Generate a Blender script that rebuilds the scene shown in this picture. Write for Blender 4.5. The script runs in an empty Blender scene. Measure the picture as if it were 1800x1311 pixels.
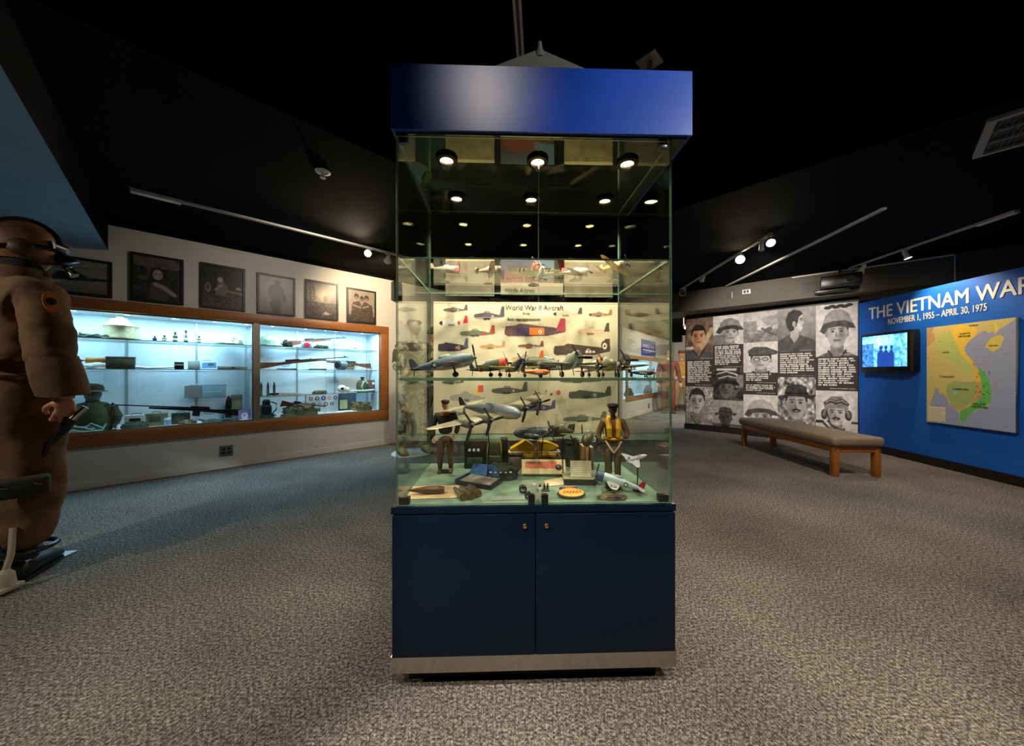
import bpy, bmesh, math, random
import numpy as np
from mathutils import Vector, Matrix, noise as mnoise
random.seed(7)
SC = bpy.context.scene
COL = SC.collection

# ------------------------------------------------------------------ camera, world, exposure
cam_d = bpy.data.cameras.new('camera')
cam_d.lens = 12.0
cam_d.sensor_width = 36.0
cam_d.clip_start = 0.02
cam = bpy.data.objects.new('camera', cam_d)
COL.objects.link(cam)
cam.location = (0, 0, 1.05)
cam.rotation_euler = (math.radians(90), 0, 0)
SC.camera = cam
SC.view_settings.view_transform = 'Standard'
SC.view_settings.look = 'None'
SC.view_settings.gamma = 1.0
SC.view_settings.use_curve_mapping = False
SC.view_settings.exposure = 0.5
SC.cycles.transparent_max_bounces = 40
SC.cycles.max_bounces = 8
SC.cycles.glossy_bounces = 5
SC.cycles.diffuse_bounces = 4
SC.cycles.use_denoising = True
SC.cycles.sample_clamp_indirect = 6.0
SC.cycles.caustics_reflective = False
SC.cycles.caustics_refractive = False
w = bpy.data.worlds.new('dim_room')
SC.world = w
w.use_nodes = True
w.node_tree.nodes['Background'].inputs[0].default_value = (0.5, 0.55, 0.6, 1)
w.node_tree.nodes['Background'].inputs[1].default_value = 0.03

WARM = (1.0, 0.78, 0.50)
NEUT = (1.0, 0.90, 0.76)
COOL = (0.42, 0.76, 1.0)

def spot(name, loc, to, power, col=WARM, angle=60, blend=0.6, size=0.03):
    d = bpy.data.lights.new(name, 'SPOT')
    d.energy = power; d.color = col; d.spot_size = math.radians(angle); d.spot_blend = blend
    d.shadow_soft_size = size
    o = bpy.data.objects.new(name, d); COL.objects.link(o)
    o.location = loc
    o.rotation_euler = (Vector(to) - Vector(loc)).to_track_quat('-Z', 'Y').to_euler()
    return o
def area(name, loc, to, power, col, sx, sy, spread=180, rz=None):
    d = bpy.data.lights.new(name, 'AREA')
    d.shape = 'RECTANGLE'; d.size = sx; d.size_y = sy; d.energy = power; d.color = col
    d.spread = math.radians(spread)
    o = bpy.data.objects.new(name, d); COL.objects.link(o)
    o.location = loc
    o.rotation_euler = (Vector(to) - Vector(loc)).to_track_quat('-Z', 'Y').to_euler() if rz is None else (0, 0, rz)
    return o

# overhead spots without fixtures: unseen lamps and added fill
spot('spot_floor_left', (-1.40, 0.0, 2.88), (-1.45, 0.8, 0), 270, NEUT, 92, 0.9, 0.03)
spot('spot_floor_right', (1.35, 0.15, 2.88), (1.8, 1.0, 0), 170, NEUT, 92, 0.9, 0.03)
spot('spot_floor_behind', (0.0, -0.6, 2.88), (0.0, 0.1, 0), 150, NEUT, 84, 0.9, 0.03)
spot('spot_left_corner', (-3.35, 0.25, 2.10), (-1.6, 1.7, 0), 60, NEUT, 85, 0.7, 0.05)
spot('spot_canopy', (2.2, -0.4, 2.86), (0.50, 1.12, 1.95), 240, (0.85, 0.93, 1.0), 17, 1.0, 0.03)
spot('fill_roof', (1.3, 0.35, 2.9), (0.15, 1.36, 2.25), 48, NEUT, 24, 0.9, 0.03)  # fill added to lift the grey case roof out of the dark
spot('spot_canopy_warm', (-0.11, -0.04, 2.88), (-0.06, 1.13, 1.98), 19, NEUT, 22, 1.0, 0.05)
spot('spot_pilot', (-1.3, -0.4, 2.88), (-2.6, 1.8, 0.6), 60, WARM, 44, 0.9, 0.03)
spot('fill_wall_left', (-1.35, 3.0, 2.43), (-2.9, 4.3, 1.2), 30, NEUT, 110, 0.9, 0.03)  # fill added under the ceiling to wash the left wall, no lamp hangs here
spot('fill_paratrooper', (-1.0, 3.3, 2.42), (-1.25, 4.5, 1.1), 45, NEUT, 80, 0.9, 0.03)  # added to brighten the paratrooper behind the glass, belongs to no track lamp
spot('spot_bench', (2.9, 2.3, 2.42), (3.5, 3.9, 0.0), 95, NEUT, 120, 0.9, 0.03)
# ------------------------------------------------------------------ helpers
PI = math.pi
def lin(c):
    c = c / 255.0
    return c / 12.92 if c <= 0.04045 else ((c + 0.055) / 1.055) ** 2.4
def L3(c): return (lin(c[0]), lin(c[1]), lin(c[2]), 1.0)
MATS = {}
def mat(name, rgb, rough=0.6, metal=0.0, vary=0.0, scale=20.0, bump=0.0, bscale=None, rgb2=None, spec=0.5, coat=0.0, stretch=None, emit=None, estr=1.0):
    """procedural principled material; rgb in sRGB 0-255; rgb2 + vary: noise mottling between two colours"""
    if name in MATS: return MATS[name]
    m = bpy.data.materials.new(name); m.use_nodes = True
    nt = m.node_tree; b = nt.nodes['Principled BSDF']
    b.inputs['Roughness'].default_value = rough
    b.inputs['Metallic'].default_value = metal
    b.inputs['Specular IOR Level'].default_value = spec
    b.inputs['Coat Weight'].default_value = coat
    c = L3(rgb); b.inputs['Base Color'].default_value = c
    tc = nt.nodes.new('ShaderNodeTexCoord'); mp = nt.nodes.new('ShaderNodeMapping')
    nt.links.new(tc.outputs['Object'], mp.inputs[0])
    if stretch: mp.inputs['Scale'].default_value = stretch
    if rgb2 is not None or vary:
        c2 = L3(rgb2) if rgb2 is not None else tuple(x * (1 - vary) for x in c[:3]) + (1,)
        n = nt.nodes.new('ShaderNodeTexNoise'); n.inputs['Scale'].default_value = scale
        n.inputs['Detail'].default_value = 5; n.inputs['Roughness'].default_value = 0.65
        r = nt.nodes.new('ShaderNodeValToRGB')
        r.color_ramp.elements[0].position = 0.36; r.color_ramp.elements[1].position = 0.64
        r.color_ramp.elements[0].color = c; r.color_ramp.elements[1].color = c2
        nt.links.new(mp.outputs[0], n.inputs[0]); nt.links.new(n.outputs['Fac'], r.inputs[0])
        nt.links.new(r.outputs[0], b.inputs['Base Color'])
    if bump:
        n2 = nt.nodes.new('ShaderNodeTexNoise'); n2.inputs['Scale'].default_value = bscale or scale
        n2.inputs['Detail'].default_value = 4
        bp = nt.nodes.new('ShaderNodeBump'); bp.inputs['Strength'].default_value = bump
        bp.inputs['Distance'].default_value = 0.01
        nt.links.new(mp.outputs[0], n2.inputs[0]); nt.links.new(n2.outputs['Fac'], bp.inputs['Height'])
        nt.links.new(bp.outputs[0], b.inputs['Normal'])
    if emit:
        b.inputs['Emission Color'].default_value = L3(emit); b.inputs['Emission Strength'].default_value = estr
    MATS[name] = m
    return m
def camo(name, cols, scale, rough=0.85):
    if name in MATS: return MATS[name]
    m = mat(name, cols[0], rough)
    nt = m.node_tree; b = nt.nodes['Principled BSDF']
    tc = nt.nodes.new('ShaderNodeTexCoord')
    n = nt.nodes.new('ShaderNodeTexNoise'); n.inputs['Scale'].default_value = scale; n.inputs['Detail'].default_value = 2
    r = nt.nodes.new('ShaderNodeValToRGB'); r.color_ramp.interpolation = 'CONSTANT'
    k = len(cols)
    while len(r.color_ramp.elements) < k: r.color_ramp.elements.new(0.5)
    for i, c in enumerate(cols):
        r.color_ramp.elements[i].position = 0 if i == 0 else 0.38 + 0.24 * (i - 1) / max(1, k - 2) if k > 2 else 0.5
        r.color_ramp.elements[i].color = L3(c)
    nt.links.new(tc.outputs['Object'], n.inputs[0]); nt.links.new(n.outputs['Fac'], r.inputs[0])
    nt.links.new(r.outputs[0], b.inputs['Base Color'])
    return m
def wood(name, rgb, rgb2, stretch=(1, 1, 1), rough=0.42):
    return mat(name, rgb, rough, rgb2=rgb2, scale=14, bump=0.05, stretch=stretch)
def glass(name, tint=(0.975, 0.99, 0.98), ior=1.55, rough=0.0, falloff=5.0):
    if name in MATS: return MATS[name]
    m = bpy.data.materials.new(name); m.use_nodes = True
    nt = m.node_tree; nt.nodes.clear()
    o = nt.nodes.new('ShaderNodeOutputMaterial'); mx = nt.nodes.new('ShaderNodeMixShader')
    t = nt.nodes.new('ShaderNodeBsdfTransparent'); g = nt.nodes.new('ShaderNodeBsdfGlossy'); f = nt.nodes.new('ShaderNodeFresnel')
    t.inputs[0].default_value = (*tint, 1); g.inputs[0].default_value = (0.95, 1, 0.97, 1); g.inputs['Roughness'].default_value = rough
    # same reflectance from both sides of the pane
    geo = nt.nodes.new('ShaderNodeNewGeometry'); lw = nt.nodes.new('ShaderNodeLayerWeight'); lw.inputs['Blend'].default_value = 0.5
    pw = nt.nodes.new('ShaderNodeMath'); pw.operation = 'POWER'; pw.inputs[1].default_value = falloff
    ma = nt.nodes.new('ShaderNodeMath'); ma.operation = 'MULTIPLY_ADD'
    r0 = ((ior - 1) / (ior + 1)) ** 2
    ma.inputs[1].default_value = 1 - r0; ma.inputs[2].default_value = r0
    nt.links.new(lw.outputs['Facing'], pw.inputs[0]); nt.links.new(pw.outputs[0], ma.inputs[0])
    nt.links.new(ma.outputs[0], mx.inputs[0]); nt.links.new(t.outputs[0], mx.inputs[1]); nt.links.new(g.outputs[0], mx.inputs[2])
    nt.links.new(mx.outputs[0], o.inputs[0])
    nt.nodes.remove(f); nt.nodes.remove(geo)
    MATS[name] = m
    return m
def emitter(name, rgb, strength):
    if name in MATS: return MATS[name]
    m = bpy.data.materials.new(name); m.use_nodes = True
    nt = m.node_tree; b = nt.nodes['Principled BSDF']
    b.inputs['Base Color'].default_value = L3(rgb); b.inputs['Emission Color'].default_value = L3(rgb)
    b.inputs['Emission Strength'].default_value = strength
    MATS[name] = m
    return m
def printmat(name='print', rough=0.45, emis=0.0, spec=0.4):
    if name in MATS: return MATS[name]
    m = bpy.data.materials.new(name); m.use_nodes = True
    nt = m.node_tree; b = nt.nodes['Principled BSDF']
    a = nt.nodes.new('ShaderNodeVertexColor'); a.layer_name = 'ink'
    nt.links.new(a.outputs[0], b.inputs['Base Color'])
    b.inputs['Roughness'].default_value = rough; b.inputs['Specular IOR Level'].default_value = spec
    if emis:
        nt.links.new(a.outputs[0], b.inputs['Emission Color']); b.inputs['Emission Strength'].default_value = emis
    MATS[name] = m
    return m

def rotz(a): return Matrix.Rotation(a, 4, 'Z')
def TR(x, y, z): return Matrix.Translation((x, y, z))
def place(loc, rx=0, ry=0, rz=0): return Matrix.Translation(loc) @ Matrix.Rotation(rz, 4, 'Z') @ Matrix.Rotation(ry, 4, 'Y') @ Matrix.Rotation(rx, 4, 'X')

class MB:
    """collects shapes, then links them as ONE mesh object"""
    def __init__(s): s.v = []; s.f = []; s.mi = []; s.sm = []
    def add(s, vs, fs, M=None, mi=0, sm=False):
        o = len(s.v)
        s.v += [tuple(M @ Vector(p)) if M is not None else tuple(p) for p in vs]
        for f in fs: s.f.append([i + o for i in f]); s.mi.append(mi); s.sm.append(sm)
        return s
    def box(s, x0, x1, y0, y1, z0, z1, M=None, mi=0):
        vs = [(x, y, z) for z in (z0, z1) for y in (y0, y1) for x in (x0, x1)]
        return s.add(vs, [(0, 2, 3, 1), (4, 5, 7, 6), (0, 1, 5, 4), (2, 6, 7, 3), (0, 4, 6, 2), (1, 3, 7, 5)], M, mi)
    def bbox(s, x0, x1, y0, y1, z0, z1, b=0.005, M=None, mi=0, seg=2):
        bm = bmesh.new(); bmesh.ops.create_cube(bm, size=1)
        for v in bm.verts:
            v.co = ((x0 + x1) / 2 + v.co.x * (x1 - x0), (y0 + y1) / 2 + v.co.y * (y1 - y0), (z0 + z1) / 2 + v.co.z * (z1 - z0))
        b = min(b, 0.49 * min(abs(x1 - x0), abs(y1 - y0), abs(z1 - z0)))
        bmesh.ops.bevel(bm, geom=bm.edges[:], offset=b, segments=seg, affect='EDGES', profile=0.5)
        return s.bm(bm, M, mi, seg > 1)
    def bm(s, bm, M=None, mi=0, sm=False):
        bm.verts.index_update()
        s.add([v.co.copy() for v in bm.verts], [[v.index for v in f.verts] for f in bm.faces], M, mi, sm); bm.free()
        return s
    def lathe(s, prof, n=24, M=None, mi=0, sm=True, sx=1, sy=1, cap=True):
        """profile [(r,z)...] around z"""
        vs = []; fs = []
        for r, z in prof:
            for k in range(n):
                a = 2 * PI * k / n; vs.append((r * sx * math.cos(a), r * sy * math.sin(a), z))
        m = len(prof)
        for j in range(m - 1):
            for k in range(n):
                a = j * n + k; b = j * n + (k + 1) % n
                fs.append((a, b, b + n, a + n))
        if cap and prof[0][0] > 1e-6: fs.append(tuple(reversed(range(n))))
        if cap and prof[-1][0] > 1e-6: fs.append(tuple((m - 1) * n + k for k in range(n)))
        return s.add(vs, fs, M, mi, sm)
    def cyl(s, p, q, r, n=16, r2=None, mi=0, sm=True):
        p = Vector(p); q = Vector(q); d = q - p; L = d.length
        M = Matrix.Translation(p) @ d.to_track_quat('Z', 'Y').to_matrix().to_4x4()
        return s.lathe([(0, 0), (r, 0), (r if r2 is None else r2, L), (0, L)], n, M, mi, sm)
    def tube(s, pts, r, n=8, mi=0):
        pts = [Vector(p) for p in pts]; vs = []; fs = []
        for i, p in enumerate(pts):
            d = (pts[min(i + 1, len(pts) - 1)] - pts[max(i - 1, 0)]).normalized()
            q = d.to_track_quat('Z', 'Y'); rr = r[i] if isinstance(r, (list, tuple)) else r
            for k in range(n):
                a = 2 * PI * k / n; vs.append(p + q @ Vector((rr * math.cos(a), rr * math.sin(a), 0)))
        for i in range(len(pts) - 1):
            for k in range(n):
                a = i * n + k; b = i * n + (k + 1) % n; fs.append((a, b, b + n, a + n))
        fs.append(tuple(reversed(range(n)))); fs.append(tuple((len(pts) - 1) * n + k for k in range(n)))
        return s.add(vs, fs, None, mi, True)
    def sph(s, c, rx, ry=None, rz=None, n=16, m=10, M=None, mi=0):
        ry = rx if ry is None else ry; rz = rx if rz is None else rz
        pr = [(math.sin(PI * j / m), -math.cos(PI * j / m)) for j in range(m + 1)]
        pr[0] = (0, -1); pr[-1] = (0, 1)
        T = Matrix.Translation(c) @ Matrix.Diagonal((rx, ry, rz, 1))
        return s.lathe(pr, n, (M @ T) if M is not None else T, mi)
    def prism(s, poly, z0, z1, M=None, mi=0):
        """poly in xy extruded in z"""
        n = len(poly)
        vs = [(x, y, z0) for x, y in poly] + [(x, y, z1) for x, y in poly]
        fs = [tuple(reversed(range(n))), tuple(range(n, 2 * n))] + [(i, (i + 1) % n, n + (i + 1) % n, n + i) for i in range(n)]
        return s.add(vs, fs, M, mi)
    def prismy(s, poly, y0, y1, M=None, mi=0):
        """poly in xz extruded in y"""
        n = len(poly)
        vs = [(x, y0, z) for x, z in poly] + [(x, y1, z) for x, z in poly]
        fs = [tuple(range(n)), tuple(reversed(range(n, 2 * n)))] + [(i, n + i, n + (i + 1) % n, (i + 1) % n) for i in range(n)]
        return s.add(vs, fs, M, mi)
    def loft(s, rings, M=None, mi=0, cap=True):
        n = len(rings[0]); vs = [p for r in rings for p in r]; fs = []
        for j in range(len(rings) - 1):
            for k in range(n):
                a = j * n + k; b = j * n + (k + 1) % n; fs.append((a, b, b + n, a + n))
        if cap: fs.append(tuple(reversed(range(n)))); fs.append(tuple((len(rings) - 1) * n + k for k in range(n)))
        return s.add(vs, fs, M, mi, True)
    def build(s, name, m, parent=None, loc=None):
        me = bpy.data.meshes.new(name)
        me.from_pydata(s.v, [], s.f)
        ms = m if isinstance(m, (list, tuple)) else [m]
        for x in ms: me.materials.append(x)
        me.polygons.foreach_set('material_index', s.mi); me.polygons.foreach_set('use_smooth', s.sm)
        bm = bmesh.new(); bm.from_mesh(me); bmesh.ops.recalc_face_normals(bm, faces=bm.faces[:])
        for e in bm.edges:
            if len(e.link_faces) == 2 and e.calc_face_angle(0) > 0.7: e.smooth = False
        bm.to_mesh(me); bm.free()
        o = bpy.data.objects.new(name, me); COL.objects.link(o)
        if parent is not None: o.parent = parent
        if loc is not None: o.location = loc
        return o

def tag(o, label=None, cat=None, group=None, kind=None):
    if label: o['label'] = label
    if cat: o['category'] = cat
    if group: o['group'] = group
    if kind: o['kind'] = kind
    return o
def thing(name, label, cat, loc=(0, 0, 0), rz=0, group=None, rx=0, ry=0):
    o = bpy.data.objects.new(name, None); COL.objects.link(o)
    o.empty_display_size = 0.05
    o.matrix_world = place(loc, rx, ry, rz)
    return tag(o, label, cat, group)
def struct(o): o['kind'] = 'structure'; return o
def children(o): return [c for c in bpy.data.objects if c.parent == o]
def dup(root, loc=None, rz=None, label=None, group=None):
    def cp(o, parent):
        c = o.copy(); COL.objects.link(c)
        if parent is not None: c.parent = parent
        for ch in children(o): cp(ch, c)
        return c
    r = cp(root, None)
    if loc is not None: r.location = loc
    if rz is not None: r.rotation_euler = (0, 0, rz)
    if label: r['label'] = label
    if group: r['group'] = group
    return r

# ------------------------------------------------------------------ painting of printed things (posters, photographs)
class Cv:
    def __init__(s, w, h, bg=(200, 200, 200)):
        s.w, s.h = w, h
        s.a = np.empty((h, w, 3)); s.a[:] = bg
        s.X, s.Y = np.meshgrid((np.arange(w) + .5) / w, (np.arange(h) + .5) / h)
        s.asp = w / h
    def _put(s, m, col, op=1.0):
        m = (m * op)[..., None]; s.a = s.a * (1 - m) + np.array(col, float) * m; return s
    def rect(s, x0, x1, y0, y1, col, op=1.0): return s._put(((s.X > x0) & (s.X < x1) & (s.Y > y0) & (s.Y < y1)).astype(float), col, op)
    def ell(s, cx, cy, rx, ry, col, rot=0, op=1.0, soft=0.0):
        dx = (s.X - cx) * s.asp; dy = s.Y - cy; rx = rx * s.asp
        c, n = math.cos(rot), math.sin(rot)
        d = np.sqrt(((dx * c + dy * n) / rx) ** 2 + ((-dx * n + dy * c) / ry) ** 2)
        m = np.clip((1 - d) / soft, 0, 1) if soft else np.clip((1 - d) * min(rx, ry) * s.h + .5, 0, 1)
        return s._put(m, col, op)
    def poly(s, pts, col, op=1.0):
        m = np.zeros(s.X.shape, bool); n = len(pts)
        for i in range(n):
            x0, y0 = pts[i]; x1, y1 = pts[(i + 1) % n]
            if y0 == y1: continue
            c = ((s.Y > y0) != (s.Y > y1)) & (s.X < (x1 - x0) * (s.Y - y0) / (y1 - y0) + x0)
            m ^= c
        return s._put(m.astype(float), col, op)
    def line(s, pts, wd, col, op=1.0):
        m = np.zeros(s.X.shape)
        for (x0, y0), (x1, y1) in zip(pts[:-1], pts[1:]):
            dx = (x1 - x0) * s.asp; dy = y1 - y0; L = dx * dx + dy * dy + 1e-12
            px = (s.X - x0) * s.asp; py = s.Y - y0
            t = np.clip((px * dx + py * dy) / L, 0, 1)
            d = np.hypot(px - t * dx, py - t * dy)
            m = np.maximum(m, np.clip((wd / 2 - d) * s.h + .5, 0, 1))
        return s._put(m, col, op)
    def noise(s, amt, cell=1, seed=1, y0=0, y1=1, x0=0, x1=1):
        r = np.random.RandomState(seed); hh, ww = s.h // cell + 2, s.w // cell + 2
        n = r.randn(hh, ww)
        n = np.kron(n, np.ones((cell, cell)))[:s.h, :s.w]
        if cell > 1:
            for _ in range(2):
                n = (n + np.roll(n, cell // 2, 0) + np.roll(n, -(cell // 2), 0) + np.roll(n, cell // 2, 1) + np.roll(n, -(cell // 2), 1)) / 5
            n *= 1.8
        m = ((s.Y >= y0) & (s.Y <= y1) & (s.X >= x0) & (s.X <= x1))
        s.a += (n * m)[..., None] * amt; return s
    def grad(s, y0, y1, c0, c1):
        t = np.clip((s.Y - y0) / (y1 - y0), 0, 1)[..., None]; m = ((s.Y >= y0) & (s.Y <= y1))[..., None]
        s.a = np.where(m, np.array(c0) * (1 - t) + np.array(c1) * t, s.a); return s
    def blur(s, k=1):
        for _ in range(k):
            p = np.pad(s.a, ((1, 1), (1, 1), (0, 0)), 'edge')
            s.a = (p[1:-1, 1:-1] * 2 + p[:-2, 1:-1] + p[2:, 1:-1] + p[1:-1, :-2] + p[1:-1, 2:]) / 6
        return s
    def glyphs(s, x0, x1, y0, y1, rows, col, seed=1, ragged=0.25, fill=0.62, last=0.5):
        """rows of bold word shapes as the far too small lettering shows them"""
        r = random.Random(seed); ph = (y1 - y0) / rows
        for i in range(rows):
            yt = y1 - i * ph; yb = yt - ph * fill
            x = x0; end = x0 + (x1 - x0) * (last if i == rows - 1 else 1 - r.random() * ragged)
            while x < end:
                wl = r.randint(2, 8); cw = ph * 0.62 / s.asp
                for k in range(wl):
                    if x + cw * .8 > end + cw: break
                    s.rect(x, x + cw * 0.86, yb, yt, col)
                    if r.random() < .5: s.rect(x + cw * .3, x + cw * .6, yb + (yt - yb) * .35, yb + (yt - yb) * .7, (60, 52, 48), .7)
                    x += cw
                x += cw * .8
        return s

def printed(name, cv, w, h, parent=None, M=None, m=None, thick=0.004, back=None):
    """a printed sheet: front face at local y=0 looking to -y, x 0..w, z 0..h, with its own thickness behind"""
    W, H = cv.w, cv.h
    xs = np.linspace(0, w, W); zs = np.linspace(0, h, H)
    gx, gz = np.meshgrid(xs, zs)
    co = np.stack([gx, np.zeros_like(gx), gz], -1).reshape(-1, 3)
    i = (np.arange(H - 1)[:, None] * W + np.arange(W - 1)[None, :]).reshape(-1)
    q = np.stack([i, i + 1, i + 1 + W, i + W], 1)
    n0 = len(co)
    cor = np.array([[0, 0, 0], [w, 0, 0], [w, 0, h], [0, 0, h], [0, thick, 0], [w, thick, 0], [w, thick, h], [0, thick, h]], float)
    co = np.concatenate([co, cor])
    extra = [(1, 0, 4, 5), (2, 1, 5, 6), (3, 2, 6, 7), (0, 3, 7, 4), (5, 4, 7, 6)]
    q = np.concatenate([q, np.array(extra) + n0])
    if M is not None:
        R = np.array(M.to_3x3()); co = co @ R.T + np.array(M.translation)
    me = bpy.data.meshes.new(name)
    me.vertices.add(len(co)); me.vertices.foreach_set('co', co.reshape(-1))
    me.loops.add(len(q) * 4); me.loops.foreach_set('vertex_index', q.reshape(-1).astype(np.int32))
    me.polygons.add(len(q)); me.polygons.foreach_set('loop_start', np.arange(len(q), dtype=np.int32) * 4)
    me.update(calc_edges=True)
    a = np.clip(cv.a, 0, 255) / 255.0
    a = np.where(a <= 0.04045, a / 12.92, ((a + 0.055) / 1.055) ** 2.4).reshape(-1, 3)
    edge = a.mean(0) if back is None else np.array(L3(back)[:3])
    a = np.concatenate([a, np.tile(edge, (8, 1))]); a = np.concatenate([a, np.ones((len(a), 1))], 1)
    at = me.color_attributes.new('ink', 'FLOAT_COLOR', 'POINT'); at.data.foreach_set('color', a.reshape(-1))
    me.materials.append(m or printmat())
    o = bpy.data.objects.new(name, me); COL.objects.link(o)
    if parent is not None: o.parent = parent
    return o
def lettering(name, body, size, m, parent, M, bold=0.0, ex=0.002, align='LEFT', xs=1.0, heavy=0.0):
    c = bpy.data.curves.new(name, 'FONT'); c.body = body; c.size = size; c.extrude = ex; c.offset = bold * size
    c.align_x = align
    o = bpy.data.objects.new(name, c); COL.objects.link(o)
    bpy.context.view_layer.update()
    me = bpy.data.meshes.new_from_object(o.evaluated_get(bpy.context.evaluated_depsgraph_get()))
    bpy.data.objects.remove(o)
    if heavy:      # thickened strokes: the same outlines repeated a hair apart
        b2 = bmesh.new()
        for k, (dx, dy) in enumerate(((0, 0), (heavy, 0), (-heavy, 0), (heavy * .5, heavy * .55), (-heavy * .5, -heavy * .55))):
            m2 = me.copy(); m2.transform(TR(dx * size, dy * size, k * .0002)); b2.from_mesh(m2); bpy.data.meshes.remove(m2)
        b2.to_mesh(me); b2.free()
    me.transform(Matrix.Diagonal((xs, 1, 1, 1)))
    me.transform(Matrix.Rotation(PI / 2, 4, 'X')); me.transform(M)
    me.materials.clear(); me.materials.append(m)
    o = bpy.data.objects.new(name, me); COL.objects.link(o); o.parent = parent
    return o
# ------------------------------------------------------------------ materials of the setting
M_carpet = None
def carpet():
    m = mat('carpet', (92, 86, 80), 0.95, spec=0.15)
    nt = m.node_tree; b = nt.nodes['Principled BSDF']
    tc = nt.nodes.new('ShaderNodeTexCoord')
    n = nt.nodes.new('ShaderNodeTexNoise'); n.inputs['Scale'].default_value = 170; n.inputs['Detail'].default_value = 6; n.inputs['Roughness'].default_value = .92
    n2 = nt.nodes.new('ShaderNodeTexNoise'); n2.inputs['Scale'].default_value = 1.6; n2.inputs['Detail'].default_value = 4
    r = nt.nodes.new('ShaderNodeValToRGB')
    e = r.color_ramp.elements
    e[0].position = .41; e[0].color = L3((46, 44, 43)); e[1].position = .60; e[1].color = L3((206, 195, 181))
    x = e.new(.48); x.color = L3((82, 77, 72)); x = e.new(.53); x.color = L3((146, 137, 126))
    mx = nt.nodes.new('ShaderNodeMixRGB'); mx.blend_type = 'MULTIPLY'; mx.inputs[0].default_value = 1
    r2 = nt.nodes.new('ShaderNodeValToRGB'); r2.color_ramp.elements[0].position = .3; r2.color_ramp.elements[0].color = (.62, .62, .62, 1)
    r2.color_ramp.elements[1].position = .7
    bp = nt.nodes.new('ShaderNodeBump'); bp.inputs['Strength'].default_value = .25; bp.inputs['Distance'].default_value = .003
    nt.links.new(tc.outputs['Object'], n.inputs[0]); nt.links.new(tc.outputs['Object'], n2.inputs[0])
    n3 = nt.nodes.new('ShaderNodeTexNoise'); n3.inputs['Scale'].default_value = 84; n3.inputs['Detail'].default_value = 3; n3.inputs['Roughness'].default_value = .8
    m1 = nt.nodes.new('ShaderNodeMath'); m1.operation = 'MULTIPLY'; m1.inputs[1].default_value = .62
    m2 = nt.nodes.new('ShaderNodeMath'); m2.operation = 'MULTIPLY_ADD'; m2.inputs[1].default_value = .38
    nt.links.new(tc.outputs['Object'], n3.inputs[0]); nt.links.new(n.outputs['Fac'], m1.inputs[0]); nt.links.new(n3.outputs['Fac'], m2.inputs[0]); nt.links.new(m1.outputs[0], m2.inputs[2])
    nt.links.new(m2.outputs[0], r.inputs[0]); nt.links.new(n2.outputs['Fac'], r2.inputs[0])
    nt.links.new(r.outputs[0], mx.inputs[1]); nt.links.new(r2.outputs[0], mx.inputs[2]); nt.links.new(mx.outputs[0], b.inputs['Base Color'])
    nt.links.new(n.outputs['Fac'], bp.inputs['Height']); nt.links.new(bp.outputs[0], b.inputs['Normal'])
    return m
M_ceil = mat('black_ceiling_paint', (10, 12, 14), 0.95, spec=.08, vary=.25, scale=6, bump=.15, bscale=60)
M_white = mat('white_wall_paint', (206, 202, 194), 0.7, vary=.04, scale=3)
M_soff_spill = mat('soffit_light_spill', (134, 176, 204), 0.85, vary=.15, scale=7, bump=.1, bscale=50)  # blue light spilling from the wall case is put into this colour
M_beam = mat('bulkhead_paint', (92, 86, 72), 0.7, vary=.1, scale=5)
M_black = mat('black_paint', (14, 14, 15), 0.5)
M_blue = mat('blue_wall_paint', (12, 96, 200), 0.55, vary=.05, scale=3)
M_trimw = mat('white_trim_paint', (215, 212, 205), 0.5)
M_oak = wood('oak', (168, 106, 52), (132, 78, 34), (1, 1, 14))
M_oakh = wood('oak_rail', (168, 106, 52), (132, 78, 34), (1, 14, 14))
M_glass = glass('clear_glass')
M_sglass = glass('shelf_glass', (0.97, 0.99, 0.975), 1.4, 0.0, 8.0)
M_wglass = glass('window_glass', (0.97, 0.99, 0.99))
M_edge = mat('glass_edge', (116, 146, 118), 0.25, spec=.8, vary=.3, scale=30)
M_chrome = mat('brushed_steel', (190, 186, 176), 0.22, 1.0)
M_track = mat('track_paint', (222, 220, 214), 0.4)
M_blackpl = mat('black_plastic', (18, 18, 20), 0.35)

E1 = Vector((.716, .698, 0)); E2 = Vector((.698, -.716, 0)); RA = math.atan2(.698, .716)
def AB(a, b, z): return tuple(E1 * a + E2 * b + Vector((0, 0, z)))
RM = Matrix(((E1.x, -E2.x, 0, 0), (E1.y, -E2.y, 0, 0), (0, 0, 1, 0), (0, 0, 0, 1)))   # local x along the left wall, local y into it
P0 = Vector((-4.003, 2.965, 0))
A0 = P0.dot(E1); B0 = P0.dot(E2)
def abox(mb, a0, a1, b0, b1, z0, z1): return mb.box(a0, a1, -b1, -b0, z0, z1, RM)

struct(MB().box(-9, 14, -6, 18, -.1, 0).build('floor', carpet()))
mb = MB(); CE = 2.47; CT = 2.94; AL = 3.105; BL = -2.2
abox(mb, AL, 16, -12, 12, CE, CE + .6); abox(mb, -9, AL, -12, BL, CE, CE + .6); abox(mb, -9, AL, BL, 12, CT, CT + .12)
struct(mb.build('ceiling', M_ceil))
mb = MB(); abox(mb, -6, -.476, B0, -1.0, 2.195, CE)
mb.mi[0] = 1  # only the underside takes the painted light spill, the sides stay ceiling black
o = mb.build('ceiling_soffit', [M_ceil, M_soff_spill]); struct(o)
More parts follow.
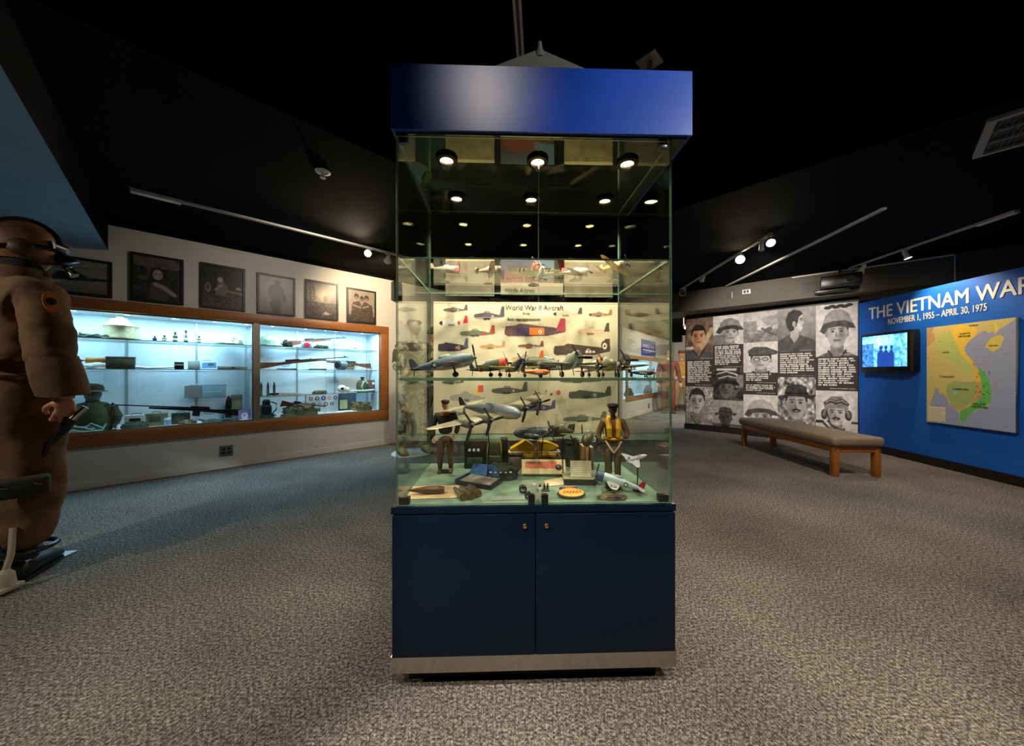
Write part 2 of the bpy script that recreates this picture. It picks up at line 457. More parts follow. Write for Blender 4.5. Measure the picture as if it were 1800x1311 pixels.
# left wall with the opening of the display case
OZ0, OZ1, OS0, OS1 = .49, 1.632, -.06, 2.92
mb = MB(); SW = 5.0
for s0, s1, z0, z1 in ((-6, OS0, 0, CE), (OS1, SW, 0, CE), (OS0, OS1, 0, OZ0), (OS0, OS1, OZ1, CE)):
    abox(mb, A0 + s0, A0 + s1, B0 - .08, B0, z0, z1)
struct(mb.build('wall_left', M_white))
mb = MB(); abox(mb, A0 - 6, A0 + SW, B0, B0 + .012, 0, .075); struct(mb.build('baseboard_left', M_trimw))
mb = MB(); abox(mb, A0 - .35, A0 + SW, B0, B0 + .02, CE - .035, CE); struct(mb.build('trim_1', M_ceil))
# walls out of the picture close the room
struct(MB().box(-9, 14, -4.6, -4.5, 0, 3.1).build('wall_back', mat('dark_wall_paint', (60, 58, 56), .8)))
struct(MB().box(9.4, 9.5, -4.5, 18, 0, 3.1).build('wall_right', MATS['dark_wall_paint']))

# portrait partition and blue partition meeting at the corner C
Cc = Vector((4.88, 4.80, 0)); CR = math.atan2(-.72, .694); BR = math.atan2(-.9936, -.113)
MC = place(Cc, rz=CR); MBl = place(Cc, rz=BR)
struct(MB().box(-2.31, .0, .01, .13, 0, 2.14, MC).build('wall_portraits', M_black))
struct(MB().box(-2.32, .0, -.012, .01, 0, .10, MC).build('baseboard_portraits', M_black))
mb = MB().box(.0, 3.4, 0, .12, .0, 2.025, MBl)
struct(mb.build('wall_blue', M_blue))
struct(MB().box(0, 3.4, -.014, 0, 0, .095, MBl).build('baseboard_blue', M_black))
# bulkhead over both partitions
K0 = Vector((2.3, 6.62, 0)); K1 = Vector((6.8, 2.71, 0)); KR = math.atan2(K1.y - K0.y, K1.x - K0.x); KL = (K1 - K0).length
MK = place(K0, rz=KR)
struct(MB().box(0, KL, 0, .75, 2.13, CE, MK).build('ceiling_bulkhead', M_beam))
def onK(u):   # distance along the bulkhead face
    k = (u - 900) / 600; d = (K1 - K0).normalized()
    return (k * K0.y - K0.x) / (d.x - k * d.y)
# far room
F0 = Vector((2.36, 7.49, 0)); FD = Vector((.611, .791, 0)); FR = math.atan2(FD.y, FD.x); MF = place(F0, rz=FR)
mb = MB()
for x0, x1, z0, z1 in ((0, .22, 0, 2.08), (3.05, 5.2, 0, 2.08), (.22, 3.05, 0, .45), (.22, 3.05, 1.42, 2.08)): mb.box(x0, x1, 0, .1, z0, z1, MF)
struct(mb.build('wall_far', M_white))
struct(MB().box(0, 5.2, -.012, 0, 0, .09, MF).build('baseboard_far', M_trimw))
struct(MB().box(-.2, 5.2, -.25, .3, 2.08, CE, MF).build('ceiling_far', M_ceil))
G0 = F0 + FD * 5.1
struct(MB().box(0, 5, 0, .1, 0, 2.3, place(G0, rz=FR - PI / 2)).build('wall_end', M_white))
struct(MB().box(-2, 0.0, -.05, .05, 0, CE, place(F0, rz=0.25)).build('wall_middle', mat('grey_blue_paint', (92, 104, 112), .7)))
struct(MB().bbox(-.05, .03, -.06, .06, 0, 2.3, .01, place(F0, rz=.25)).build('trim_2', M_trimw))
# return wall between the left wall and the middle wall so the far glass shows a room, not a void
S1 = P0 + E1 * SW
struct(MB().box(0, 1, -.05, .05, 0, CE, Matrix.Translation(S1) @ rotz(math.atan2(7.0 - S1.y, .4 - S1.x)) @ Matrix.Diagonal(((Vector((.4, 7.0, 0)) - Vector((S1.x, S1.y, 0))).length, 1, 1, 1))).build('wall_return', M_white))

# ------------------------------------------------------------------ tracks and lamps under the ceiling
M_lens = emitter('lamp_lens', (255, 238, 205), 45)
M_lensc = emitter('lamp_lens_cool', (235, 242, 255), 40)
def track(name, label, p, q, z, wd=.034, group='lighting tracks on the dark ceiling', feed=None):
    p = Vector((*p, z)); q = Vector((*q, z)); L = (q - p).length; a = math.atan2(q.y - p.y, q.x - p.x)
    t = thing(name, label, 'track', p, a, group)
    MB().box(0, L, -wd / 2, wd / 2, -.018, 0).build('rail', M_track, t)
    MB().box(.02, L - .02, -wd * .18, wd * .18, -.0195, -.018).build('slot', mat('track_slot', (96, 72, 48), .4), t)
    if feed:
        x0 = 0 if feed < 0 else L - .28
        MB().bbox(x0, x0 + .28, -wd * .75, wd * .75, -.03, 0, .004).build('feed_box', M_track, t)
    return t
tz = CE - .001
track('lighting_track', 'long white lighting track on the ceiling above the framed photographs', (-2.93, 2.62), (-1.22, 4.22), tz, feed=-1)
track('lighting_track', 'short white lighting track carrying three lit lamps right of the glass display case', (2.84, 5.75), (2.62, 3.45), tz, feed=None)
track('lighting_track', 'bare white lighting track without lamps, slanting above the portrait wall', (3.482, 5.54), (3.19, 2.92), tz)
track('lighting_track', 'white lighting track above the blue war panel, feed box at its near end', (4.545, 4.60), (4.385, 2.96), tz, feed=1)
track('lighting_track', 'white track with a brown slot overhead, behind the pointed case roof', (-.02, 1.2), (.10, 2.6), CT - .001, .045)

def lamp_head(label, loc, to, on=True, size=.045, power=30, cool=False, angle=50, L=.11, drop=.07):
    """track lamp: clamp on the rail, stem, flared housing, lens"""
    loc = Vector(loc); t = thing('track_lamp', label, 'lamp', loc, 0, 'track lamps')
    c = loc + Vector((0, 0, -drop)); d = (Vector(to) - c).normalized()
    MB().bbox(-.03, .03, -.02, .02, -.03, -.018, .004).build('clamp', M_track, t)
    MB().cyl((0, 0, -.03), (0, 0, -drop), .008, 8).build('stem', M_track, t)
    back = Vector((0, 0, -drop)) - d * L * .45
    M = Matrix.Translation(back) @ d.to_track_quat('Z', 'Y').to_matrix().to_4x4()
    MB().lathe([(0, 0), (.018, .002), (.022, L * .3), (size * .75, L * .75), (size, L), (size * .92, L), (size * .7, L * .8), (0, L * .78)], 20, M).build('housing', M_track, t)
    MB().lathe([(0, L * .86), (size * .85, L * .9), (size * .85, L * .92), (0, L * .93)], 20, M).build('lens', (M_lensc if cool else M_lens) if on else mat('dark_lens', (90, 92, 90), .1, spec=.8), t)
    if on:
        spot('lamp_light', loc + back + d * (L * 1.05), to, power, (1, .93, .84) if cool else WARM, angle, .7, size * .7)
    return t
lamp_head('lit lamp on the left track, shining to the photographs, farther from its end', (-1.61, 3.855, tz), (-1.4, 1.2, 1.5), power=30, size=.04, angle=90)
lamp_head('lit lamp at the end of the left track beside the glass case', (-1.45, 4.0, tz), (-2.0, 5.0, 1.9), power=60, angle=110)
# the three on the right track: u 1303, 1342, 1360
lamp_head('brightest lit lamp of the right track, nearest the glass case', (2.70, 4.04, tz), (.9, 1.3, 1.0), power=26, size=.05, angle=70)
lamp_head('small cool lit lamp in the middle of the right track', (2.645, 3.62, tz), (4.1, 5.6, 1.4), power=150, size=.028, cool=True, angle=70)
lamp_head('lit lamp at the near end of the right track', (2.625, 3.48, tz), (1.6, 1.0, .0), power=45, size=.042, angle=80)
lamp_head('unlit round lamp at the far end of the right track', (2.83, 5.62, tz), (2.0, 5.0, 1.2), on=False, size=.06)
lamp_head('unlit lamp halfway along the right track', (2.77, 4.95, tz), (3.0, 6, 2.0), on=False, size=.035, drop=.04)
lamp_head('lit lamp on the track above the blue war panel', (4.50, 4.38, tz), (4.3, 5.2, 1.0), power=60, size=.045, angle=100)
lamp_head('dim double lamp nearer along the track above the blue war panel', (4.45, 3.86, tz), (4.75, 3.6, 1.2), power=50, size=.034, angle=100)
# sprinkler
t = thing('fire_sprinkler', 'small white fire sprinkler in the dark ceiling left of the glass case', 'sprinkler', (-1.33, 2.40, CE))
MB().lathe([(0, -.001), (.048, -.001), (.05, -.008), (.034, -.012), (.03, -.002)], 24, cap=False).build('escutcheon', M_track, t)
MB().cyl((0, 0, 0), (0, 0, -.045), .009, 10).build('stem', M_track, t)
MB().lathe([(0, -.045), (.02, -.045), (.02, -.049), (0, -.05)], 16).build('deflector', M_track, t)
# junction plate over the case
t = thing('ceiling_mount', 'square metal ceiling plate with a short rod above the case roof, right of its peak', 'ceiling mount', (.83, 2.06, CT), .75)
MB().bbox(-.06, .06, -.06, .06, -.016, 0, .003).build('plate', mat('dull_steel', (150, 148, 138), .4, .6), t)
MB().cyl((0, 0, -.016), (0, 0, -.17), .016, 14).build('rod', MATS['dull_steel'], t)
MB().cyl((.03, .01, -.016), (.03, .01, -.06), .012, 10).build('fitting', MATS['dull_steel'], t)
# ceiling vent at upper right
t = thing('air_vent', 'large slatted air vent in the dark ceiling at the upper right', 'vent', (3.02, 2.24, CE), math.atan2(-.33, -.36))
M_vent = mat('vent_paint', (150, 150, 140), .5)
mb = MB(); wv, hv = .49, .62
mb.box(0, wv, 0, .035, -.02, 0); mb.box(0, wv, hv - .035, hv, -.02, 0); mb.box(0, .03, .035, hv - .035, -.02, 0); mb.box(wv - .03, wv, .035, hv - .035, -.02, 0)
mb.build('frame', M_vent, t)
MB().box(.03, wv - .03, .035, hv - .035, -.003, 0).build('backing', M_black, t)
mb = MB()
for k in (1, 2): mb.box(.03 + (wv - .06) * k / 3 - .004, .03 + (wv - .06) * k / 3 + .004, .035, hv - .035, -.018, -.003)
mb.build('crossbars', M_vent, t)
mb = MB()
for k in range(22):
    y = .05 + k * (hv - .1) / 21
    mb.box(.03, wv - .03, -.004, .004, -.001, .001, place((0, y, -.01), rx=.9))
mb.build('slats', mat('vent_slat', (96, 96, 90), .5), t)
# bits on the bulkhead
def onbulk(u, z): return (K0 + (K1 - K0).normalized() * onK(u) + Vector((0, 0, z)))
t = thing('outlet_plate', 'blank grey outlet plate on the bulkhead above the portrait wall', 'outlet', onbulk(1283, 2.31), KR)
MB().bbox(-.035, .035, -.008, 0, -.055, .055, .003).build('plate', M_beam, t); MB().box(.03, .036, -.01, 0, -.05, .05).build('bright_edge', M_track, t)
t = thing('socket_outlet', 'twin socket outlet with white ends on the bulkhead above the portrait wall', 'outlet', onbulk(1312, 2.335), KR)
MB().bbox(-.055, .055, -.008, 0, -.035, .035, .003).build('plate', M_track, t)
for x in (-.02, .02): MB().bbox(x - .014, x + .014, -.011, -.008, -.02, .02, .002).build('socket', M_blackpl, t)
t = thing('air_grille', 'black louvred air grille on the bulkhead', 'vent', onbulk(1408, 2.20), KR)
gl = (onbulk(1452, 0) - onbulk(1408, 0)).length
MB().box(0, gl, -.004, 0, 0, .16).build('backing', M_black, t)
mb = MB()
for k in range(18): mb.box(.02 + k * gl / 18, .026 + k * gl / 18, -.014, -.004, .006, .154)
mb.build('louvres', M_beam, t)
t = thing('ceiling_projector', 'black projector box hanging at the bulkhead near the blue panel', 'projector', onbulk(1476, 2.20) + Vector((-.02, -.02, 0)), KR)
MB().bbox(-.2, .2, -.26, -.005, 0, .15, .012).build('body', M_blackpl, t)
MB().cyl((.09, -.26, .075), (.09, -.29, .075), .035, 18).build('lens_barrel', M_black, t)
MB().cyl((0, -.12, .15), (0, -.12, .268), .018, 10).build('mount_pole', M_blackpl, t)
MB().bbox(-.26, .1, -.12, -.01, -.045, -.002, .01).build('bracket', M_blackpl, t)
p, q = onbulk(1392, 2.452), onbulk(1676, 2.452); nk = Vector((math.sin(KR), -math.cos(KR), 0)) * .014
tag(MB().cyl(p + nk, q + nk, .011, 10).build('conduit_pipe', M_track), 'thin pale conduit pipe along the top of the bulkhead', 'pipe')
p, q = onbulk(1678, 2.14), onbulk(1678, 2.45)
tag(MB().cyl(p + nk * 1.2, q + nk * 1.2, .008, 8).build('conduit_drop', M_track), 'thin upright conduit on the bulkhead above the blue panel', 'pipe')
# ------------------------------------------------------------------ the tall glass display case in the middle
CO = Vector((.077, 1.13, 0)); CRZ = .030; MCase = place(CO, rz=CRZ)
M_navy = mat('unlit_navy_laminate', (3, 22, 42), .42, vary=.1, scale=3, bump=.02, bscale=40, spec=.22)  # cabinet's lack of light put into a darker colour than the roof laminate
M_royal = mat('royal_laminate', (8, 62, 160), .36, vary=.12, scale=3, stretch=(1, 1, 8), spec=.6)
M_brass = mat('brass', (200, 160, 80), .2, 1.0)
M_mirror = mat('dark_mirror', (112, 120, 96), .02, 1.0)
M_base = mat('green_glass_floor', (128, 156, 134), .06, spec=1.0, vary=.1, scale=4)
CG = thing('display_case', 'tall glass display case with navy cabinet base and blue pointed roof, full of model aircraft', 'display case', CO, CRZ)
GX0, GX1, GY0, GY1, GZ0, GZ1 = -.459, .463, .008, .535, .612, 1.832
MB().box(-.43, .43, .055, .53, 0, .07).build('toe_kick', M_black, CG)
MB().box(-.474, .474, 0, .56, .066, .120).build('steel_plinth', M_chrome, CG)
MB().bbox(-.47, .47, .012, .555, .12, .586, .002).build('cabinet_body', M_navy, CG)
MB().bbox(-.474, .474, .0, .56, .587, .611, .002).build('cabinet_top', M_navy, CG)
for x0, x1, lx, nm in ((-.468, -.0015, -.035, 'left'), (.0015, .468, .037, 'right')):
    d = MB().bbox(x0, x1, -.006, .012, .122, .584, .002).build('door', M_navy, CG)
    mb = MB().lathe([(0, 0), (.0085, 0), (.0085, .004), (.006, .007), (0, .008)], 18, place((lx, -.006, .547), rx=PI / 2))
    mb.box(-.0012, .0012, -.015, -.0138, -.004, .004, TR(lx, 0, .547))
    mb.build('lock', M_brass, d)
# floor sheet
MB().box(GX0 + .008, GX1 - .008, GY0 + .008, GY1 - .008, GZ0 - .001, GZ0 + .003).build('case_floor', M_base, CG)
def pane(name, x0, x1, y0, y1, z0, z1, parent=CG, g=None):
    """glass sheet with green cut edges"""
    mb = MB(); dims = (x1 - x0, y1 - y0, z1 - z0); thin = dims.index(min(dims))
    mb.box(x0, x1, y0, y1, z0, z1)
    ax = {2: 0, 1: 1, 0: 2}[thin]   # faces: 0,1 are z; 2,3 are y; 4,5 are x
    for i in range(6): mb.mi[i] = 0 if i // 2 == ax else 1
    return mb.build(name, [g or M_glass, M_edge], parent)
TH = .006
pane('front_glass', GX0, -.001 + .012, GY0, GY0 + TH, GZ0, GZ1)
pane('front_glass', .001 + .012, GX1, GY0, GY0 + TH, GZ0, GZ1)
pane('side_glass', GX0, GX0 + TH, GY0 + TH, GY1 - TH, GZ0, GZ1)
pane('side_glass', GX1 - TH, GX1, GY0 + TH, GY1 - TH, GZ0, GZ1)
pane('back_glass', GX0, GX1, GY1 - TH, GY1, GZ0, GZ1)
for z, d0, th_ in ((1.437, GY0 + .012, .006), (1.034, GY0 + .012, .010)):
    o = pane('glass_shelf', GX0 + .008, GX1 - .008, d0, GY1 - .015, z - th_, z, CG, M_sglass)
for (x, y) in ((GX0 + .006, GY0 + .006), (GX1 - .042, GY0 + .006)):
    MB().bbox(x, x + .036, y, y + .02, GZ0, GZ0 + .026, .003).build('corner_clip', M_blackpl, CG)
    MB().bbox(x, x + .03, y, y + .02, GZ1 - .018, GZ1 + .004, .003).build('corner_clip', M_blackpl, CG)
for x in (-.012, .033): MB().bbox(x - .011, x + .011, GY0 - .006, GY0 + .012, GZ0, GZ0 + .034, .003).build('door_clip', M_blackpl, CG)
# roof: fascia box, pyramid, finial, mirror ceiling with six downlights
CZ0, CZ1 = 1.840, 2.052; RX0, RX1 = -.470, .522
fx = MB()
fx.box(RX0, RX1, -.012, .0, CZ0, CZ1); fx.box(RX0, RX1, .56, .572, CZ0, CZ1); fx.box(RX0, RX0 + .012, 0, .56, CZ0, CZ1); fx.box(RX1 - .012, RX1, 0, .56, CZ0, CZ1)
fx.box(RX0 + .012, RX1 - .012, 0, .56, CZ1 - .012, CZ1)
fx.build('roof_fascia', M_royal, CG)
ax, ay, az = .045, .275, 2.385
px0, px1, py0, py1 = -.43, .49, .12, .50
MB().add([(px0, py0, CZ1), (px1, py0, CZ1), (px1, py1, CZ1), (px0, py1, CZ1), (ax, ay, az)], [(0, 1, 4), (1, 2, 4), (2, 3, 4), (3, 0, 4), (3, 2, 1, 0)]).build('roof_pyramid', mat('grey_laminate', (96, 104, 100), .5), CG)
MB().lathe([(.028, -.05), (.02, -.02), (.012, 0), (.009, .025), (0, .03)], 12, TR(ax, ay, az)).build('finial', MATS['grey_laminate'], CG)
MB().box(RX0 + .012, RX1 - .012, .0, .56, GZ1 + .001, GZ1 + .008).build('mirror_ceiling', M_mirror, CG)
M_puck = emitter('puck_bulb', (255, 222, 160), 14)
for j, y in enumerate((.125, .40)):
    for x in (-.312, .021, .354):
        d = MB().lathe([(.022, -.001), (.036, -.002), (.040, -.006), (.038, -.011), (.024, -.012), (.022, -.005), (.022, -.001)], 28, TR(x, y, GZ1 + .001), cap=False).build('downlight', mat('black_ring', (40, 34, 26), .25, .6), CG)
        MB().lathe([(0, -.003), (.024, -.003), (.024, -.0045), (0, -.005)], 24, TR(x, y, GZ1 + .001)).build('bulb', M_puck, d)
        p = MCase @ Vector((x, y, GZ1 - .016)); q = MCase @ Vector((x * .98, y, .7))
        spot('case_downlight', p, q, 16.5, (1.0, .85, .64), 130, .8, .018)

def cp(u, v, y):
    """case-local point seen at photo pixel (u, v) on the plane local y"""
    Mi = MCase.inverted(); o = Mi @ Vector((0, 0, 1.05)); d = Mi.to_3x3() @ Vector(((u - 900) / 600, 1, (655.5 - v) / 600))
    return o + d * ((y - o.y) / d.y)
def cw(u, v, y): return MCase @ cp(u, v, y)
def onz(u, v, z):
    """world point on the level z seen at photo pixel"""
    d = Vector(((u - 900) / 600, 1, (655.5 - v) / 600)); return Vector((0, 0, 1.05)) + d * ((z - 1.05) / d.z)

# poster
def plane_side(cv, x, y, L, H, body, tail=None, band=None, star=True, kind=0, belly=None, nose=None):
    """side view silhouette of an aeroplane, nose left"""
    tail = tail or body
    b = [(x, y), (x + .04 * L, y + .22 * H), (x + .2 * L, y + .32 * H), (x + .33 * L, y + .36 * H), (x + .38 * L, y + .56 * H), (x + .5 * L, y + .56 * H), (x + .56 * L, y + .36 * H), (x + .84 * L, y + .16 * H),
         (x + L, y + .06 * H), (x + .98 * L, y - .05 * H), (x + .7 * L, y - .2 * H), (x + .3 * L, y - .30 * H), (x + .06 * L, y - .22 * H)]
    if kind == 2: b = [(x, y + .1 * H), (x + .02 * L, y + .4 * H), (x + .18 * L, y + .45 * H), (x + .25 * L, y + .6 * H), (x + .34 * L, y + .55 * H), (x + .8 * L, y + .32 * H), (x + L, y + .12 * H), (x + L, y - .02 * H), (x + .7 * L, y - .32 * H), (x + .05 * L, y - .34 * H), (x, y - .2 * H)]
    cv.poly(b, body)
    if belly: cv.poly([(x + .02 * L, y - .06 * H), (x + .95 * L, y - .03 * H), (x + .7 * L, y - .2 * H), (x + .3 * L, y - .30 * H), (x + .06 * L, y - .22 * H)], belly, .8)
    cv.poly([(x + .84 * L, y + .05 * H), (x + .92 * L, y + .98 * H), (x + L, y + H), (x + 1.01 * L, y + .02 * H)], tail)
    cv.poly([(x + .3 * L, y - .12 * H), (x + .52 * L, y - .1 * H), (x + .56 * L, y - .3 * H), (x + .34 * L, y - .36 * H)], tuple(c * .6 for c in body))
    if kind != 2: cv.poly([(x + .37 * L, y + .38 * H), (x + .4 * L, y + .52 * H), (x + .5 * L, y + .52 * H), (x + .54 * L, y + .38 * H)], (150, 160, 160), .8)
    if nose: cv.poly([(x, y), (x + .04 * L, y + .22 * H), (x + .12 * L, y + .28 * H), (x + .12 * L, y - .26 * H), (x + .06 * L, y - .22 * H)], nose)
    if band: cv.rect(x + .66 * L, x + .74 * L, y - .16 * H, y + .26 * H, band)
    if star:
        cv.ell(x + .62 * L, y + .04 * H, .035 * L, .035 * L * cv.asp, (235, 232, 220)); cv.ell(x + .62 * L, y + .04 * H, .018 * L, .018 * L * cv.asp, (60, 60, 120) if star is True else star)
    cv.line([(x + .1 * L, y - .42 * H), (x + .8 * L, y - .42 * H)], .003, (150, 140, 118), .5)
def poster_canvas():
    W, H = 560, 420; cv = Cv(W, H, (216, 205, 176))
    cv.noise(4, 24, 3)
    U = lambda u: (u - 762) / (1091 - 762)
    V = lambda v: (775 - v) / (775 - 532)
    def P(u0, u1, v, hpx, body, **k): plane_side(cv, U(u0), V(v), U(u1) - U(u0), hpx / 243.0, body, **k)
    cv.rect(0, 1, .985, .99, (150, 138, 112)); cv.rect(0, 1, .045, .052, (90, 110, 96)); cv.rect(0, 1, 0, .045, (180, 200, 176))
    P(779, 822, 547, 10, (112, 96, 78), tail=(90, 84, 70)); P(772, 822, 570, 14, (225, 218, 200), tail=(214, 52, 44), nose=(40, 34, 30), band=(214, 52, 44), star=False)
    P(833, 887, 558, 18, (88, 76, 86), belly=(170, 160, 150)); P(808, 870, 588, 15, (110, 112, 92), tail=(172, 70, 52), band=(200, 60, 50), star=False)
    P(770, 823, 613, 17, (62, 54, 70), tail=(90, 100, 104), band=(190, 130, 80), kind=2); P(843, 888, 611, 10, (190, 148, 104))
    P(974, 1026, 553, 12, (188, 172, 148), nose=(50, 44, 40), tail=(80, 66, 60)); P(1038, 1080, 554, 10, (150, 116, 92), nose=(60, 58, 48), star=(190, 50, 40))
    P(888, 996, 584, 24, (92, 66, 76), tail=(176, 66, 76), nose=(110, 74, 70), kind=2, star=(200, 60, 40))
    cv.rect(U(932), U(958), V(590), V(577), (226, 124, 44)); cv.ell(U(951), V(584), .010, .013, (240, 236, 220)); cv.ell(U(951), V(584), .004, .006, (200, 50, 40)); cv.rect(U(908), U(932), V(590), V(575), (66, 52, 84))
    P(1016, 1075, 584, 16, (222, 186, 152), tail=(80, 76, 60), star=False)
    P(911, 957, 610, 10, (118, 76, 62), belly=(190, 170, 150)); P(975, 1076, 618, 22, (80, 66, 56), belly=(76, 58, 76), kind=2)
    cv.ell(U(1067), V(608), .020, .036, (70, 62, 46)); cv.ell(U(1067), V(609), .013, .024, (238, 232, 214)); cv.ell(U(1067), V(609), .006, .010, (96, 84, 66))
    for du in (-6, 6): cv.rect(U(1041 + du) - .008, U(1041 + du) + .008, V(621), V(617), (240, 236, 224))
    cv.ell(U(1041), V(619), .010, .016, (176, 50, 54)); cv.ell(U(1041), V(619), .007, .011, (240, 236, 224))
    P(899, 957, 633, 16, (186, 176, 160), tail=(240, 104, 34), nose=(240, 170, 60), star=(60, 60, 60))
    # lower half
    P(777, 815, 673, 9, (104, 110, 96)); P(864, 928, 688, 16, (92, 96, 84), tail=(90, 96, 80)); P(1002, 1078, 696, 16, (84, 92, 76), tail=(84, 86, 66), kind=2)
    P(790, 855, 700, 20, (170, 164, 156), tail=(210, 200, 190)); cv.rect(U(838), U(846), V(694), V(682), (236, 196, 60)); cv.rect(U(841), U(850), V(690), V(678), (220, 90, 60))
    P(834, 912, 721, 15, (226, 150, 60), tail=(222, 150, 50), star=(50, 50, 40)); P(782, 818, 728, 11, (92, 96, 84)); P(925, 978, 718, 14, (88, 84, 104), tail=(100, 84, 130), kind=2)
    P(938, 963, 694, 8, (120, 124, 108), star=False); cv.ell(U(984), V(691), .012, .018, (206, 90, 84)); cv.ell(U(971), V(694), .007, .010, (140, 70, 50))
    P(992, 1070, 738, 14, (116, 122, 100)); P(985, 1060, 671, 8, (96, 96, 80), star=False)
    r = random.Random(4)
    for k in range(60):
        x = r.random() * .9 + .03; y = r.random() * .9 + .05; cv.line([(x, y), (x + .03 + .05 * r.random(), y)], .0022, (150, 140, 116), .5)
    for i, w_ in enumerate((.05, .09, .13)): cv.line([(.5 - w_, .862 - i * .022), (.5 + w_, .862 - i * .022)], .003, (120, 108, 90), .8)
    cv.blur(1)
    return cv
pl = cp(762, 775, GY1 - .02); pr = cp(1086, 532, GY1 - .02)
PT = thing('aircraft_poster', 'cream poster of old military aircraft side views at the back of the glass case', 'poster', MCase @ Vector((pl.x, pl.y, pl.z)), CRZ)
M_prints = printmat('print_matte', .6)
printed('sheet', poster_canvas(), pr.x - pl.x, pr.z - pl.z, PT, m=M_prints, thick=.002)
M_ink = mat('dark_ink', (66, 52, 44), .6)
tw = (pr.x - pl.x) / 324.0
lettering('title', 'World War II Aircraft', 12.2 * tw, M_ink, PT, TR(125 * tw, -.001, (775 - 546) * tw), .004, .0003, xs=.93)
lettering('subtitle', 'Allies', 6 * tw, M_ink, PT, TR(155 * tw, -.001, (775 - 554) * tw), .0, .0003)
lettering('subtitle', 'Axis representations', 7 * tw, M_ink, PT, TR(128 * tw, -.001, (775 - 564.5) * tw), .004, .0003)
# pictures along the back above the upper shelf
def strip_pic(u0, u1, v0, v1, label, cols, blue=False):
    a = cp(u0, v1, GY1 - .014); b = cp(u1, v0, GY1 - .014)
    cv = Cv(90, 46, cols[0]); cv.noise(5, 6, int(u0))
    if blue:
        cv.grad(0, 1, (66, 32, 26), (50, 62, 80)); cv.poly([(0, .2), (.3, .55), (.75, .3), (.7, 0), (.1, 0)], (96, 44, 34), .8); cv.poly([(.6, .1), (1, .2), (1, 1), (.7, 1)], (60, 86, 110), .7)
    else:
        cv.rect(0, 1, .92, 1, cols[1]); cv.line([(.1, .3), (.5, .42), (.9, .34)], .04, cols[2], .4); cv.ell(.5, .5, .3, .12, cols[2], op=.25)
    t = thing('picture_card', label, 'picture', MCase @ a, CRZ, 'pictures along the back of the upper glass shelf')
    printed('sheet', cv, b.x - a.x, b.z - a.z, t, m=M_prints, thick=.003)
    return t, b.x - a.x
z_ = ((94, 84, 66), (140, 128, 98), (74, 68, 56))
strip_pic(783, 869, 454, 520, 'tan picture card left of the blue picture on the upper glass shelf', z_)
strip_pic(992, 1077, 456, 522, 'tan picture card right of the blue picture on the upper glass shelf', ((100, 88, 66), (146, 132, 98), (80, 72, 58)))
t, ww = strip_pic(880, 974, 454, 497, 'blue and brown picture card in the middle of the upper glass shelf', z_, True)
a = cp(880, 518, GY1 - .014); b = cp(990, 498, GY1 - .014)
t = thing('name_strip', 'pale strip lettered Middle Atlantic under the blue picture card', 'sign', MCase @ a, CRZ)
MB().box(0, b.x - a.x, 0, .003, 0, b.z - a.z).build('strip', mat('cream_card', (130, 120, 96), .6), t)
lettering('title', 'Middle Atlantic', .030, M_ink, t, TR(.02, -.001, .012), 0, .0003, xs=.8)
# ------------------------------------------------------------------ long lit display case set into the left wall
def dl(u, v, d=0.0):
    """world point on the plane d in front of (d<0: behind) the left wall, seen at photo pixel (u, v)"""
    k = (u - 900) / 600; q = P0 + E2 * d
    s = (k * q.y - q.x) / (E1.x - k * E1.y); Y = q.y + s * E1.y
    return Vector((k * Y, Y, 1.05 + (655.5 - v) / 600 * Y))
ML = Matrix.Translation(P0) @ rotz(RA)
DC = thing('wall_display_case', 'long oak framed wall display case with lit glass shelves below the framed photographs', 'display case', P0, RA)
DP = .42
M_inner = mat('display_lining', (214, 222, 226), .55, vary=.03)
M_mull = mat('aluminium', (150, 140, 126), .35, .5)
FO0, FO1, FZ0, FZ1 = -.15, 3.02, .372, 1.732; I0, I1, IZ0, IZ1 = -.03, 2.897, .500, 1.628
for nm, a in (('frame_rail', (FO0, FO1, IZ1, FZ1)), ('frame_rail', (FO0, FO1, FZ0, IZ0))):
    MB().bbox(a[0], a[1], -.026, .006, a[2], a[3], .004).build(nm, M_oakh, DC)
for a in ((FO0, I0), (I1, FO1)): MB().bbox(a[0], a[1], -.026, .006, IZ0, IZ1, .004).build('frame_stile', M_oak, DC)
mb = MB(); mb.box(I0, I1, DP, DP + .01, IZ0, IZ1); mb.build('back_panel', M_inner, DC)
MB().box(I0 - .01, I0, .006, DP, IZ0, IZ1).build('side_panel', M_inner, DC); MB().box(I1, I1 + .01, .006, DP, IZ0, IZ1).build('side_panel', M_inner, DC)
MB().box(I0 - .01, I1 + .01, .006, DP, IZ0 - .012, IZ0).build('floor_panel', M_inner, DC)
MB().box(I0 - .01, I1 + .01, .006, DP, IZ1, IZ1 + .012).build('top_panel', M_inner, DC)
mb = MB(); mb.box(1.409, 1.462, -.020, .02, IZ0, IZ1); mb.build('mullion', M_mull, DC)
mb = MB()
for a, b in ((I0, 1.409), (1.462, I1)):
    mb.box(a, b, .002, .016, IZ0, IZ0 + .014); mb.box(a, b, .002, .016, IZ1 - .014, IZ1); mb.box(a, a + .012, .002, .016, IZ0, IZ1); mb.box(b - .012, b, .002, .016, IZ0, IZ1)
mb.build('pane_frames', M_mull, DC)
MB().box(1.425, 1.446, .02, DP, IZ0, IZ1).build('divider', M_inner, DC)
M_strip = mat('shelf_standard', (190, 196, 200), .3, .6)
mb = MB()
for x in (.40, .93, 1.38, 1.50, 1.93, 2.4, 2.86): mb.box(x, x + .016, DP - .010, DP, IZ0, IZ1)
mb.build('shelf_standards', M_strip, DC)
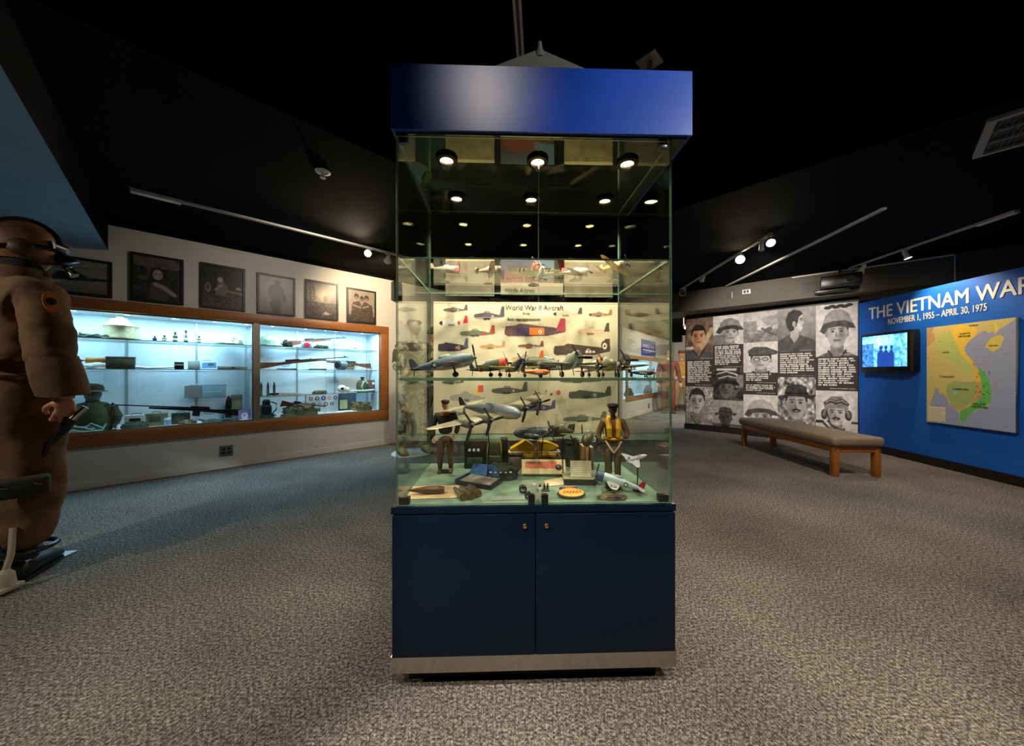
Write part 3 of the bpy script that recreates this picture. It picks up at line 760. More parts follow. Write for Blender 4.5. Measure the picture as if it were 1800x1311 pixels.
for a, b in ((I0 + .01, .70), (.705, 1.40), (1.47, 2.17), (2.175, I1 - .01)):
    pane('display_glass', a, b, .006, .010, IZ0 + .01, IZ1 - .01, DC, M_wglass)
SZ = (1.378, 1.090, .773)
for a, b, zs in ((I0 + .005, 1.42, SZ[:2]), (1.45, I1 - .005, SZ)):
    for z in zs: pane('glass_shelf', a, b, .07, DP - .012, z - .007, z, DC, M_wglass)
M_puckc = emitter('display_puck', (214, 240, 255), 20)
for x in (.10, .43, .76, 1.08, 1.36, 1.62, 1.98, 2.34, 2.70):
    d = MB().lathe([(.02, 0), (.034, -.001), (.036, -.006), (.022, -.007), (.02, 0)], 20, TR(x, .15, IZ1), cap=False).build('puck_light', M_strip, DC)
    MB().lathe([(0, -.001), (.021, -.001), (.021, -.004), (0, -.004)], 18, TR(x, .15, IZ1)).build('bulb', M_puckc, d)
for x in (.35, 1.05, 1.85, 2.5):
    p = ML @ Vector((x, .075, IZ1 - .012))
    area('display_light', p, p + ML.to_3x3() @ Vector((0, .06, -1)), 12, COOL, .64, .09)
for x in (.78, 2.33): MB().lathe([(0, 0), (.012, 0), (.012, -.018), (0, -.022)], 12, TR(x, .1, IZ1)).build('sensor', M_blackpl, DC)

# ---- things on its shelves
M_olive = mat('olive_cloth', (84, 88, 60), .9, rgb2=(56, 62, 42), scale=18, bump=.35, bscale=45)
M_khaki = mat('khaki_cloth', (158, 146, 112), .9, rgb2=(128, 118, 88), scale=20, bump=.3, bscale=50)
M_dkgreen = mat('dark_green_cloth', (52, 62, 46), .9, rgb2=(34, 42, 32), scale=16, bump=.35, bscale=50)
M_olivem = mat('olive_metal', (74, 82, 62), .5, vary=.2, scale=12)
M_steel = mat('gun_steel', (38, 40, 44), .35, .7)
M_gunwood = wood('gun_stock', (104, 58, 34), (72, 38, 22), (1, 14, 14), .4)
M_paper = mat('white_paper', (226, 224, 216), .6)
M_cream = mat('cream_paper', (214, 196, 156), .65, vary=.06, scale=6)
M_camo = camo('camouflage_cloth', [(58, 66, 40), (122, 118, 78), (84, 68, 46), (40, 42, 30)], 14)
M_leather = mat('brown_leather', (84, 50, 28), .5, rgb2=(56, 32, 18), scale=20, bump=.2)
M_tan = mat('tan_box_card', (150, 128, 96), .75, vary=.15, scale=10)
M_brassold = mat('aged_brass', (140, 112, 62), .35, .85, vary=.3, scale=20)
M_navyc = mat('navy_glass', (24, 34, 58), .15, spec=.8)
def fold(name, m, parent, w, d, h, M=None, seed=1, amp=.25, fr=6, n=22, mm=12):
    """a soft heap of cloth: flat bottomed, creased"""
    mb = MB(); vs = []; fs = []
    for j in range(mm + 1):
        ph = (PI / 2) * j / mm
        for k in range(n):
            a = 2 * PI * k / n; ca, sa = math.cos(a), math.sin(a)
            p = Vector((ca * math.cos(ph), sa * math.cos(ph), math.sin(ph)))
            q = Vector((math.copysign(abs(p.x) ** .7, p.x), math.copysign(abs(p.y) ** .7, p.y), p.z ** .8))
            r = 1 + amp * mnoise.noise(p * fr * .4 + Vector((seed, 0, 0))) + amp * .5 * mnoise.noise(p * fr + Vector((0, seed, 0)))
            vs.append((q.x * w / 2 * r, q.y * d / 2 * r, max(0, q.z * h * r)))
    for j in range(mm):
        for k in range(n): fs.append((j * n + k, j * n + (k + 1) % n, (j + 1) * n + (k + 1) % n, (j + 1) * n + k))
    fs.append(tuple(reversed(range(n))))
    mb.add(vs, fs, M, 0, True); return mb.build(name, m, parent)
DSC = 1.22
def dth(name, label, cat, u, zlev, d=-.22, group=None, turn=0.0, sc=None):
    """a thing standing on a level of the wall case, seen at photo column u"""
    p = dl(u, 655.5, d); o = thing(name, label, cat, (p.x, p.y, zlev + .0008), RA + turn, group); s_ = sc or DSC; o.scale = (s_, s_, s_); return o
def wpx(u, px, d=-.22): return px * dl(u, 655.5, d).y / 600 / max(.35, abs((E1.x - (u - 900) / 600 * E1.y)))   # width along the wall of px pixels
def hpx(u, px, d=-.22): return px * dl(u, 655.5, d).y / 600
def coil(name, m, parent, w, d, h, turns=5, r=.006, seed=1):
    rr = random.Random(seed); pts = []
    for i in range(turns * 14):
        a = i / 14 * 2 * PI; k = .55 + .45 * rr.random()
        pts.append((math.cos(a) * w / 2 * k, math.sin(a) * d / 2 * k, r + (h - 2 * r) * (.5 + .5 * math.sin(i * 1.7)) * rr.random()))
    return MB().tube(pts, r, 6).build(name, m, parent)
def bottle(u, label, h, r, col, capc, z, grp):
    t = dth('glass_bottle', label, 'bottle', u, z, -.16, grp)
    MB().lathe([(0, 0), (r, 0), (r, h * .55), (r * .4, h * .68), (r * .35, h * .8), (0, h * .8)], 14).build('body', col, t)
    MB().lathe([(0, h * .79), (r * .5, h * .79), (r * .5, h), (0, h)], 12).build('cap', capc, t)
    if h > .05: MB().lathe([(r * 1.02, h * .15), (r * 1.03, h * .4)], 14, cap=False).build('label_band', M_khaki, t)
    return t
def helmet(parent, m, R, net=None):
    pr = [(R * 1.0, 0), (R * 1.12, .004), (R * 1.10, .012), (R * 1.0, R * .25), (R * .95, R * .5), (R * .8, R * .78), (R * .55, R * .98), (R * .25, R * 1.07), (0, R * 1.1)]
    MB().lathe(pr, 28, sx=1.12, sy=.95, cap=False).build('shell', m, parent)
    MB().tube([(R * 1.2 * math.cos(a), R * 1.03 * math.sin(a), .008) for a in [k * PI / 14 for k in range(29)]], .004, 6).build('rim', M_dkgreen, parent)
    MB().tube([(R * .9, 0, .01), (R * .9, -R * .5, .004), (R * .4, -R * 1.1, .006), (-R * .4, -R * 1.1, .006)], .005, 6).build('chin_strap', M_khaki, parent)
def rifle(label, name, u0, u1, v0, v1, d, style, zrest=None):
    """a long gun along the wall between two photo points (muzzle at u0 when style[0]=='m')"""
    a = dl(u0, v0, d); b = dl(u1, v1, d); L = (b - a).length; t = thing(name, label, 'rifle', (a + b) / 2, RA)
    loc = (ML.to_3x3().inverted() @ (b - a)); ang = math.atan2(-loc.z, loc.x)
    M = Matrix.Rotation(ang, 4, 'Y') @ (Matrix.Identity(4) if style == 'stock_left' else Matrix.Rotation(PI, 4, 'Z'))
    x = -L / 2
    st = [(x, -.062), (x + .01, .018), (x + .22 * L, .004), (x + .30 * L, .012), (x + .72 * L, .004), (x + .72 * L, -.012), (x + .34 * L, -.022), (x + .28 * L, -.03), (x + .23 * L, -.03)]
    black = name == 'battle_rifle'
    MB().prismy(st, -.016, .016, M).build('stock', M_steel if black else M_gunwood, t)
    MB().cyl(M @ Vector((x + .3 * L, 0, .016)), M @ Vector((x + L, 0, .012)), .0075, 10, .006).build('barrel', M_steel, t)
    mb = MB().bbox(x + .27 * L, x + .42 * L, -.013, .013, .004, .032, .004, M); mb.build('receiver', M_steel, t)
    MB().cyl(M @ Vector((x + .30 * L, -.012, .02)), M @ Vector((x + .30 * L, -.04, .004)), .005, 8).build('bolt_handle', M_steel, t)
    MB().tube([M @ Vector((x + .27 * L + .045 * L * math.cos(q), 0, -.028 - .022 * math.sin(q))) for q in [k * PI / 8 for k in range(9)]], .0028, 6).build('trigger_guard', M_steel, t)
    MB().bbox(x + .95 * L, x + .965 * L, -.003, .003, .016, .032, .001, M).build('front_sight', M_steel, t)
    if black: MB().bbox(x + .34 * L, x + .40 * L, -.012, .012, -.075, -.01, .004, M).build('magazine', M_steel, t)
    return t
S1z, S2z, S3z, S0z = SZ[0], SZ[1], SZ[2], IZ0
# shelf 1, left pane
t = dth('patrol_cap', 'khaki field cap with a creased crown on the top shelf of the wall case', 'cap', 213, S1z, -.2)
MB().lathe([(.085, 0), (.088, .03), (.082, .085), (.098, .11), (.05, .14), (0, .148)], 24, sx=1.05, cap=False).build('crown', M_khaki, t)
MB().lathe([(.08, .0), (.125, .004), (.125, .009), (.08, .01)], 24, TR(0, -.035, .0), sx=.9, sy=.8).build('brim', M_khaki, t)
fold('folded_top', M_khaki, t, .12, .11, .07, TR(-.01, 0, .105), 5)
t = dth('strap_coil', 'coiled dark camouflage strap beside the khaki cap', 'strap', 168, S1z, -.16)
coil('strap', M_dkgreen, t, .19, .13, .045, 5, .007, 3)
bt = [(272, .042, .011, 'small squat dark bottle, the one nearest the khaki cap'), (289, .052, .012, 'small bottle with greenish body, second from the khaki cap'), (308, .085, .013, 'dark bottle with yellow band, third from the khaki cap'), (327, .105, .012, 'tallest thin bottle with a blue foot on the top shelf'), (350, .062, .011, 'small brown bottle beside the camouflage helmet')]
for i, (u, h, r, lb) in enumerate(bt):
    bottle(u, lb, h, r * 1.25, (M_navyc, M_olivem, M_steel, M_navyc, M_leather)[i], (M_blackpl, M_blackpl, M_blackpl, M_steel, M_steel)[i], S1z, 'small bottles on the top shelf')
t = dth('camouflage_helmet', 'rounded helmet with a light camouflage cover on the top shelf left of the mullion', 'helmet', 403, S1z, -.2)
helmet(t, camo('light_camo', [(104, 112, 84), (150, 150, 118), (74, 84, 60)], 16), .095)
# shelf 2, left pane
t = dth('folded_cloth', 'white folded cloth with a dark stripe on the middle shelf, partly behind the pilot figure', 'cloth', 172, S2z, -.16)
fold('cloth', M_paper, t, .15, .13, .05, None, 2)
t = dth('orange_tin', 'orange tin lying on the white folded cloth', 'tin', 170, S2z + .052, -.16)
MB().cyl((-.055, 0, .022), (.055, 0, .022), .022, 18).build('tin', mat('orange_tin', (196, 122, 40), .4), t)
MB().cyl((.055, 0, .022), (.062, 0, .022), .02, 18).build('lid', M_brassold, t)
t = dth('ration_tin', 'dark green rectangular tin box on the middle shelf', 'tin box', 213, S2z, -.14)
MB().bbox(-.078, .078, -.04, .04, 0, .088, .006).build('body', M_olivem, t); MB().bbox(-.08, .08, -.042, .042, .084, .098, .004).build('lid', mat('pale_lid', (120, 126, 104), .5), t)
t = dth('canvas_belt', 'white canvas belt with a dark rolled end on the middle shelf', 'belt', 272, S2z, -.15)
MB().tube([(-.17, 0, .028), (-.15, -.02, .034), (-.11, -.02, .016), (-.04, 0, .008), (.06, -.02, .012), (.17, 0, .02)], [.022, .024, .012, .009, .009, .006], 10).build('belt', M_paper, t)
MB().tube([(-.18, 0, .026), (-.155, -.02, .032), (-.125, -.022, .022)], [.024, .026, .018], 10).build('rolled_end', M_steel, t)
t = dth('small_dark_box', 'small dark box with a pale band next to the white belt', 'box', 315, S2z, -.15)
MB().bbox(-.03, .03, -.02, .02, 0, .062, .003).build('body', M_steel, t); MB().bbox(-.031, .031, -.021, .021, .03, .042, .001).build('band', M_tan, t)
t = dth('paperback_book', 'grey paperback book standing on the middle shelf', 'book', 341, S2z, -.2)
MB().bbox(-.04, .04, -.012, .012, 0, .075, .002).build('cover', mat('grey_cover', (150, 150, 150), .6), t); MB().box(-.038, .039, -.009, .009, .001, .0745).build('pages', M_paper, t)
t = dth('open_booklet', 'open white and blue booklet standing on the middle shelf', 'booklet', 368, S2z, -.2)
cv = Cv(40, 44, (226, 232, 236)); cv.rect(.1, .9, .1, .5, (96, 150, 196)); cv.ell(.6, .35, .2, .12, (70, 96, 90)); cv.rect(.1, .6, .62, .68, (150, 170, 180))
printed('page', cv, .12, .128, t, place((-.06, 0, 0), rx=-.15), M_prints); MB().box(-.06, .06, .02, .05, 0, .004).build('foot', M_paper, t)
t = dth('long_case', 'long low grey case at the end of the middle shelf left of the mullion', 'case', 409, S2z, -.15)
MB().bbox(-.11, .11, -.03, .03, 0, .032, .006).build('case', mat('grey_case', (128, 132, 124), .6), t); MB().bbox(-.012, .012, -.033, -.03, .01, .022, .001).build('latch', M_steel, t)
# floor, left pane
t = dth('dressed_torso', 'headless-looking torso form in an olive jacket and field cap, half hidden behind the pilot figure', 'mannequin bust', 163, S0z, -.2, sc=.92)
MB().lathe([(.13, 0), (.15, .06), (.155, .16), (.15, .24), (.10, .285), (.05, .30), (.045, .33)], 24, sy=.62).build('jacket', M_olive, t)
MB().sph((0, 0, .38), .062, .075, .085).build('head', mat('grey_head', (104, 106, 96), .6), t)
MB().lathe([(.075, 0), (.082, .03), (.07, .06), (.03, .078), (0, .08)], 20, TR(0, 0, .41), sy=1.15, cap=False).build('cap', M_olive, t)
MB().lathe([(.06, 0), (.11, -.01), (.108, -.004), (.06, .008)], 20, TR(0, -.045, .415), sy=.8).build('brim', M_olive, t)
for sx in (-1, 1): MB().tube([(sx * .13, 0, .24), (sx * .17, -.01, .14), (sx * .15, -.04, .02)], [.045, .042, .034], 10).build('sleeve', M_olive, t)
t = dth('netting_heap', 'heap of pale green camouflage netting on the floor of the wall case', 'netting', 140, S0z, -.12)
coil('netting', mat('net_green', (112, 140, 122), .9), t, .26, .13, .08, 9, .008, 8)
rifle('black battle rifle on a small stand along the bottom of the wall case', 'battle_rifle', 185, 424, 713, 722, -.14, 'stock_right')
a = dl(196, 713, -.14)
t = thing('rifle_stand', 'thin upright rod holding the muzzle of the black battle rifle', 'stand', (a.x, a.y, S0z + .001), RA)
MB().cyl((0, 0, 0), (0, 0, a.z - S0z - .012), .004, 8).build('rod', M_steel, t); MB().bbox(-.03, .03, -.03, .03, 0, .006, .002).build('foot', M_steel, t)
a = dl(392, 724, -.14)
t = thing('rifle_stand', 'thin upright rod holding the butt of the black battle rifle', 'stand', (a.x, a.y, S0z + .001), RA)
MB().cyl((0, 0, 0), (0, 0, a.z - S0z - .03), .004, 8).build('rod', M_steel, t); MB().bbox(-.03, .03, -.03, .03, 0, .006, .002).build('foot', M_steel, t)
for u, w_, h_, m_, lb in ((240, .13, .10, M_paper, 'pale radio box with a dark front below the rifle'), (275, .14, .105, M_khaki, 'khaki canvas box below the middle of the rifle'), (318, .12, .095, M_dkgreen, 'dark green tin under the rifle')):
    t = dth('equipment_box', lb, 'box', u, S0z, -.26)
    MB().bbox(-w_ / 2, w_ / 2, -.04, .04, 0, h_, .006).build('body', m_, t); MB().bbox(-w_ * .3, w_ * .2, -.044, -.04, h_ * .3, h_ * .75, .002).build('front_plate', M_steel if m_ is M_paper else M_olivem, t)
    MB().tube([(-.03, 0, h_), (-.02, 0, h_ + .012), (.02, 0, h_ + .012), (.03, 0, h_)], .003, 6).build('handle', M_steel, t)
t = dth('ammunition_pouch', 'green canvas ammunition pouch at the front of the case floor', 'pouch', 236, S0z, -.12)
fold('pouch', M_dkgreen, t, .15, .07, .055, None, 4); MB().bbox(-.03, .03, -.038, -.028, .012, .04, .003).build('flap', M_olive, t)
t = dth('leather_holster', 'brown pouch lying on the case floor beside the glass jar', 'pouch', 330, S0z, -.12)
fold('pouch', M_leather, t, .12, .06, .04, None, 6); MB().bbox(-.02, .02, -.036, -.024, .01, .026, .002).build('flap', M_tan, t)
t = dth('glass_jar', 'small clear bluish jar with a pale lid on the case floor', 'jar', 294, S0z, -.10)
MB().lathe([(0, 0), (.022, 0), (.023, .05), (.018, .056), (0, .056)], 16).build('jar', mat('bluish_glass', (120, 170, 190), .1, spec=.9), t); MB().lathe([(0, .056), (.02, .056), (.02, .066), (0, .067)], 16).build('lid', M_paper, t)
t = dth('small_vial', 'tiny vial on a white card at the front of the case floor', 'vial', 208, S0z, -.10)
MB().box(-.05, .05, -.03, .03, 0, .002).build('card', M_paper, t); MB().lathe([(0, .002), (.010, .002), (.010, .03), (.005, .036), (.005, .045), (0, .045)], 12).build('vial', M_paper, t)
t = dth('artillery_shell', 'tall dark pointed shell standing beside the tan box', 'shell', 402, S0z, -.3)
MB().lathe([(0, 0), (.028, 0), (.03, .01), (.028, .13), (.022, .18), (.012, .215), (0, .235)], 20).build('body', M_steel, t); MB().lathe([(.0305, .012), (.0305, .026)], 20, cap=False).build('band', M_brassold, t)
t = dth('tan_box', 'tall narrow tan cardboard box standing beside the dark shell', 'box', 416, S0z, -.3)
MB().bbox(-.04, .04, -.03, .03, 0, .235, .003).build('box', M_tan, t); MB().bbox(-.042, .042, -.032, .032, .19, .238, .003).build('lid', mat('grey_tan', (120, 108, 92), .7), t)
t = dth('photo_card', 'purple and white photo card leaning by the mullion', 'card', 431, S0z, -.08)
cv = Cv(36, 40, (150, 110, 170)); cv.ell(.5, .45, .28, .3, (236, 230, 236)); cv.ell(.5, .5, .12, .14, (200, 160, 190)); cv.rect(.2, .8, .05, .15, (240, 238, 240))
printed('sheet', cv, .092, .10, t, place((-.05, 0, 0), rx=-.12), M_prints)
t = dth('folded_harness', 'tangle of dark webbing harness on the case floor before the shell', 'harness', 388, S0z, -.11)
coil('webbing', mat('blue_green_web', (66, 96, 96), .8), t, .3, .10, .045, 5, .007, 12)
t = dth('acrylic_holder', 'clear acrylic document holder with bright edges on the back of the case', 'holder', 366, .86, -.36, sc=1)
MB().box(-.16, .16, 0, .003, -.1, .06).build('sheet', glass('acrylic', (.75, .82, .86)), t); MB().box(-.16, .16, -.004, 0, .055, .062).build('bright_edge', M_paper, t); MB().box(-.16, .12, -.004, 0, -.03, -.025).build('bright_edge', M_paper, t)
MB().box(-.20, -.05, -.006, -.003, -.09, .045).build('document', mat('grey_document', (134, 130, 128), .6), t)
# shelf 1, right pane
t = dth('steel_helmet', 'plain pale green steel helmet on the top shelf right of the mullion', 'helmet', 474, S1z, -.2)
helmet(t, mat('green_helmet', (92, 108, 84), .35, vary=.1), .10)
t = dth('leather_case', 'small tan leather case between the steel helmet and the camera', 'case', 491, S1z, -.15)
MB().bbox(-.025, .025, -.02, .02, 0, .05, .006).build('body', M_leather, t); MB().bbox(-.026, .026, -.023, -.019, .025, .052, .002).build('flap', M_tan, t)
t = dth('folding_camera', 'black and silver camera on the top shelf', 'camera', 505, S1z, -.15)
MB().bbox(-.045, .045, -.02, .02, 0, .06, .006).build('body', M_blackpl, t); MB().cyl((.01, -.02, .03), (.01, -.045, .03), .022, 18).build('lens', M_chrome, t); MB().bbox(-.03, .0, -.012, .012, .06, .078, .003).build('viewfinder', M_chrome, t)
rifle('short wooden carbine across the top shelf of the wall case', 'carbine', 506, 608, 601, 595, -.24, 'stock_left')
t = dth('round_badge', 'blue holder with a round red badge on the top shelf', 'badge', 539, S1z, -.12)
MB().bbox(-.05, .05, -.01, .01, 0, .062, .004).build('holder', mat('blue_holder', (120, 150, 180), .5), t); MB().lathe([(0, 0), (.026, 0), (.026, .005), (0, .006)], 24, place((0, -.010, .03), rx=PI / 2), sx=1.2).build('badge', mat('red_enamel', (196, 40, 64), .3), t)
t = dth('webbing_belt', 'green webbing belt with small pouches hanging over the shelf edge', 'belt', 565, S1z, -.12)
coil('belt', M_dkgreen, t, .15, .08, .05, 4, .007, 21); MB().bbox(.0, .05, -.05, -.03, -.0, .03, .004).build('pouch', M_olive, t)
t = dth('sepia_photograph', 'sepia landscape photograph standing at the end of the top shelf', 'photograph', 622, S1z, -.2)
cv = Cv(50, 30, (206, 184, 164)); cv.rect(0, 1, .55, .8, (160, 126, 110)); cv.rect(0, 1, .1, .3, (130, 104, 92)); cv.ell(.6, .3, .15, .1, (90, 66, 60))
printed('sheet', cv, .165, .095, t, place((-.08, 0, 0), rx=-.12), M_prints)
# shelf 2, right
rifle('long bolt action rifle lying along the middle shelf, butt at the mullion', 'bolt_rifle', 454, 612, 640, 629, -.14, 'stock_left')
rifle('second long rifle on the middle shelf, butt towards the oak frame end', 'bolt_rifle', 540, 652, 633, 641, -.28, 'stock_right')
t = dth('gas_canister', 'round metal respirator canister on the middle shelf', 'canister', 598, S2z, -.16)
MB().cyl((-.03, -.02, .055), (.05, .02, .055), .054, 26).build('drum', mat('canister_steel', (120, 126, 130), .3, .6), t); MB().cyl((-.045, -.028, .055), (-.028, -.018, .055), .034, 22).build('nozzle', M_blackpl, t)
t = dth('cartridge_belt', 'short belt of brass cartridges leaning beside the canister', 'cartridge belt', 616, S2z, -.17)
for k in range(5): MB().lathe([(0, 0), (.007, 0), (.007, .05), (.003, .07), (0, .074)], 10, place((-.03 + k * .016, 0, .008), rx=.25)).build('cartridge', M_brassold, t)
MB().bbox(-.042, .045, -.014, -.004, .014, .034, .002).build('web', M_khaki, t)
for u, lb in ((502, 'dark bayonet blade lying below the butt end of the long rifle'), (556, 'bright bayonet blade lying near the middle of the shelf')):
    t = dth('bayonet', lb, 'bayonet', u, S2z, -.11, 'bayonets on the middle shelf')
    MB().prismy([(-.09, .003), (-.06, .012), (.05, .012), (.05, .001), (-.06, .001)], -.002, .002).build('blade', M_steel, t); MB().bbox(.05, .10, -.008, .008, 0, .014, .003).build('grip', M_leather, t)
# shelf 3, right
for u, lb in ((459, 'upright dark cartridge nearest the mullion on the low shelf'), (471, 'upright dark cartridge, middle one of the three on the low shelf'), (482, 'upright dark cartridge farthest from the mullion of the three')):
    t = dth('large_cartridge', lb, 'cartridge', u, S3z, -.14, 'upright cartridges on the low shelf')
    MB().lathe([(0, 0), (.013, 0), (.013, .004), (.011, .008), (.012, .08)], 14).build('case', M_olivem, t); MB().lathe([(.011, .08), (.010, .10), (.004, .132), (0, .14)], 14).build('bullet', M_steel, t)
t = dth('combat_knife', 'knife with a pale sheath lying on the low shelf', 'knife', 500, S3z, -.14)
MB().bbox(-.13, -.05, -.01, .01, .004, .024, .006).build('grip', M_steel, t); MB().prismy([(-.05, .0), (-.05, .026), (.12, .018), (.17, .004), (.12, 0)], -.008, .008).build('sheath', M_paper, t)
t = dth('camouflage_pouch', 'small camouflage pouch with loose straps on the low shelf', 'pouch', 562, S3z, -.14)
fold('pouch', M_camo, t, .13, .08, .035, None, 9); coil('strap', M_dkgreen, t, .16, .08, .04, 3, .005, 5)
t = dth('breathing_mask', 'white breathing mask on the low shelf', 'mask', 601, S3z, -.15)
MB().sph((0, 0, .045), .05, .045, .045).build('face_piece', M_paper, t); MB().sph((.055, 0, .035), .03, .03, .032).build('cup', M_paper, t); MB().cyl((-.01, -.04, .05), (-.01, -.052, .05), .015, 14).build('valve', M_steel, t)
t = dth('canteen', 'rounded dark green canteen standing on the low shelf', 'canteen', 637, S3z, -.24)
MB().lathe([(0, 0), (.06, 0), (.07, .03), (.07, .1), (.05, .135), (.018, .145), (.018, .16), (0, .16)], 22, sy=.5).build('bottle', M_olivem, t); MB().lathe([(0, .16), (.022, .16), (.022, .178), (0, .178)], 14).build('cap', M_blackpl, t)
t = dth('signal_box', 'dark tan box with a round white dial on the low shelf by the frame end', 'box', 655, S3z, -.22)
MB().bbox(-.062, .062, -.03, .03, 0, .14, .004).build('body', mat('dark_tan', (92, 76, 62), .7), t); MB().cyl((-.005, -.03, .10), (-.005, -.034, .10), .016, 18).build('dial', M_paper, t)
t = dth('hose_loop', 'pale corrugated hose looped on the low shelf before the canteen', 'hose', 640, S3z, -.13)
MB().tube([(-.16, 0, .014), (-.08, -.02, .02), (.0, .0, .014), (.10, -.01, .02), (.13, .02, .02), (.10, .035, .02), (.0, .03, .016), (-.02, .02, .06), (.0, .02, .12), (.03, .02, .13), (.045, .02, .10)], .011, 8).build('hose', mat('pale_hose', (186, 206, 200), .4), t)
# floor, right pane
t = dth('field_lantern', 'black field lantern with straps on the case floor right of the mullion', 'lantern', 468, S0z, -.17)
MB().bbox(-.05, .04, -.05, .05, 0, .13, .012).build('body', M_blackpl, t); MB().lathe([(0, .13), (.035, .13), (.035, .17), (.02, .185), (0, .186)], 18).build('top', M_blackpl, t)
MB().tube([(.05, 0, .04), (.085, 0, .08), (.085, 0, .14), (.04, 0, .16)], .006, 8).build('handle', M_steel, t); coil('strap', M_dkgreen, t, .17, .14, .06, 3, .006, 11)
t = dth('canvas_rucksack', 'large green canvas rucksack heaped on the case floor', 'rucksack', 528, S0z, -.2, sc=1)
fold('bag', M_olive, t, .40, .2, .13, None, 3, .3); fold('flap', M_camo, t, .26, .16, .07, TR(.0, -.02, .085), 7, .3)
MB().bbox(-.06, .02, -.115, -.09, .02, .08, .01).build('pocket', M_dkgreen, t); coil('strap', M_dkgreen, t, .42, .2, .05, 3, .007, 14)
rifle('short dark carbine resting on top of the green rucksack', 'carbine', 494, 572, 706, 716, -.17, 'stock_left')
t = dth('patch_board', 'white board with two rows of coloured unit patches', 'board', 567, S0z, -.34, sc=1)
MB().box(-.205, .205, 0, .01, 0, .262).build('board', mat('patch_board_white', (200, 206, 212), .6), t)
MB().bbox(-.212, -.205, -.004, .012, 0, .268, .002).build('edge', M_blackpl, t); MB().bbox(.205, .212, -.004, .012, 0, .268, .002).build('edge', M_blackpl, t)
pc = [((150, 60, 66), 4), ((80, 96, 80), 6), ((40, 66, 140), 20), ((178, 120, 124), 4), ((60, 80, 130), 5), ((90, 120, 100), 12), ((100, 100, 110), 3), ((120, 116, 126), 20), ((84, 84, 92), 4)]
for i, (c, n) in enumerate(pc):
    x = (-.145 + .078 * i) if i < 5 else (-.115 + .078 * (i - 5)); z = .20 if i < 5 else .115
    p = MB().lathe([(0, 0), (.03, 0), (.03, .002), (0, .0025)], n, place((x, -.0005, z), rx=PI / 2) @ rotz(.785 if n == 4 and i != 3 else 0), sm=False).build('patch', mat('patch_%d_%d' % (c[0], c[1]), c, .8), t)
    MB().lathe([(0, 0), (.011, 0), (.011, .001), (0, .0012)], 14, place((x, -.0026, z), rx=PI / 2)).build('emblem', M_paper, p)
t = dth('dark_blue_board', 'dark blue display board behind the yellow note', 'board', 610, S0z, -.36, sc=1)
MB().box(-.12, .13, 0, .008, 0, .262).build('board', mat('slate_board', (66, 92, 112), .6), t)
t = dth('yellow_note', 'small pale yellow note card standing before the dark blue board', 'card', 604, S0z + .03, -.33, sc=1)
cv = Cv(20, 26, (214, 218, 160)); [cv.line([(.2, .2 + .15 * k), (.8, .2 + .15 * k)], .02, (160, 160, 120), .7) for k in range(5)]
printed('card', cv, .1, .13, t, TR(-.05, 0, 0), M_prints)
t = dth('camouflage_bag', 'camouflage canvas bag at the end of the case floor', 'bag', 633, S0z, -.19)
fold('bag', M_camo, t, .24, .15, .11, None, 13, .35); MB().bbox(-.04, .05, -.085, -.07, .02, .06, .008).build('flap', M_olive, t)
t = dth('white_cloth', 'white cloth spread at the front of the case floor below the yellow note', 'cloth', 600, S0z, -.10)
fold('cloth', M_paper, t, .34, .10, .02, None, 15, .35)
t = dth('small_dagger', 'small dagger standing in a white block before the patch board', 'dagger', 562, S0z, -.11)
MB().bbox(-.02, .02, -.015, .015, 0, .03, .003).build('block', M_paper, t); MB().lathe([(0, .03), (.005, .032), (.006, .06), (0, .09)], 8).build('blade', M_steel, t)

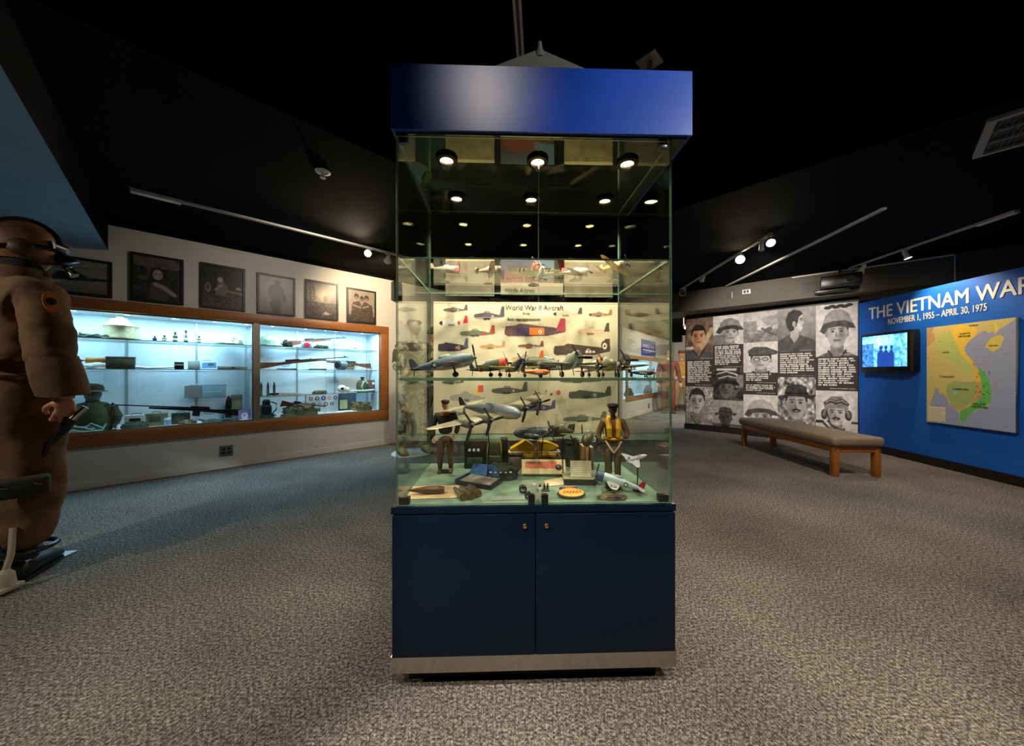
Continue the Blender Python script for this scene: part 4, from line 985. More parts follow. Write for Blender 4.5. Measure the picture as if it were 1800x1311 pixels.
# ---- framed photographs above the case
def photo_canvas(i):
    W, H = 110, 130
    g = lambda v: (v, v * .96, v * .93)
    if i == 0:
        cv = Cv(150, 90, g(150)); cv.grad(0, .45, g(120), g(150)); cv.noise(6, 4, 1)
        cv.poly([(.45, .45), (.62, .72), (.80, .48), (1, .5), (1, .42), (.8, .38), (.45, .32)], g(56)); cv.ell(.60, .5, .12, .14, g(40)); cv.line([(.35, .76), (.62, .74), (.95, .8)], .015, g(60)); cv.poly([(.3, .3), (.6, .36), (.5, .25)], g(190))
    elif i == 1:
        cv = Cv(W, H, g(60)); cv.rect(0, 1, .75, 1, g(110)); cv.noise(8, 5, 2); cv.line([(.05, .95), (.35, .7)], .1, g(120), .5)
        cv.ell(.5, .60, .16, .17, g(50)); cv.ell(.50, .60, .105, .125, g(178)); cv.ell(.46, .62, .02, .012, g(70)); cv.ell(.55, .62, .02, .012, g(70))
        cv.poly([(.3, .0), (.35, .4), (.6, .44), (.8, .2), (.7, 0)], g(84)); cv.line([(.45, .38), (.65, .3), (.86, .16)], .09, g(170)); cv.line([(.62, .62), (.85, .4)], .02, g(30)); cv.ell(.2, .5, .1, .05, g(100))
    elif i == 2:
        cv = Cv(W, H, g(40)); cv.noise(7, 4, 3); cv.grad(0, .4, (96, 82, 76), (60, 50, 48)); cv.noise(14, 3, 9, 0, .35)
        cv.ell(.42, .68, .07, .07, g(196)); cv.poly([(.3, .3), (.35, .6), (.5, .64), (.62, .5), (.55, .28)], (132, 112, 100)); cv.line([(.45, .55), (.30, .42)], .05, g(170)); cv.ell(.12, .46, .08, .13, g(130)); cv.ell(.12, .48, .03, .06, g(60))
        cv.line([(.6, .42), (.95, .38)], .06, (150, 124, 108)); cv.rect(.82, .95, .48, .54, g(190))
    elif i == 3:
        cv = Cv(W, H, g(150)); cv.grad(0, 1, (130, 116, 104), (176, 166, 156)); cv.noise(4, 6, 4)
        cv.ell(.52, .84, .09, .07, (72, 58, 50)); cv.poly([(.24, .56), (.3, .74), (.5, .80), (.66, .74), (.76, .5), (.76, .34), (.68, .34), (.62, .5), (.64, .2), (.30, .16), (.30, .44)], (52, 42, 38)); cv.poly([(.32, .2), (.38, 0), (.6, 0), (.6, .25)], (34, 28, 28)); cv.ell(.3, .36, .05, .06, (150, 140, 130))
    elif i == 4:
        cv = Cv(W, H, g(90)); cv.grad(.45, 1, (150, 132, 120), (110, 98, 96)); cv.ell(.5, .62, .4, .34, (240, 220, 190), soft=.9); cv.noise(5, 6, 5); cv.grad(0, .42, (70, 58, 56), (104, 88, 82)); cv.noise(16, 3, 6, 0, .42)
        for k in range(6): cv.line([(.1, .95 - k * .09), (.22, .93 - k * .09)], .014, (70, 56, 56))
        cv.line([(.1, 1), (.13, .5)], .016, (60, 50, 50)); cv.line([(.2, 1), (.26, .5)], .016, (60, 50, 50)); cv.ell(.62, .55, .07, .09, (170, 150, 130)); cv.poly([(.5, .1), (.62, .2), (.78, .12), (.7, .08)], (200, 190, 180))
    else:
        cv = Cv(W, H, (176, 160, 144)); cv.noise(4, 6, 7); cv.grad(0, .2, (60, 50, 46), (100, 88, 80))
        for x, y, s_ in ((.3, .74, 1), (.68, .72, 1), (.5, .68, .8)):
            cv.ell(x, y + .06, .09 * s_, .09, (70, 56, 50)); cv.ell(x, y, .06 * s_, .06, (164, 140, 122)); cv.ell(x - .02, y + .01, .012, .008, (60, 50, 46)); cv.ell(x + .02, y + .01, .012, .008, (60, 50, 46))
        cv.poly([(.1, .3), (.16, .6), (.4, .66), (.5, .5), (.6, .66), (.9, .55), (.95, .25), (.9, 0), (.1, 0)], (92, 76, 68)); cv.line([(.2, .5), (.45, .45)], .06, (170, 150, 132)); cv.line([(.55, .46), (.75, .52)], .06, (168, 148, 130)); cv.noise(9, 3, 8, 0, .6)
    cv.a *= .82
    return cv.blur(2).noise(5, 1, 50 + i)
M_photo = printmat('photo_gloss', .35)
M_frame = mat('black_frame', (22, 20, 22), .4)
plist = [(-.28, .347, 1.75, 2.085, 'wide framed photograph of a helicopter, its end behind the pilot figure'), (.457, .830, 1.75, 2.218, 'framed photograph of a soldier leaning out of a vehicle'), (.956, 1.334, 1.75, 2.23, 'framed dark photograph of a man working beside gear'),
         (1.444, 1.825, 1.75, 2.222, 'framed photograph of a soldier walking away in a coat'), (1.930, 2.324, 1.75, 2.238, 'framed hazy photograph with a ladder and bright sky'), (2.433, 2.831, 1.75, 2.222, 'framed photograph of soldiers standing close together, nearest the glass case')]
for i, (s0, s1, z0, z1, lb) in enumerate(plist):
    t = thing('framed_photograph', lb, 'framed photograph', ML @ Vector((s0, 0, z0)), RA, 'framed photographs above the wall case')
    w_, h_ = s1 - s0, z1 - z0; f = .022
    mb = MB(); mb.box(0, w_, -.024, -.001, 0, f); mb.box(0, w_, -.024, -.001, h_ - f, h_); mb.box(0, f, -.024, -.001, f, h_ - f); mb.box(w_ - f, w_, -.024, -.001, f, h_ - f)
    mb.build('frame', M_frame, t)
    printed('picture', photo_canvas(i), w_ - 2 * f, h_ - 2 * f, t, TR(f, -.014, f), M_photo, .008)
t = thing('socket_outlet', 'grey double wall socket low on the white wall under the oak frame', 'outlet', ML @ Vector((1.17, 0, .19)), RA)
MB().bbox(-.058, .058, -.007, -.0005, -.058, .058, .004).build('plate', mat('grey_plate', (96, 98, 98), .5), t)
for x in (-.024, .024):
    for z in (-.022, .022): MB().bbox(x - .015, x + .015, -.009, -.007, z - .013, z + .013, .003).build('socket', M_blackpl, t)
a = ML @ Vector((3.12, 0, 2.14))
t = thing('wall_speaker', 'narrow black speaker box high on the white wall beside the glass case', 'speaker', a, RA)
MB().bbox(-.06, .06, -.10, -.001, 0, .27, .008).build('body', M_blackpl, t); MB().box(-.05, .05, -.104, -.10, .02, .25).build('grille', M_steel, t)
# ------------------------------------------------------------------ model aircraft
def foil(c, t, x0, y, z0, n=12):
    """airfoil ring: chord c, thickness t, leading edge at x0 (nose +x)"""
    pts = []
    for k in range(n):
        a = 2 * PI * k / n; xx = (1 + math.cos(a)) / 2
        th = t * 2.6 * math.sqrt(max(0, xx)) * (1.05 - xx) * (1 if math.sin(a) >= 0 else -.55) * (abs(math.sin(a)) ** .15 if abs(math.sin(a)) > 1e-6 else 0)
        pts.append((x0 - xx * c, y, z0 + th * .5))
    return pts
def pmat(c, rough=.45, metal=0.0): return mat('model_paint_%d_%d_%d' % c, c, rough, metal, vary=.15, scale=60)
MSC = 1.0
def aircraft(name, label, loc, rz, L=.16, S=.17, body=(120, 124, 110), wing=None, belly=None, tail=None, cowl=None, spin=(40, 40, 42), eng=0, blades=3, r=.11,
             gear=True, stand=0, pitch=0, roll=0, radial=False, high=False, band=None, stripes=False, star=None, jet=False, twin=False, metal=0.0, blade=(30, 28, 26), canopy=(150, 170, 168), group='model aircraft in the glass case', under=None):
    wing = wing or body; tail = tail or body; R = L * r
    root = thing(name, label, 'model aircraft', loc, rz, group)
    if abs(loc[2] - MS) < .002: root.scale = (1.18, 1.18, 1.18)
    h = stand if stand else (R * 2.0 if gear else R * 1.2)
    body_root = Matrix.Translation((0, 0, h)) @ Matrix.Rotation(-pitch, 4, 'Y') @ Matrix.Rotation(roll, 4, 'X')
    mb_, mw = pmat(body, metal=metal), pmat(wing, metal=metal); B = body_root
    st = [(0, .05 if not jet else .35), (.02, .45), (.07, .8), (.16, .98), (.32, 1.0), (.5, .9), (.68, .64), (.84, .38), (.95, .2), (1, .06)]
    if radial: st = [(0, .3), (.008, .86), (.04, 1.0), (.16, 1.04), (.32, 1.0), (.5, .88), (.68, .62), (.84, .36), (.95, .18), (1, .06)]
    if jet: st = [(0, .1), (.06, .45), (.18, .8), (.34, 1), (.6, 1), (.85, .8), (1, .55)]
    rings = [[(L * (.5 - s), R * k * .82 * math.cos(a), R * k * (1.12 * math.sin(a)) + R * .10 * s) for a in [2 * PI * i / 16 for i in range(16)]] for s, k in st]
    fz = MB().loft(rings, B)
    if belly: fz.mi = [1 if sum(fz.v[i][2] for i in f) / len(f) < (B @ Vector((0, 0, -R * .25))).z + (sum(fz.v[i][0] for i in f) / len(f)) * math.tan(pitch) else 0 for f in fz.f]
    fo = fz.build('fuselage', [mb_, pmat(belly or body)], root)
    if cowl and not eng:
        rr = [[(L * (.5 - s) + .0006, R * k * .86 * math.cos(a), R * k * 1.16 * math.sin(a)) for a in [2 * PI * i / 16 for i in range(16)]] for s, k in ((0, .5), (.004, .9), (.04, 1.02), (.15, 1.05))]
        MB().loft(rr, B).build('cowling', pmat(cowl), root)
    zw = R * .55 if high else -R * .45; cr = L * .27; x0 = L * .27
    for sgn in (-1, 1):
        if jet:
            secs = [(0, L * .5, L * .1), (1, L * .12, -L * .28)]
        else: secs = [(0, cr, x0), (.35, cr * .93, x0 - L * .01), (.75, cr * .68, x0 - L * .045), (.95, cr * .42, x0 - L * .085), (1, cr * .14, x0 - L * .12)]
        ring = [foil(c, c * .12, xl, sgn * (R * .3 + f * (S / 2 - R * .3)), zw + f * S * .035) for f, c, xl in secs]
        if sgn < 0: ring = [list(reversed(q)) for q in ring]
        wo = MB().loft(ring, B).build('wing', mw, root)
        if stripes:
            sb = MB()
            for k in range(5):
                f0 = .30 + k * .075
                sb.add([tuple(p) for p in foil(cr * 1.005, cr * .135, x0 + .0004, sgn * f0 * S / 2, zw + f0 * S * .035)] + [tuple(p) for p in foil(cr * 1.0, cr * .132, x0 + .0002, sgn * (f0 + .06) * S / 2, zw + (f0 + .06) * S * .035)],
                       [(i, (i + 1) % 12, 12 + (i + 1) % 12, 12 + i) for i in range(12)], B, k % 2)
            sb.build('invasion_stripes', [pmat((236, 232, 220)), pmat((30, 30, 32))], wo)
        if star:
            for zz in (-1, 1):
                Ms = B @ TR(x0 - cr * .5, sgn * S * .34, zw + S * .012 + zz * cr * .105)
                d = MB().lathe([(0, 0), (cr * .24, 0), (cr * .24, .0008 * zz), (0, .0008 * zz)], 16, Ms).build('roundel', pmat(star), wo)
                MB().prism([((cr * .2 if i % 2 == 0 else cr * .08) * math.cos(PI * i / 5), (cr * .2 if i % 2 == 0 else cr * .08) * math.sin(PI * i / 5)) for i in range(10)], .0007 * zz, .0013 * zz, Ms).build('star', pmat((236, 234, 226)), d)
        # tailplane
        rt = [foil(c, c * .1, xl, sgn * (R * .1 + f * S * .17), R * .15) for f, c, xl in ((0, L * .14, -L * .36), (.8, L * .10, -L * .39), (1, L * .04, -L * .42))]
        if sgn < 0: rt = [list(reversed(q)) for q in rt]
        MB().loft(rt, B).build('tailplane', mw, root)
    for yf in ((-.16 * S, .16 * S) if twin else (0,)):
        pf = [(-L * .34, R * .1), (-L * .43, R * 1.7 if not jet else R * 2.1), (-L * .485, R * 1.75 if not jet else R * 2.1), (-L * .5, R * 1.2), (-L * .49, R * .0)]
        MB().prismy([(x, z) for x, z in pf], yf - .0016, yf + .0016, B).build('tail_fin', pmat(tail), root)
    if not jet or True:
        MB().lathe([(0, 0), (R * .5, 0), (R * .45, R * .5), (R * .2, R * .72), (0, R * .75)], 14, B @ TR(L * .06, 0, R * .72), sx=2.3, sy=.85).build('canopy', mat('canopy_glass', canopy, .08, spec=1.0), root)
    if band: MB().lathe([(R * .60, 0), (R * .66, L * .05)], 16, B @ place((-L * .24, 0, R * .06), ry=PI / 2), sx=1.12, sy=.82, cap=False).build('tail_band', pmat(band), root)
    if star:
        for sg in (-1, 1):
            Ms = B @ place((-L * .12, sg * R * .78, R * .12), rx=-sg * PI / 2)
            d = MB().lathe([(0, -.001), (R * .5, -.001), (R * .46, .0009), (0, .0012)], 16, Ms).build('roundel', pmat(star), root)
            MB().prism([((R * .42 if i % 2 == 0 else R * .17) * math.cos(PI * i / 5 + PI / 2), (R * .42 if i % 2 == 0 else R * .17) * math.sin(PI * i / 5 + PI / 2)) for i in range(10)], .001, .0018, Ms).build('star', pmat((236, 234, 226)), d)
    def prop(M, rad, nb):
        p = MB().lathe([(0, L * .045), (rad * .06, L * .03), (rad * .12, L * .01), (rad * .13, 0), (0, 0)], 12, M @ Matrix.Rotation(PI / 2, 4, 'Y')).build('propeller', pmat(spin), root)
        for i in range(nb):
            Mb = M @ Matrix.Rotation(2 * PI * i / nb + .5, 4, 'X') @ Matrix.Rotation(.5, 4, 'Z')
            bl = [(-.04 * rad, 0), (-.10 * rad, .45 * rad), (-.085 * rad, .9 * rad), (0, rad), (.085 * rad, .9 * rad), (.10 * rad, .45 * rad), (.04 * rad, 0)]
            MB().add([(L * .008, y, z) for y, z in bl] + [(L * .008 + .0012, y, z) for y, z in bl],
                     [tuple(range(7)), tuple(reversed(range(7, 14)))] + [(k, 7 + k, 7 + (k + 1) % 7, (k + 1) % 7) for k in range(7)], Mb).build('blade', pmat(blade), p)
    if eng == 0 and not jet: prop(B @ TR(L * .5, 0, 0), min(L * .26, S * .24), blades)
    for i in range(eng):
        side = 1 if i % 2 == 0 else -1; f = .30 if i < 2 else .58
        if eng == 2: f = .34
        yy = side * f * S / 2; zz = zw + f * S * .035; nl = L * .24
        Mn = B @ place((x0 - cr * .35, yy, zz), ry=PI / 2)
        MB().lathe([(0, -nl * .6), (R * .2, -nl * .5), (R * .5, 0), (R * .62, nl * .35), (R * .6, nl * .62), (R * .3, nl * .66), (0, nl * .66)], 14, Mn).build('nacelle', pmat(cowl or body, metal=metal), root)
        prop(B @ TR(x0 - cr * .35 + nl * .66, yy, zz), min(L * .15, S * .11), blades)
    if gear and not stand:
        for sg in (-1, 1):
            g = MB().cyl(B @ Vector((L * .16, sg * S * .15, zw)), (L * .2, sg * S * .15, R * .42), R * .10, 8).build('gear_leg', M_steel, root)
            MB().cyl((L * .2, sg * S * .15 - R * .16, R * .42), (L * .2, sg * S * .15 + R * .16, R * .42), R * .42, 16).build('wheel', M_blackpl, g)
        tz_ = (B @ Vector((-L * .42, 0, 0))).z
        MB().cyl((-L * .42, 0, tz_), (-L * .44, 0, R * .16), R * .07, 6).build('tail_leg', M_steel, root)
    if stand:
        MB().lathe([(0, 0), (L * .17, 0), (L * .17, .002), (L * .14, .005), (0, .005)], 20).build('stand_base', M_blackpl, root)
        MB().tube([(0, 0, .004), (L * .03, 0, h * .5), (0, 0, h - R * .6)], .0022, 8).build('stand_rod', M_steel, root)
    return root
MS, TS, FS = 1.0348, 1.4378, .6158
def onshelf(u, y, z):
    p = cw(u, 655.5, y); return (p.x, p.y, z)
# middle shelf, from the left
aircraft('model_fighter', 'blue grey model fighter with a white star, leftmost on the middle shelf', onshelf(768, .10, MS), .12, .20, .20, (84, 104, 116), wing=(126, 66, 62), belly=(196, 194, 182), star=(34, 48, 84), pitch=.2, r=.10)
aircraft('model_fighter', 'dark green model aeroplane with an orange red band on the middle shelf', onshelf(858, .24, MS), -.5, .15, .20, (62, 76, 52), wing=(66, 82, 58), tail=(52, 56, 44), band=(206, 82, 44), radial=True, cowl=(200, 80, 46), pitch=.18, star=None)
aircraft('model_fighter', 'model aeroplane with black round cowling and yellow wings on the middle shelf', onshelf(903, .10, MS), -1.15, .13, .17, (58, 56, 48), wing=(196, 176, 86), radial=True, cowl=(34, 30, 30), pitch=.2, blade=(24, 22, 20))
aircraft('model_fighter', 'long drab green model fighter in the middle of the middle shelf', onshelf(968, .34, MS), PI - .1, .19, .20, (78, 84, 60), tail=(70, 68, 56), pitch=.12, star=(60, 70, 60))
aircraft('model_fighter', 'tiny orange and white model racer on the middle shelf', onshelf(942, .04, MS), .1, .085, .08, (226, 122, 50), wing=(226, 220, 204), tail=(230, 120, 40), r=.09)
aircraft('model_fighter', 'silver grey round-nosed model fighter with a large black propeller facing the room', onshelf(1000, .12, MS), -1.35, .17, .22, (130, 132, 116), wing=(152, 150, 134), radial=True, pitch=.22, blade=(22, 22, 24), r=.12)
aircraft('model_fighter', 'cream and red model aeroplane with black propeller behind the twin-engined one', onshelf(1040, .33, MS), -1.25, .15, .19, (214, 200, 172), wing=(206, 196, 170), tail=(190, 60, 56), pitch=.25, cowl=(206, 120, 80))
aircraft('model_bomber', 'olive green twin-engined model bomber at the front of the middle shelf', onshelf(1070, .07, MS), -1.5, .16, .20, (84, 86, 58), wing=(98, 96, 66), eng=2, cowl=(70, 70, 54), pitch=.06, spin=(220, 200, 150), belly=(196, 170, 80))
aircraft('model_fighter', 'grey olive model fighter with black propeller, second from the right on the middle shelf', onshelf(1106, .20, MS), -1.7, .15, .165, (136, 132, 110), wing=(132, 124, 100), radial=True, cowl=(66, 60, 52), pitch=.24, r=.12)
aircraft('model_fighter', 'smallest black and white model aeroplane at the right end of the middle shelf', onshelf(1133, .035, MS), -.6, .075, .08, (40, 42, 46), wing=(220, 220, 214), r=.09)
# upper shelf
aircraft('model_fighter', 'grey model aeroplane with red nose cowling, first on the upper shelf', onshelf(782, .34, TS), .15, .12, .13, (150, 146, 128), wing=(176, 170, 150), cowl=(206, 64, 66), tail=(206, 196, 170), stand=.055, radial=True, roll=.25)
aircraft('model_fighter', 'tan model fighter climbing on a black stand, second on the upper shelf', onshelf(858, .36, TS), .2, .11, .13, (168, 128, 84), wing=(140, 118, 70), cowl=(26, 24, 24), stand=.06, pitch=.2, roll=-.3)
aircraft('model_fighter', 'yellow green model fighter with striped wings before the blue picture', onshelf(938, .38, TS), -1.5, .15, .23, (196, 186, 100), wing=(192, 180, 92), stripes=True, cowl=(196, 90, 66), stand=.06, pitch=.12, spin=(200, 110, 90))
aircraft('model_fighter', 'white winged model aeroplane below the striped one on the upper shelf', onshelf(952, .30, TS), -1.6, .14, .25, (196, 186, 164), wing=(222, 210, 186), stand=.022, pitch=.1, blade=(40, 50, 40))
aircraft('model_fighter', 'pink tailed pale model aeroplane with a dark propeller on the upper shelf', onshelf(1010, .30, TS), -.7, .13, .17, (200, 170, 150), wing=(206, 190, 170), tail=(200, 96, 90), stand=.035, pitch=-.1)
aircraft('model_fighter', 'orange yellow winged model trainer banking at the right of the upper shelf', onshelf(1076, .30, TS), -.9, .13, .20, (220, 160, 70), wing=(214, 176, 96), cowl=(60, 64, 52), tail=(232, 150, 50), stand=.06, roll=-.25)
# hanging low: on tall stands from the case floor
aircraft('model_bomber', 'large silver four-engined model bomber on a stand low in the case', onshelf(856, .24, FS), -PI / 4 - .05, .40, .60, (150, 156, 166), wing=(176, 166, 142), eng=4, cowl=(120, 112, 96), stand=.285, roll=.17, pitch=.0, metal=.5, r=.062, blades=3, tail=(60, 46, 56), belly=(186, 172, 140))
aircraft('model_jet', 'dark grey and silver model patrol aircraft seen from its side low in the case', onshelf(955, .40, FS), PI, .27, .16, (84, 90, 104), wing=(70, 78, 88), tail=(92, 80, 120), stand=.165, gear=False, star=(70, 80, 96), eng=2, r=.085, cowl=(60, 62, 68))
aircraft('model_fighter', 'green brown radial model fighter with broad propeller blades, low in the case', onshelf(990, .26, FS), -2.3, .17, .22, (92, 88, 58), wing=(104, 98, 64), radial=True, cowl=(62, 54, 40), stand=.195, pitch=.15, blade=(60, 58, 48), r=.12, blades=4)
aircraft('model_bomber', 'dark olive twin-engined model bomber low at the right before the yellow vest figure', onshelf(1036, .24, FS), -1.95, .21, .28, (76, 72, 52), wing=(96, 90, 64), eng=2, stand=.175, cowl=(60, 56, 44), roll=.08, twin=True)
aircraft('model_jet', 'small silver delta winged model jet on a stand at the lower right of the case', onshelf(1120, .12, FS), .45, .10, .085, (206, 206, 200), jet=True, stand=.12, gear=False, pitch=.1, roll=.4, r=.09)
aircraft('model_fighter', 'silver model fighter with a red rudder standing on the case floor at the front right', onshelf(1094, .085, FS), PI - .30, .17, .20, (190, 204, 202), wing=(206, 200, 188), tail=(150, 36, 36), cowl=(70, 76, 110), pitch=.24, star=(56, 66, 70), metal=.2, r=.10, spin=(90, 60, 70))

# ------------------------------------------------------------------ things on the floor of the case
def fl(name, label, cat, u, v, rz=0, group=None, dz=0.0):
    """thing standing on the case floor where photo pixel (u, v) meets it"""
    p = onz(u, v, FS); p = MCase.inverted() @ p
    p.x = max(GX0 + .05, min(GX1 - .05, p.x)); p.y = max(.03, min(GY1 - .05, p.y)); p = MCase @ p
    return thing(name, label, cat, (p.x, p.y, FS + dz), rz + CRZ, group)
def textsheet(w, h, bg, ink, rows, seed, m=None):
    cv = Cv(int(60 * w / h) + 20, 60, bg); cv.noise(3, 5, seed)
    for i in range(rows):
        y = .85 - .7 * i / max(1, rows - 1); r = random.Random(seed + i); cv.line([(.08 + .1 * r.random(), y), (.92 - .15 * r.random(), y)], .02, ink, .6)
    return cv
t = fl('letter_paper', 'cream letter sheet with faint handwriting at the front left of the case floor', 'paper', 757, 866, .05)
printed('sheet', textsheet(.19, .13, (228, 196, 142), (150, 110, 76), 7, 3), .175, .135, t, place((-.09, -.06, .0015), rx=-PI / 2), M_prints, .001)
t = fl('cannon_shell', 'brown pointed cannon shell lying on the cream letter', 'shell', 750, 869, .06, dz=.0025)
MB().lathe([(0, -.062), (.011, -.062), (.011, -.055), (.0135, -.05), (.0135, .0), (.009, .03), (.003, .06), (0, .066)], 16, place((0, 0, .0136), ry=-PI / 2)).build('body', mat('aged_copper', (104, 66, 38), .45, .4, vary=.3, scale=40), t)
for i, (u, v, lb) in enumerate(((808, 874, 'brass cartridge case nearest the cannon shell'), (822, 872, 'brass cartridge case, middle one of the three beside the blue lidded box'), (834, 868, 'brass cartridge case tucked against the blue lidded box'))):
    t = fl('brass_cartridge', lb, 'cartridge', u, v, 2.0, 'brass cartridge cases on the case floor')
    MB().lathe([(0, -.04), (.013, -.04), (.013, -.035), (.0115, -.033), (.012, .02), (.008, .03), (.0075, .045), (0, .045)], 16, place((0, 0, .0135), ry=PI / 2)).build('case', M_brassold, t)
    MB().lathe([(.0076, .044), (.006, .06), (0, .07)], 12, place((0, 0, .0135), ry=PI / 2)).build('bullet', MATS['aged_copper'], t)
t = fl('presentation_box', 'open blue and black box with an engraved grey plate on the case floor', 'box', 843, 850, -.45)
MB().bbox(-.075, .075, -.05, .05, 0, .016, .002).build('base', M_blackpl, t)
MB().bbox(-.083, -.076, -.052, .056, .004, .022, .002, TR(0, 0, 0)).build('blue_edge', mat('blue_cloth', (30, 84, 140), .6), t)
MB().add([(-.078, .05, .018), (.06, .052, .018), (.03, .075, .055), (-.07, .075, .055), (-.078, .054, .018), (.06, .056, .018), (.03, .079, .055), (-.07, .079, .055)], [(0, 1, 2, 3), (7, 6, 5, 4), (0, 4, 5, 1), (1, 5, 6, 2), (2, 6, 7, 3), (3, 7, 4, 0)]).build('lid', MATS['blue_cloth'], t)
cv = Cv(70, 46, (136, 130, 116)); cv.noise(7, 4, 5); cv.ell(.65, .6, .2, .2, (100, 94, 84), op=.6); cv.line([(.1, .3), (.5, .5), (.9, .35)], .03, (90, 84, 74), .7); cv.ell(.68, .85, .06, .08, (180, 172, 150))
printed('plate', cv, .135, .088, t, place((-.067, -.044, .0175), rx=-PI / 2), M_prints, .001)
t = fl('striped_envelope', 'cream card with an orange red stripe and a round black seal on the case floor', 'card', 955, 838, -.05)
cv = Cv(96, 40, (226, 202, 150)); cv.rect(.08, .80, .38, .84, (222, 116, 76)); cv.ell(.84, .45, .075, .2, (34, 30, 30)); cv.ell(.83, .52, .03, .07, (150, 150, 140))
for k in range(11): cv.rect(.12 + k * .03, .138 + k * .03, .68, .86, (70, 60, 60))
printed('card', cv, .185, .062, t, place((-.09, 0, .012), rx=-.55), M_prints)
MB().prismy([(-.07, 0), (.07, 0), (.05, .02), (-.05, .02)], .012, .05).build('prop', M_cream, t)
t = fl('white_label_card', 'small blank white card standing behind the striped card', 'card', 948, 822, 0)
MB().bbox(-.040, .040, 0, .003, 0, .048, .001, place((0, 0, 0), rx=-.2)).build('card', M_cream, t); MB().bbox(-.03, .03, .005, .03, 0, .004, .001).build('foot', M_cream, t)
t = fl('folded_paper', 'loosely folded cream paper lying before the striped card', 'paper', 978, 848, .3)
MB().add([(-.06, -.03, .001), (.05, -.035, .001), (.07, .02, .014), (-.04, .03, .004), (-.06, -.03, .0), (.05, -.035, .0), (.07, .02, .0), (-.04, .03, .0)], [(0, 1, 2, 3), (7, 6, 5, 4), (0, 4, 5, 1), (1, 5, 6, 2), (2, 6, 7, 3), (3, 7, 4, 0)]).build('sheet', M_cream, t)
t = fl('sign_block', 'small white lettered sign on a dark wedge block at the right of the case floor', 'sign', 1023, 850, -.08)
MB().prismy([(-.072, 0), (.05, 0), (.05, .022), (-.072, .022)], -.02, .055).build('block', mat('wedge_block', (46, 44, 36), .5), t)
MB().bbox(-.074, .052, -.022, .057, .022, .025, .001).build('top_sheet', mat('green_sheet', (150, 148, 108), .5), t)
printed('sign', textsheet(.07, .055, (226, 216, 182), (90, 80, 66), 7, 11), .082, .062, t, place((-.045, .0, .0265), rx=-.12), M_prints, .003)
t = fl('oval_plaque', 'oval yellow patch with red lettering shapes at the front of the case floor', 'patch', 1004, 873, 0)
MB().lathe([(0, 0), (.046, 0), (.05, .004), (.047, .010), (0, .010)], 32, place((0, 0, .006), rx=.35), sy=.5).build('rim', mat('plaque_edge', (70, 50, 36), .5), t)
MB().lathe([(0, .010), (.0445, .010), (.044, .0125), (0, .0125)], 32, place((0, 0, .006), rx=.35), sy=.5).build('face', mat('plaque_yellow', (236, 180, 70), .5), t)
mb = MB()
for k in range(6): mb.tube([(-.028 + k * .011, -.008 + (k % 2) * .004, .0128), (-.024 + k * .011, .008, .0128), (-.020 + k * .011, -.004, .0128)], .0016, 6)
o = mb.build('red_letters', mat('plaque_red', (206, 70, 40), .5), t); o.rotation_euler = (.35, 0, 0); o.location = (0, 0, .0065)
t = fl('blue_wings_patch', 'blue and purple cloth patch with an orange wing shape behind the yellow patch', 'patch', 999, 859, 0)
MB().lathe([(0, 0), (.034, 0), (.036, .004), (0, .007)], 24, sy=.5).build('cloth', mat('patch_purple', (56, 54, 110), .7), t)
MB().tube([(-.026, .002, .007), (-.010, -.006, .008), (.0, -.008, .008), (.010, -.006, .008), (.026, .002, .007)], [.001, .003, .004, .003, .001], 8).build('wing_shape', mat('patch_orange', (226, 130, 60), .6), t)
for i, (u, v, r_, lb) in enumerate(((919, 866, .014, 'round black lens of the small camera at the front middle'), (928, 876, .012, 'smaller black round lens standing in front of the other'))):
    t = fl('camera_lens', lb, 'lens', u, v, 0)
    MB().lathe([(0, 0), (r_, 0), (r_, .012), (r_ * .85, .014), (r_ * .8, .010), (0, .009)], 22, place((0, .004, r_ + .0005), rx=PI / 2)).build('barrel', M_blackpl, t)
    MB().lathe([(0, .0095), (r_ * .6, .011), (0, .0125)], 18, place((0, .004, r_ + .0005), rx=PI / 2)).build('front_element', M_chrome, t)
for i, (u, v, h_, lb) in enumerate(((940, 880, .050, 'tall thin pale tube standing at the case front'), (950, 882, .036, 'shorter pale tube standing beside the tall one'))):
    t = fl('glass_tube', lb, 'tube', u, v, 0)
    MB().lathe([(0, 0), (.0065, 0), (.0065, h_), (.004, h_ + .003), (0, h_ + .003)], 14).build('tube', mat('pale_tube', (176, 188, 156), .15, spec=.8), t); MB().lathe([(0, h_ + .002), (.007, h_ + .002), (.007, h_ + .008), (0, h_ + .008)], 14).build('cap', M_paper, t)
t = fl('toy_figure_group', 'small painted metal aircrew figures on a green base at the case front middle', 'figurine', 955, 862, 0)
MB().bbox(-.022, .022, -.012, .012, 0, .004, .001).build('base', M_olive, t)
for k in (-.012, .004, .016):
    o = MB().lathe([(0, .004), (.004, .004), (.005, .016), (.003, .022), (0, .022)], 10, TR(k, 0, 0)).build('figure', M_leather, t); MB().sph((k, 0, .0255), .0035, n=10, m=8).build('head', mat('doll_skin', (200, 140, 104), .6), o)
t = fl('grey_document', 'flat grey printed document lying near the front of the case floor', 'paper', 895, 876, .05)
printed('sheet', textsheet(.13, .04, (150, 158, 146), (110, 112, 104), 4, 31), .125, .035, t, place((-.06, -.015, .0012), rx=-PI / 2), M_prints, .001)
t = fl('gear_heap', 'heap of dark green flying gear with small metal fittings in the middle of the case', 'gear', 880, 838, 0)
fold('harness', M_dkgreen, t, .15, .10, .05, None, 17, .35); coil('cord', M_steel, t, .14, .09, .055, 4, .003, 19)
for k in range(5): MB().lathe([(0, 0), (.006, 0), (.006, .004), (0, .005)], 10, TR(-.04 + .02 * k, -.045, .03)).build('fitting', M_paper, t)
t = fl('rock_base', 'rough green scenery base under the silver fighter', 'scenery', 1078, 878, 0)
